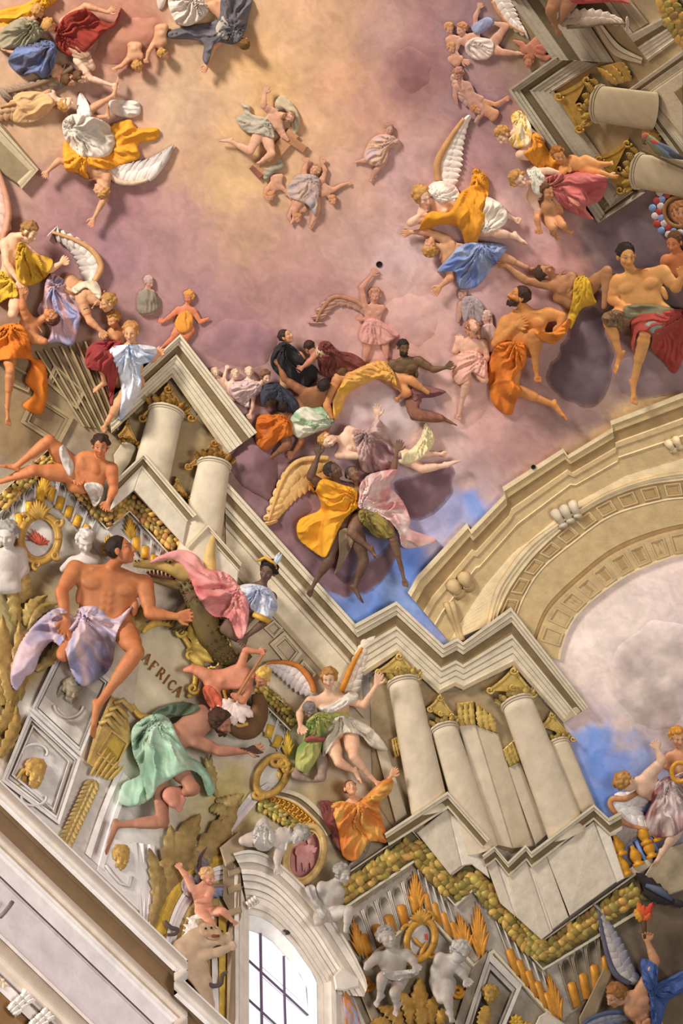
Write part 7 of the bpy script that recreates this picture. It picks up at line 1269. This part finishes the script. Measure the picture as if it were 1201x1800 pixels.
for a, b, r0, r1, k in (((330, 1670, 24), (346, 1650, 30), 24, 20, 8), ((326, 1676, 24), (344, 1700, 24), 26, 22, 10), ((340, 1700, 22), (356, 1726, 20), 22, 17, 8), ((356, 1726, 22), (368, 1764, 18), 15, 9, 6), ((346, 1650, 32), (364, 1634, 38), 17, 14, 6), ((364, 1634, 40), (376, 1634, 46), 11, 7, 5), ((366, 1642, 40), (374, 1644, 44), 6, 5, 4), ((352, 1660, 34), (386, 1652, 44), 11, 8, 5), ((386, 1652, 44), (402, 1646, 44), 8, 8, 4), ((352, 1680, 34), (384, 1674, 42), 11, 8, 5), ((384, 1674, 42), (408, 1662, 42), 8, 8, 4), ((368, 1764, 18), (372, 1780, 20), 9, 7, 4)): L_.cone(a, b, r0, r1, k)
for x, y in ((402, 1642), (406, 1647), (404, 1651), (410, 1658), (413, 1663), (410, 1668)): L_.ball((x, y, 46), 4, 1.5)
L_.ball((356, 1622, 42), 5, 2); L_.ball((382, 1633, 48), 4, 2)
V, Q = L_.mesh(); emit('body', V, Q, shade(V, (196, 166, 136), .15, 12), 'skin', lo_)
m_ = Field((300, 1600, -4), (385, 1720, 90), 1.4); rnd = random.Random(4)
for i in range(110):
    a = rnd.uniform(1., 5.4); r = rnd.uniform(10, 27); c = np.array((358+r*math.cos(a), 1636+r*math.sin(a)*1.05, 40-r*.4)); e = c+np.array((rnd.uniform(-12, -2)+5*math.cos(a), rnd.uniform(-3, 12)+5*math.sin(a), -3)); m_.cone(c, e, 4.4, 1.6, 1.2)
V, Q = m_.mesh(); emit('mane', V, Q, shade(V, (224, 214, 202), .25, 5), 'hair', lo_)
h_ = Field((335, 1600, 10), (405, 1670, 90), 1.2)
h_.ball((364, 1634, 44), 15, 5); h_.cone((370, 1638, 50), (384, 1640, 54), 9, 7.5, 4); h_.cone((370, 1646, 48), (382, 1649, 50), 6, 5, 2); h_.cone((362, 1626, 55), (376, 1629, 56), 4, 3.4, 3); h_.ball((352, 1620, 46), 6, 2); h_.ball((372, 1620, 44), 5, 2)
V, Q = h_.mesh(); emit('head', V, Q, shade(V, (180, 146, 112), .25, 5), 'skin', lo_)
V, Fc = tubev([(374, 1645, 58), (386, 1645, 60)], [3, 2.4], 8); emit('open_mouth', V, Fc, (110, 48, 40), 'skin', lo_)
for c in ((372, 1631, 60), (362, 1632, 60)): V, Fc = blob(c, 2.2); emit('eye', V, Fc, (30, 20, 16), 'gold', lo_)
V, Fc = blob((390, 1637, 57), (3, 2.6, 2.4)); emit('nose', V, Fc, (60, 44, 40), 'skin', lo_)
for lab, P in (('dark serpent curling at the lion rump', [(322, 1700), (350, 1716), (372, 1732), (388, 1730), (392, 1714), (404, 1706), (406, 1696)]), ('dark serpent over the white moulding left of the lion', [(290, 1618), (300, 1630), (312, 1634), (308, 1642), (294, 1643)])):
    V, Fc = tubev([(*p, 30) for p in smooth(P, 6, False)], [2, 4, 4, 3.5, 3, 2.6], 8); emit('serpent', V, Fc, (84, 70, 70), 'skin', None, lab, 'snake', 'serpents around the lion')
# ---------------------------------------------------------------- lower right
f = Fig('angel', 'blue robed winged angel lifting a burning torch in the lower right corner', 'angel', 40, (196, 142, 104), "hd:1082,1750,56 fc:-.6,.5,.4 up:-.4,-.7,.6 nk:1108,1750,44 sl:1104,1776,44 sr:1130,1738,44 er:1152,1690,52 wr:1138,1654,54 hr:1136,1632,56 qr:0,0,1,1.6 wa:1132,1786 pl:1130,1816 pr:1160,1810", 'm', (150, 96, 50), 'curl', z=10)
wing(f, [(1108, 1730), (1082, 1712), (1066, 1672), (1052, 1600)], [(1116, 1706), (1104, 1672), (1084, 1636), (1056, 1596)], 11, 11, (190, 180, 174), (110, 110, 128), arm=(96, 92, 108))
wing(f, [(1098, 1780), (1070, 1780), (1040, 1790), (1020, 1806)], [(1100, 1796), (1080, 1804), (1060, 1812), (1030, 1820)], 7, 11, (140, 140, 150), (96, 100, 120), arm=(80, 90, 120), r=4, name='wing')
cloth(f, 'blue_robe', [(1128, 1686), (1156, 1698), (1156, 1726), (1168, 1722), (1206, 1706), (1206, 1740), (1176, 1760), (1160, 1806), (1146, 1800), (1142, 1750), (1130, 1724)], (70, 92, 148), src=(1150, 1745), amp=8, lam=12, d0=30)
V, Fc = tubev([(1134, 1650, 66), (1132, 1618, 66)], [3, 5], 8); emit('torch', V, Fc, (90, 60, 40), 'stone', f.root)
fl_ = [(*leafv((1130, 1620, 64), (1130+dx, 1620+dy, 68), 16, 5, 4, 3, n=9), lin(c)) for dx, dy, c in ((-14, -22, (226, 160, 60)), (2, -30, (206, 80, 44)), (18, -34, (196, 60, 36)), (-8, -36, (216, 110, 50)), (14, -16, (206, 96, 50)))]
V, Fc, C = join(fl_); emit('flame', V, Fc, C, 'feather', f.root)
o = thing('bird', 'black winged bird shape diving beside the torch flame', 'bird', (1150, 1560))
for a, b, w in (((1176, 1584), (1118, 1534), 26), ((1180, 1586), (1128, 1568), 22), ((1178, 1584), (1208, 1592), 16)): V, Fc = leafv((*a, 26), (*b, 30), w, 6, 4, 3, n=12); emit('wing', V, Fc, shade(V, (50, 44, 44), .2, 6), 'feather', o)
V, Fc = tubev([(1136, 1556, 34), (1160, 1566, 40), (1182, 1582, 36)], [4, 8, 3], 8); emit('body', V, Fc, (84, 92, 108), 'feather', o)
f = Fig('angel', 'angel with curled white wing and a red and white robe at the right edge', 'angel', 38, P1, "hd:1100,1376,52 fc:.5,-.3,-.5 up:-.6,-.7,.3 nk:1120,1374,42 sl:1128,1392,42 sr:1142,1362,40 er:1164,1338,46 wr:1156,1316,48 hr:1145,1300,50 wa:1150,1390 pl:1176,1400 pr:1186,1384 kl:1190,1462,54 al:1164,1500,44 fl:1155,1524,44", 'm', BLN, 'curl', z=6, back=True)
cloth(f, 'red_robe', [(1156, 1374), (1180, 1364), (1212, 1362), (1212, 1440), (1192, 1466), (1176, 1470), (1150, 1470), (1134, 1440), (1146, 1410)], (128, 56, 54), src=(1180, 1370), amp=8, lam=12, d0=24, col2=(206, 186, 180))
wing(f, [(1122, 1392), (1100, 1404), (1078, 1404), (1074, 1418), (1098, 1446), (1130, 1456), (1166, 1458)], [(1150, 1400), (1138, 1412), (1130, 1424), (1134, 1434), (1142, 1442), (1154, 1450), (1168, 1456)], 12, 12, (222, 214, 208), (206, 196, 190), arm=(196, 136, 92))
wing(f, [(1088, 1444), (1098, 1448), (1108, 1452), (1116, 1456)], [(1084, 1518), (1096, 1494), (1106, 1482), (1116, 1474)], 7, 10, (170, 156, 148), (140, 126, 120), arm=(190, 140, 110), r=3)
f = Fig('cherub', 'curly golden haired head with arm at the right edge above the gold shield', 'angel', 34, (214, 158, 116), "hd:1192,1296,40 fc:.3,.4,.8 up:-.1,-1,.1 nk:1196,1318 sl:1178,1330 sr:1216,1326 el:1172,1346 wl:1180,1352 wa:1196,1350 pl:1190,1362 pr:1206,1362", 'p', (196, 132, 50), 'curl')
o, E = oval('round orange gold shield carried at the right edge', (1196, 1357), 15, 17, 0, (216, 130, 40), (216, 150, 50), name='shield', d=64, w=4)
# ---------------------------------------------------------------- top right
f = Fig('angel', 'figure with bare dangling legs in front of the top right cornice', 'angel', 34, (150, 104, 70), "nk:1010,-30 sl:990,-24 sr:1030,-24 hd:1010,-50 wa:1000,-14 pl:984,-4,40 pr:1004,-2,40 kl:968,18,66 al:976,44,50 fl:986,62,50 kr:996,14,60 ar:984,38,52", 'm', BRN, 'short', z=30)
cloth(f, 'red_mantle', [(1000, -8), (1040, -8), (1080, -6), (1108, 6), (1080, 4), (1040, 6), (1010, 6)], (176, 70, 62), ang=5, amp=4, lam=7, d0=34)
wing(f, [(996, 48), (1030, 46), (1060, 42), (1100, 42)], [(1000, 16), (1040, 14), (1074, 22), (1106, 42)], 9, 12, (176, 156, 134), (206, 190, 170), arm=(110, 92, 70), r=3, d0=34)
o = thing('medallion', 'cherub head in a round frame ringed by red and blue buds at the right edge', 'medallion', (1190, 372)); V, Fc = tubev([(1194+26*math.cos(a), 372+26*math.sin(a), 18) for a in np.linspace(0, 6.3, 36)], 3.5, 8); emit('frame', V, Fc, (150, 110, 60), 'gold', o)
relief_blob('field', [(1194+24*math.cos(a), 372+24*math.sin(a)) for a in np.linspace(0, 6.283, 14)[:-1]], (206, 146, 104), d=10, mat='fresco', parent=o, r=8)
rnd = random.Random(7)
for i in range(26):
    a = 1.2+i*.16; r = 36+9*(i % 2)+rnd.uniform(-3, 3); V, Fc = blob((1194+r*math.cos(a), 372+r*math.sin(a), 14), (7, 7, 6)); emit('bud', V, Fc, ((170, 62, 50), (120, 146, 190), (206, 190, 186))[i % 3], 'gold', o)
Fig('cherub', 'small cherub face inside the round frame with red and blue buds', 'angel', 34, (206, 146, 100), "hd:1196,372,26 fc:.1,.3,.9 up:-.2,-1,.1 nk:1200,392,14", 'p', (150, 96, 56), 'curl')
o = thing('parrot', 'small green and blue parrot perched below the upper right column', 'parrot', (1165, 262)); V, Fc = tubev(smooth([(1136, 240, 66), (1146, 248, 70), (1160, 262, 70), (1176, 272, 66), (1198, 276, 62)], 5, False), [6, 8, 10, 7, 3], 10); emit('body', V, Fc, shade(V, (110, 122, 84), .25, 5), 'feather', o)
V, Fc = blob((1136, 240, 68), (7.5, 7, 7)); emit('head', V, Fc, (160, 92, 74), 'feather', o); V, Fc = tubev([(1131, 246, 72), (1132, 252, 74), (1136, 254, 72)], [3.4, 2.5, 1], 6); emit('beak', V, Fc, (70, 60, 50), 'gold', o)
for a, b, c in (((1150, 252), (1182, 278), (100, 120, 140)), ((1156, 252), (1194, 272), (90, 100, 120)), ((1144, 246), (1162, 258), (170, 70, 60)), ((1176, 270), (1208, 280), (60, 60, 70))): V, Fc = leafv((*a, 78), (*b, 74), 10, 3, 0, 0, n=8); emit('feather', V, Fc, c, 'feather', o)
V, Fc = tubev([(1128, 262, 60), (1170, 282, 60), (1210, 300, 60)], 2.2, 6); emit('perch', V, Fc, (104, 82, 54), 'stone', o)
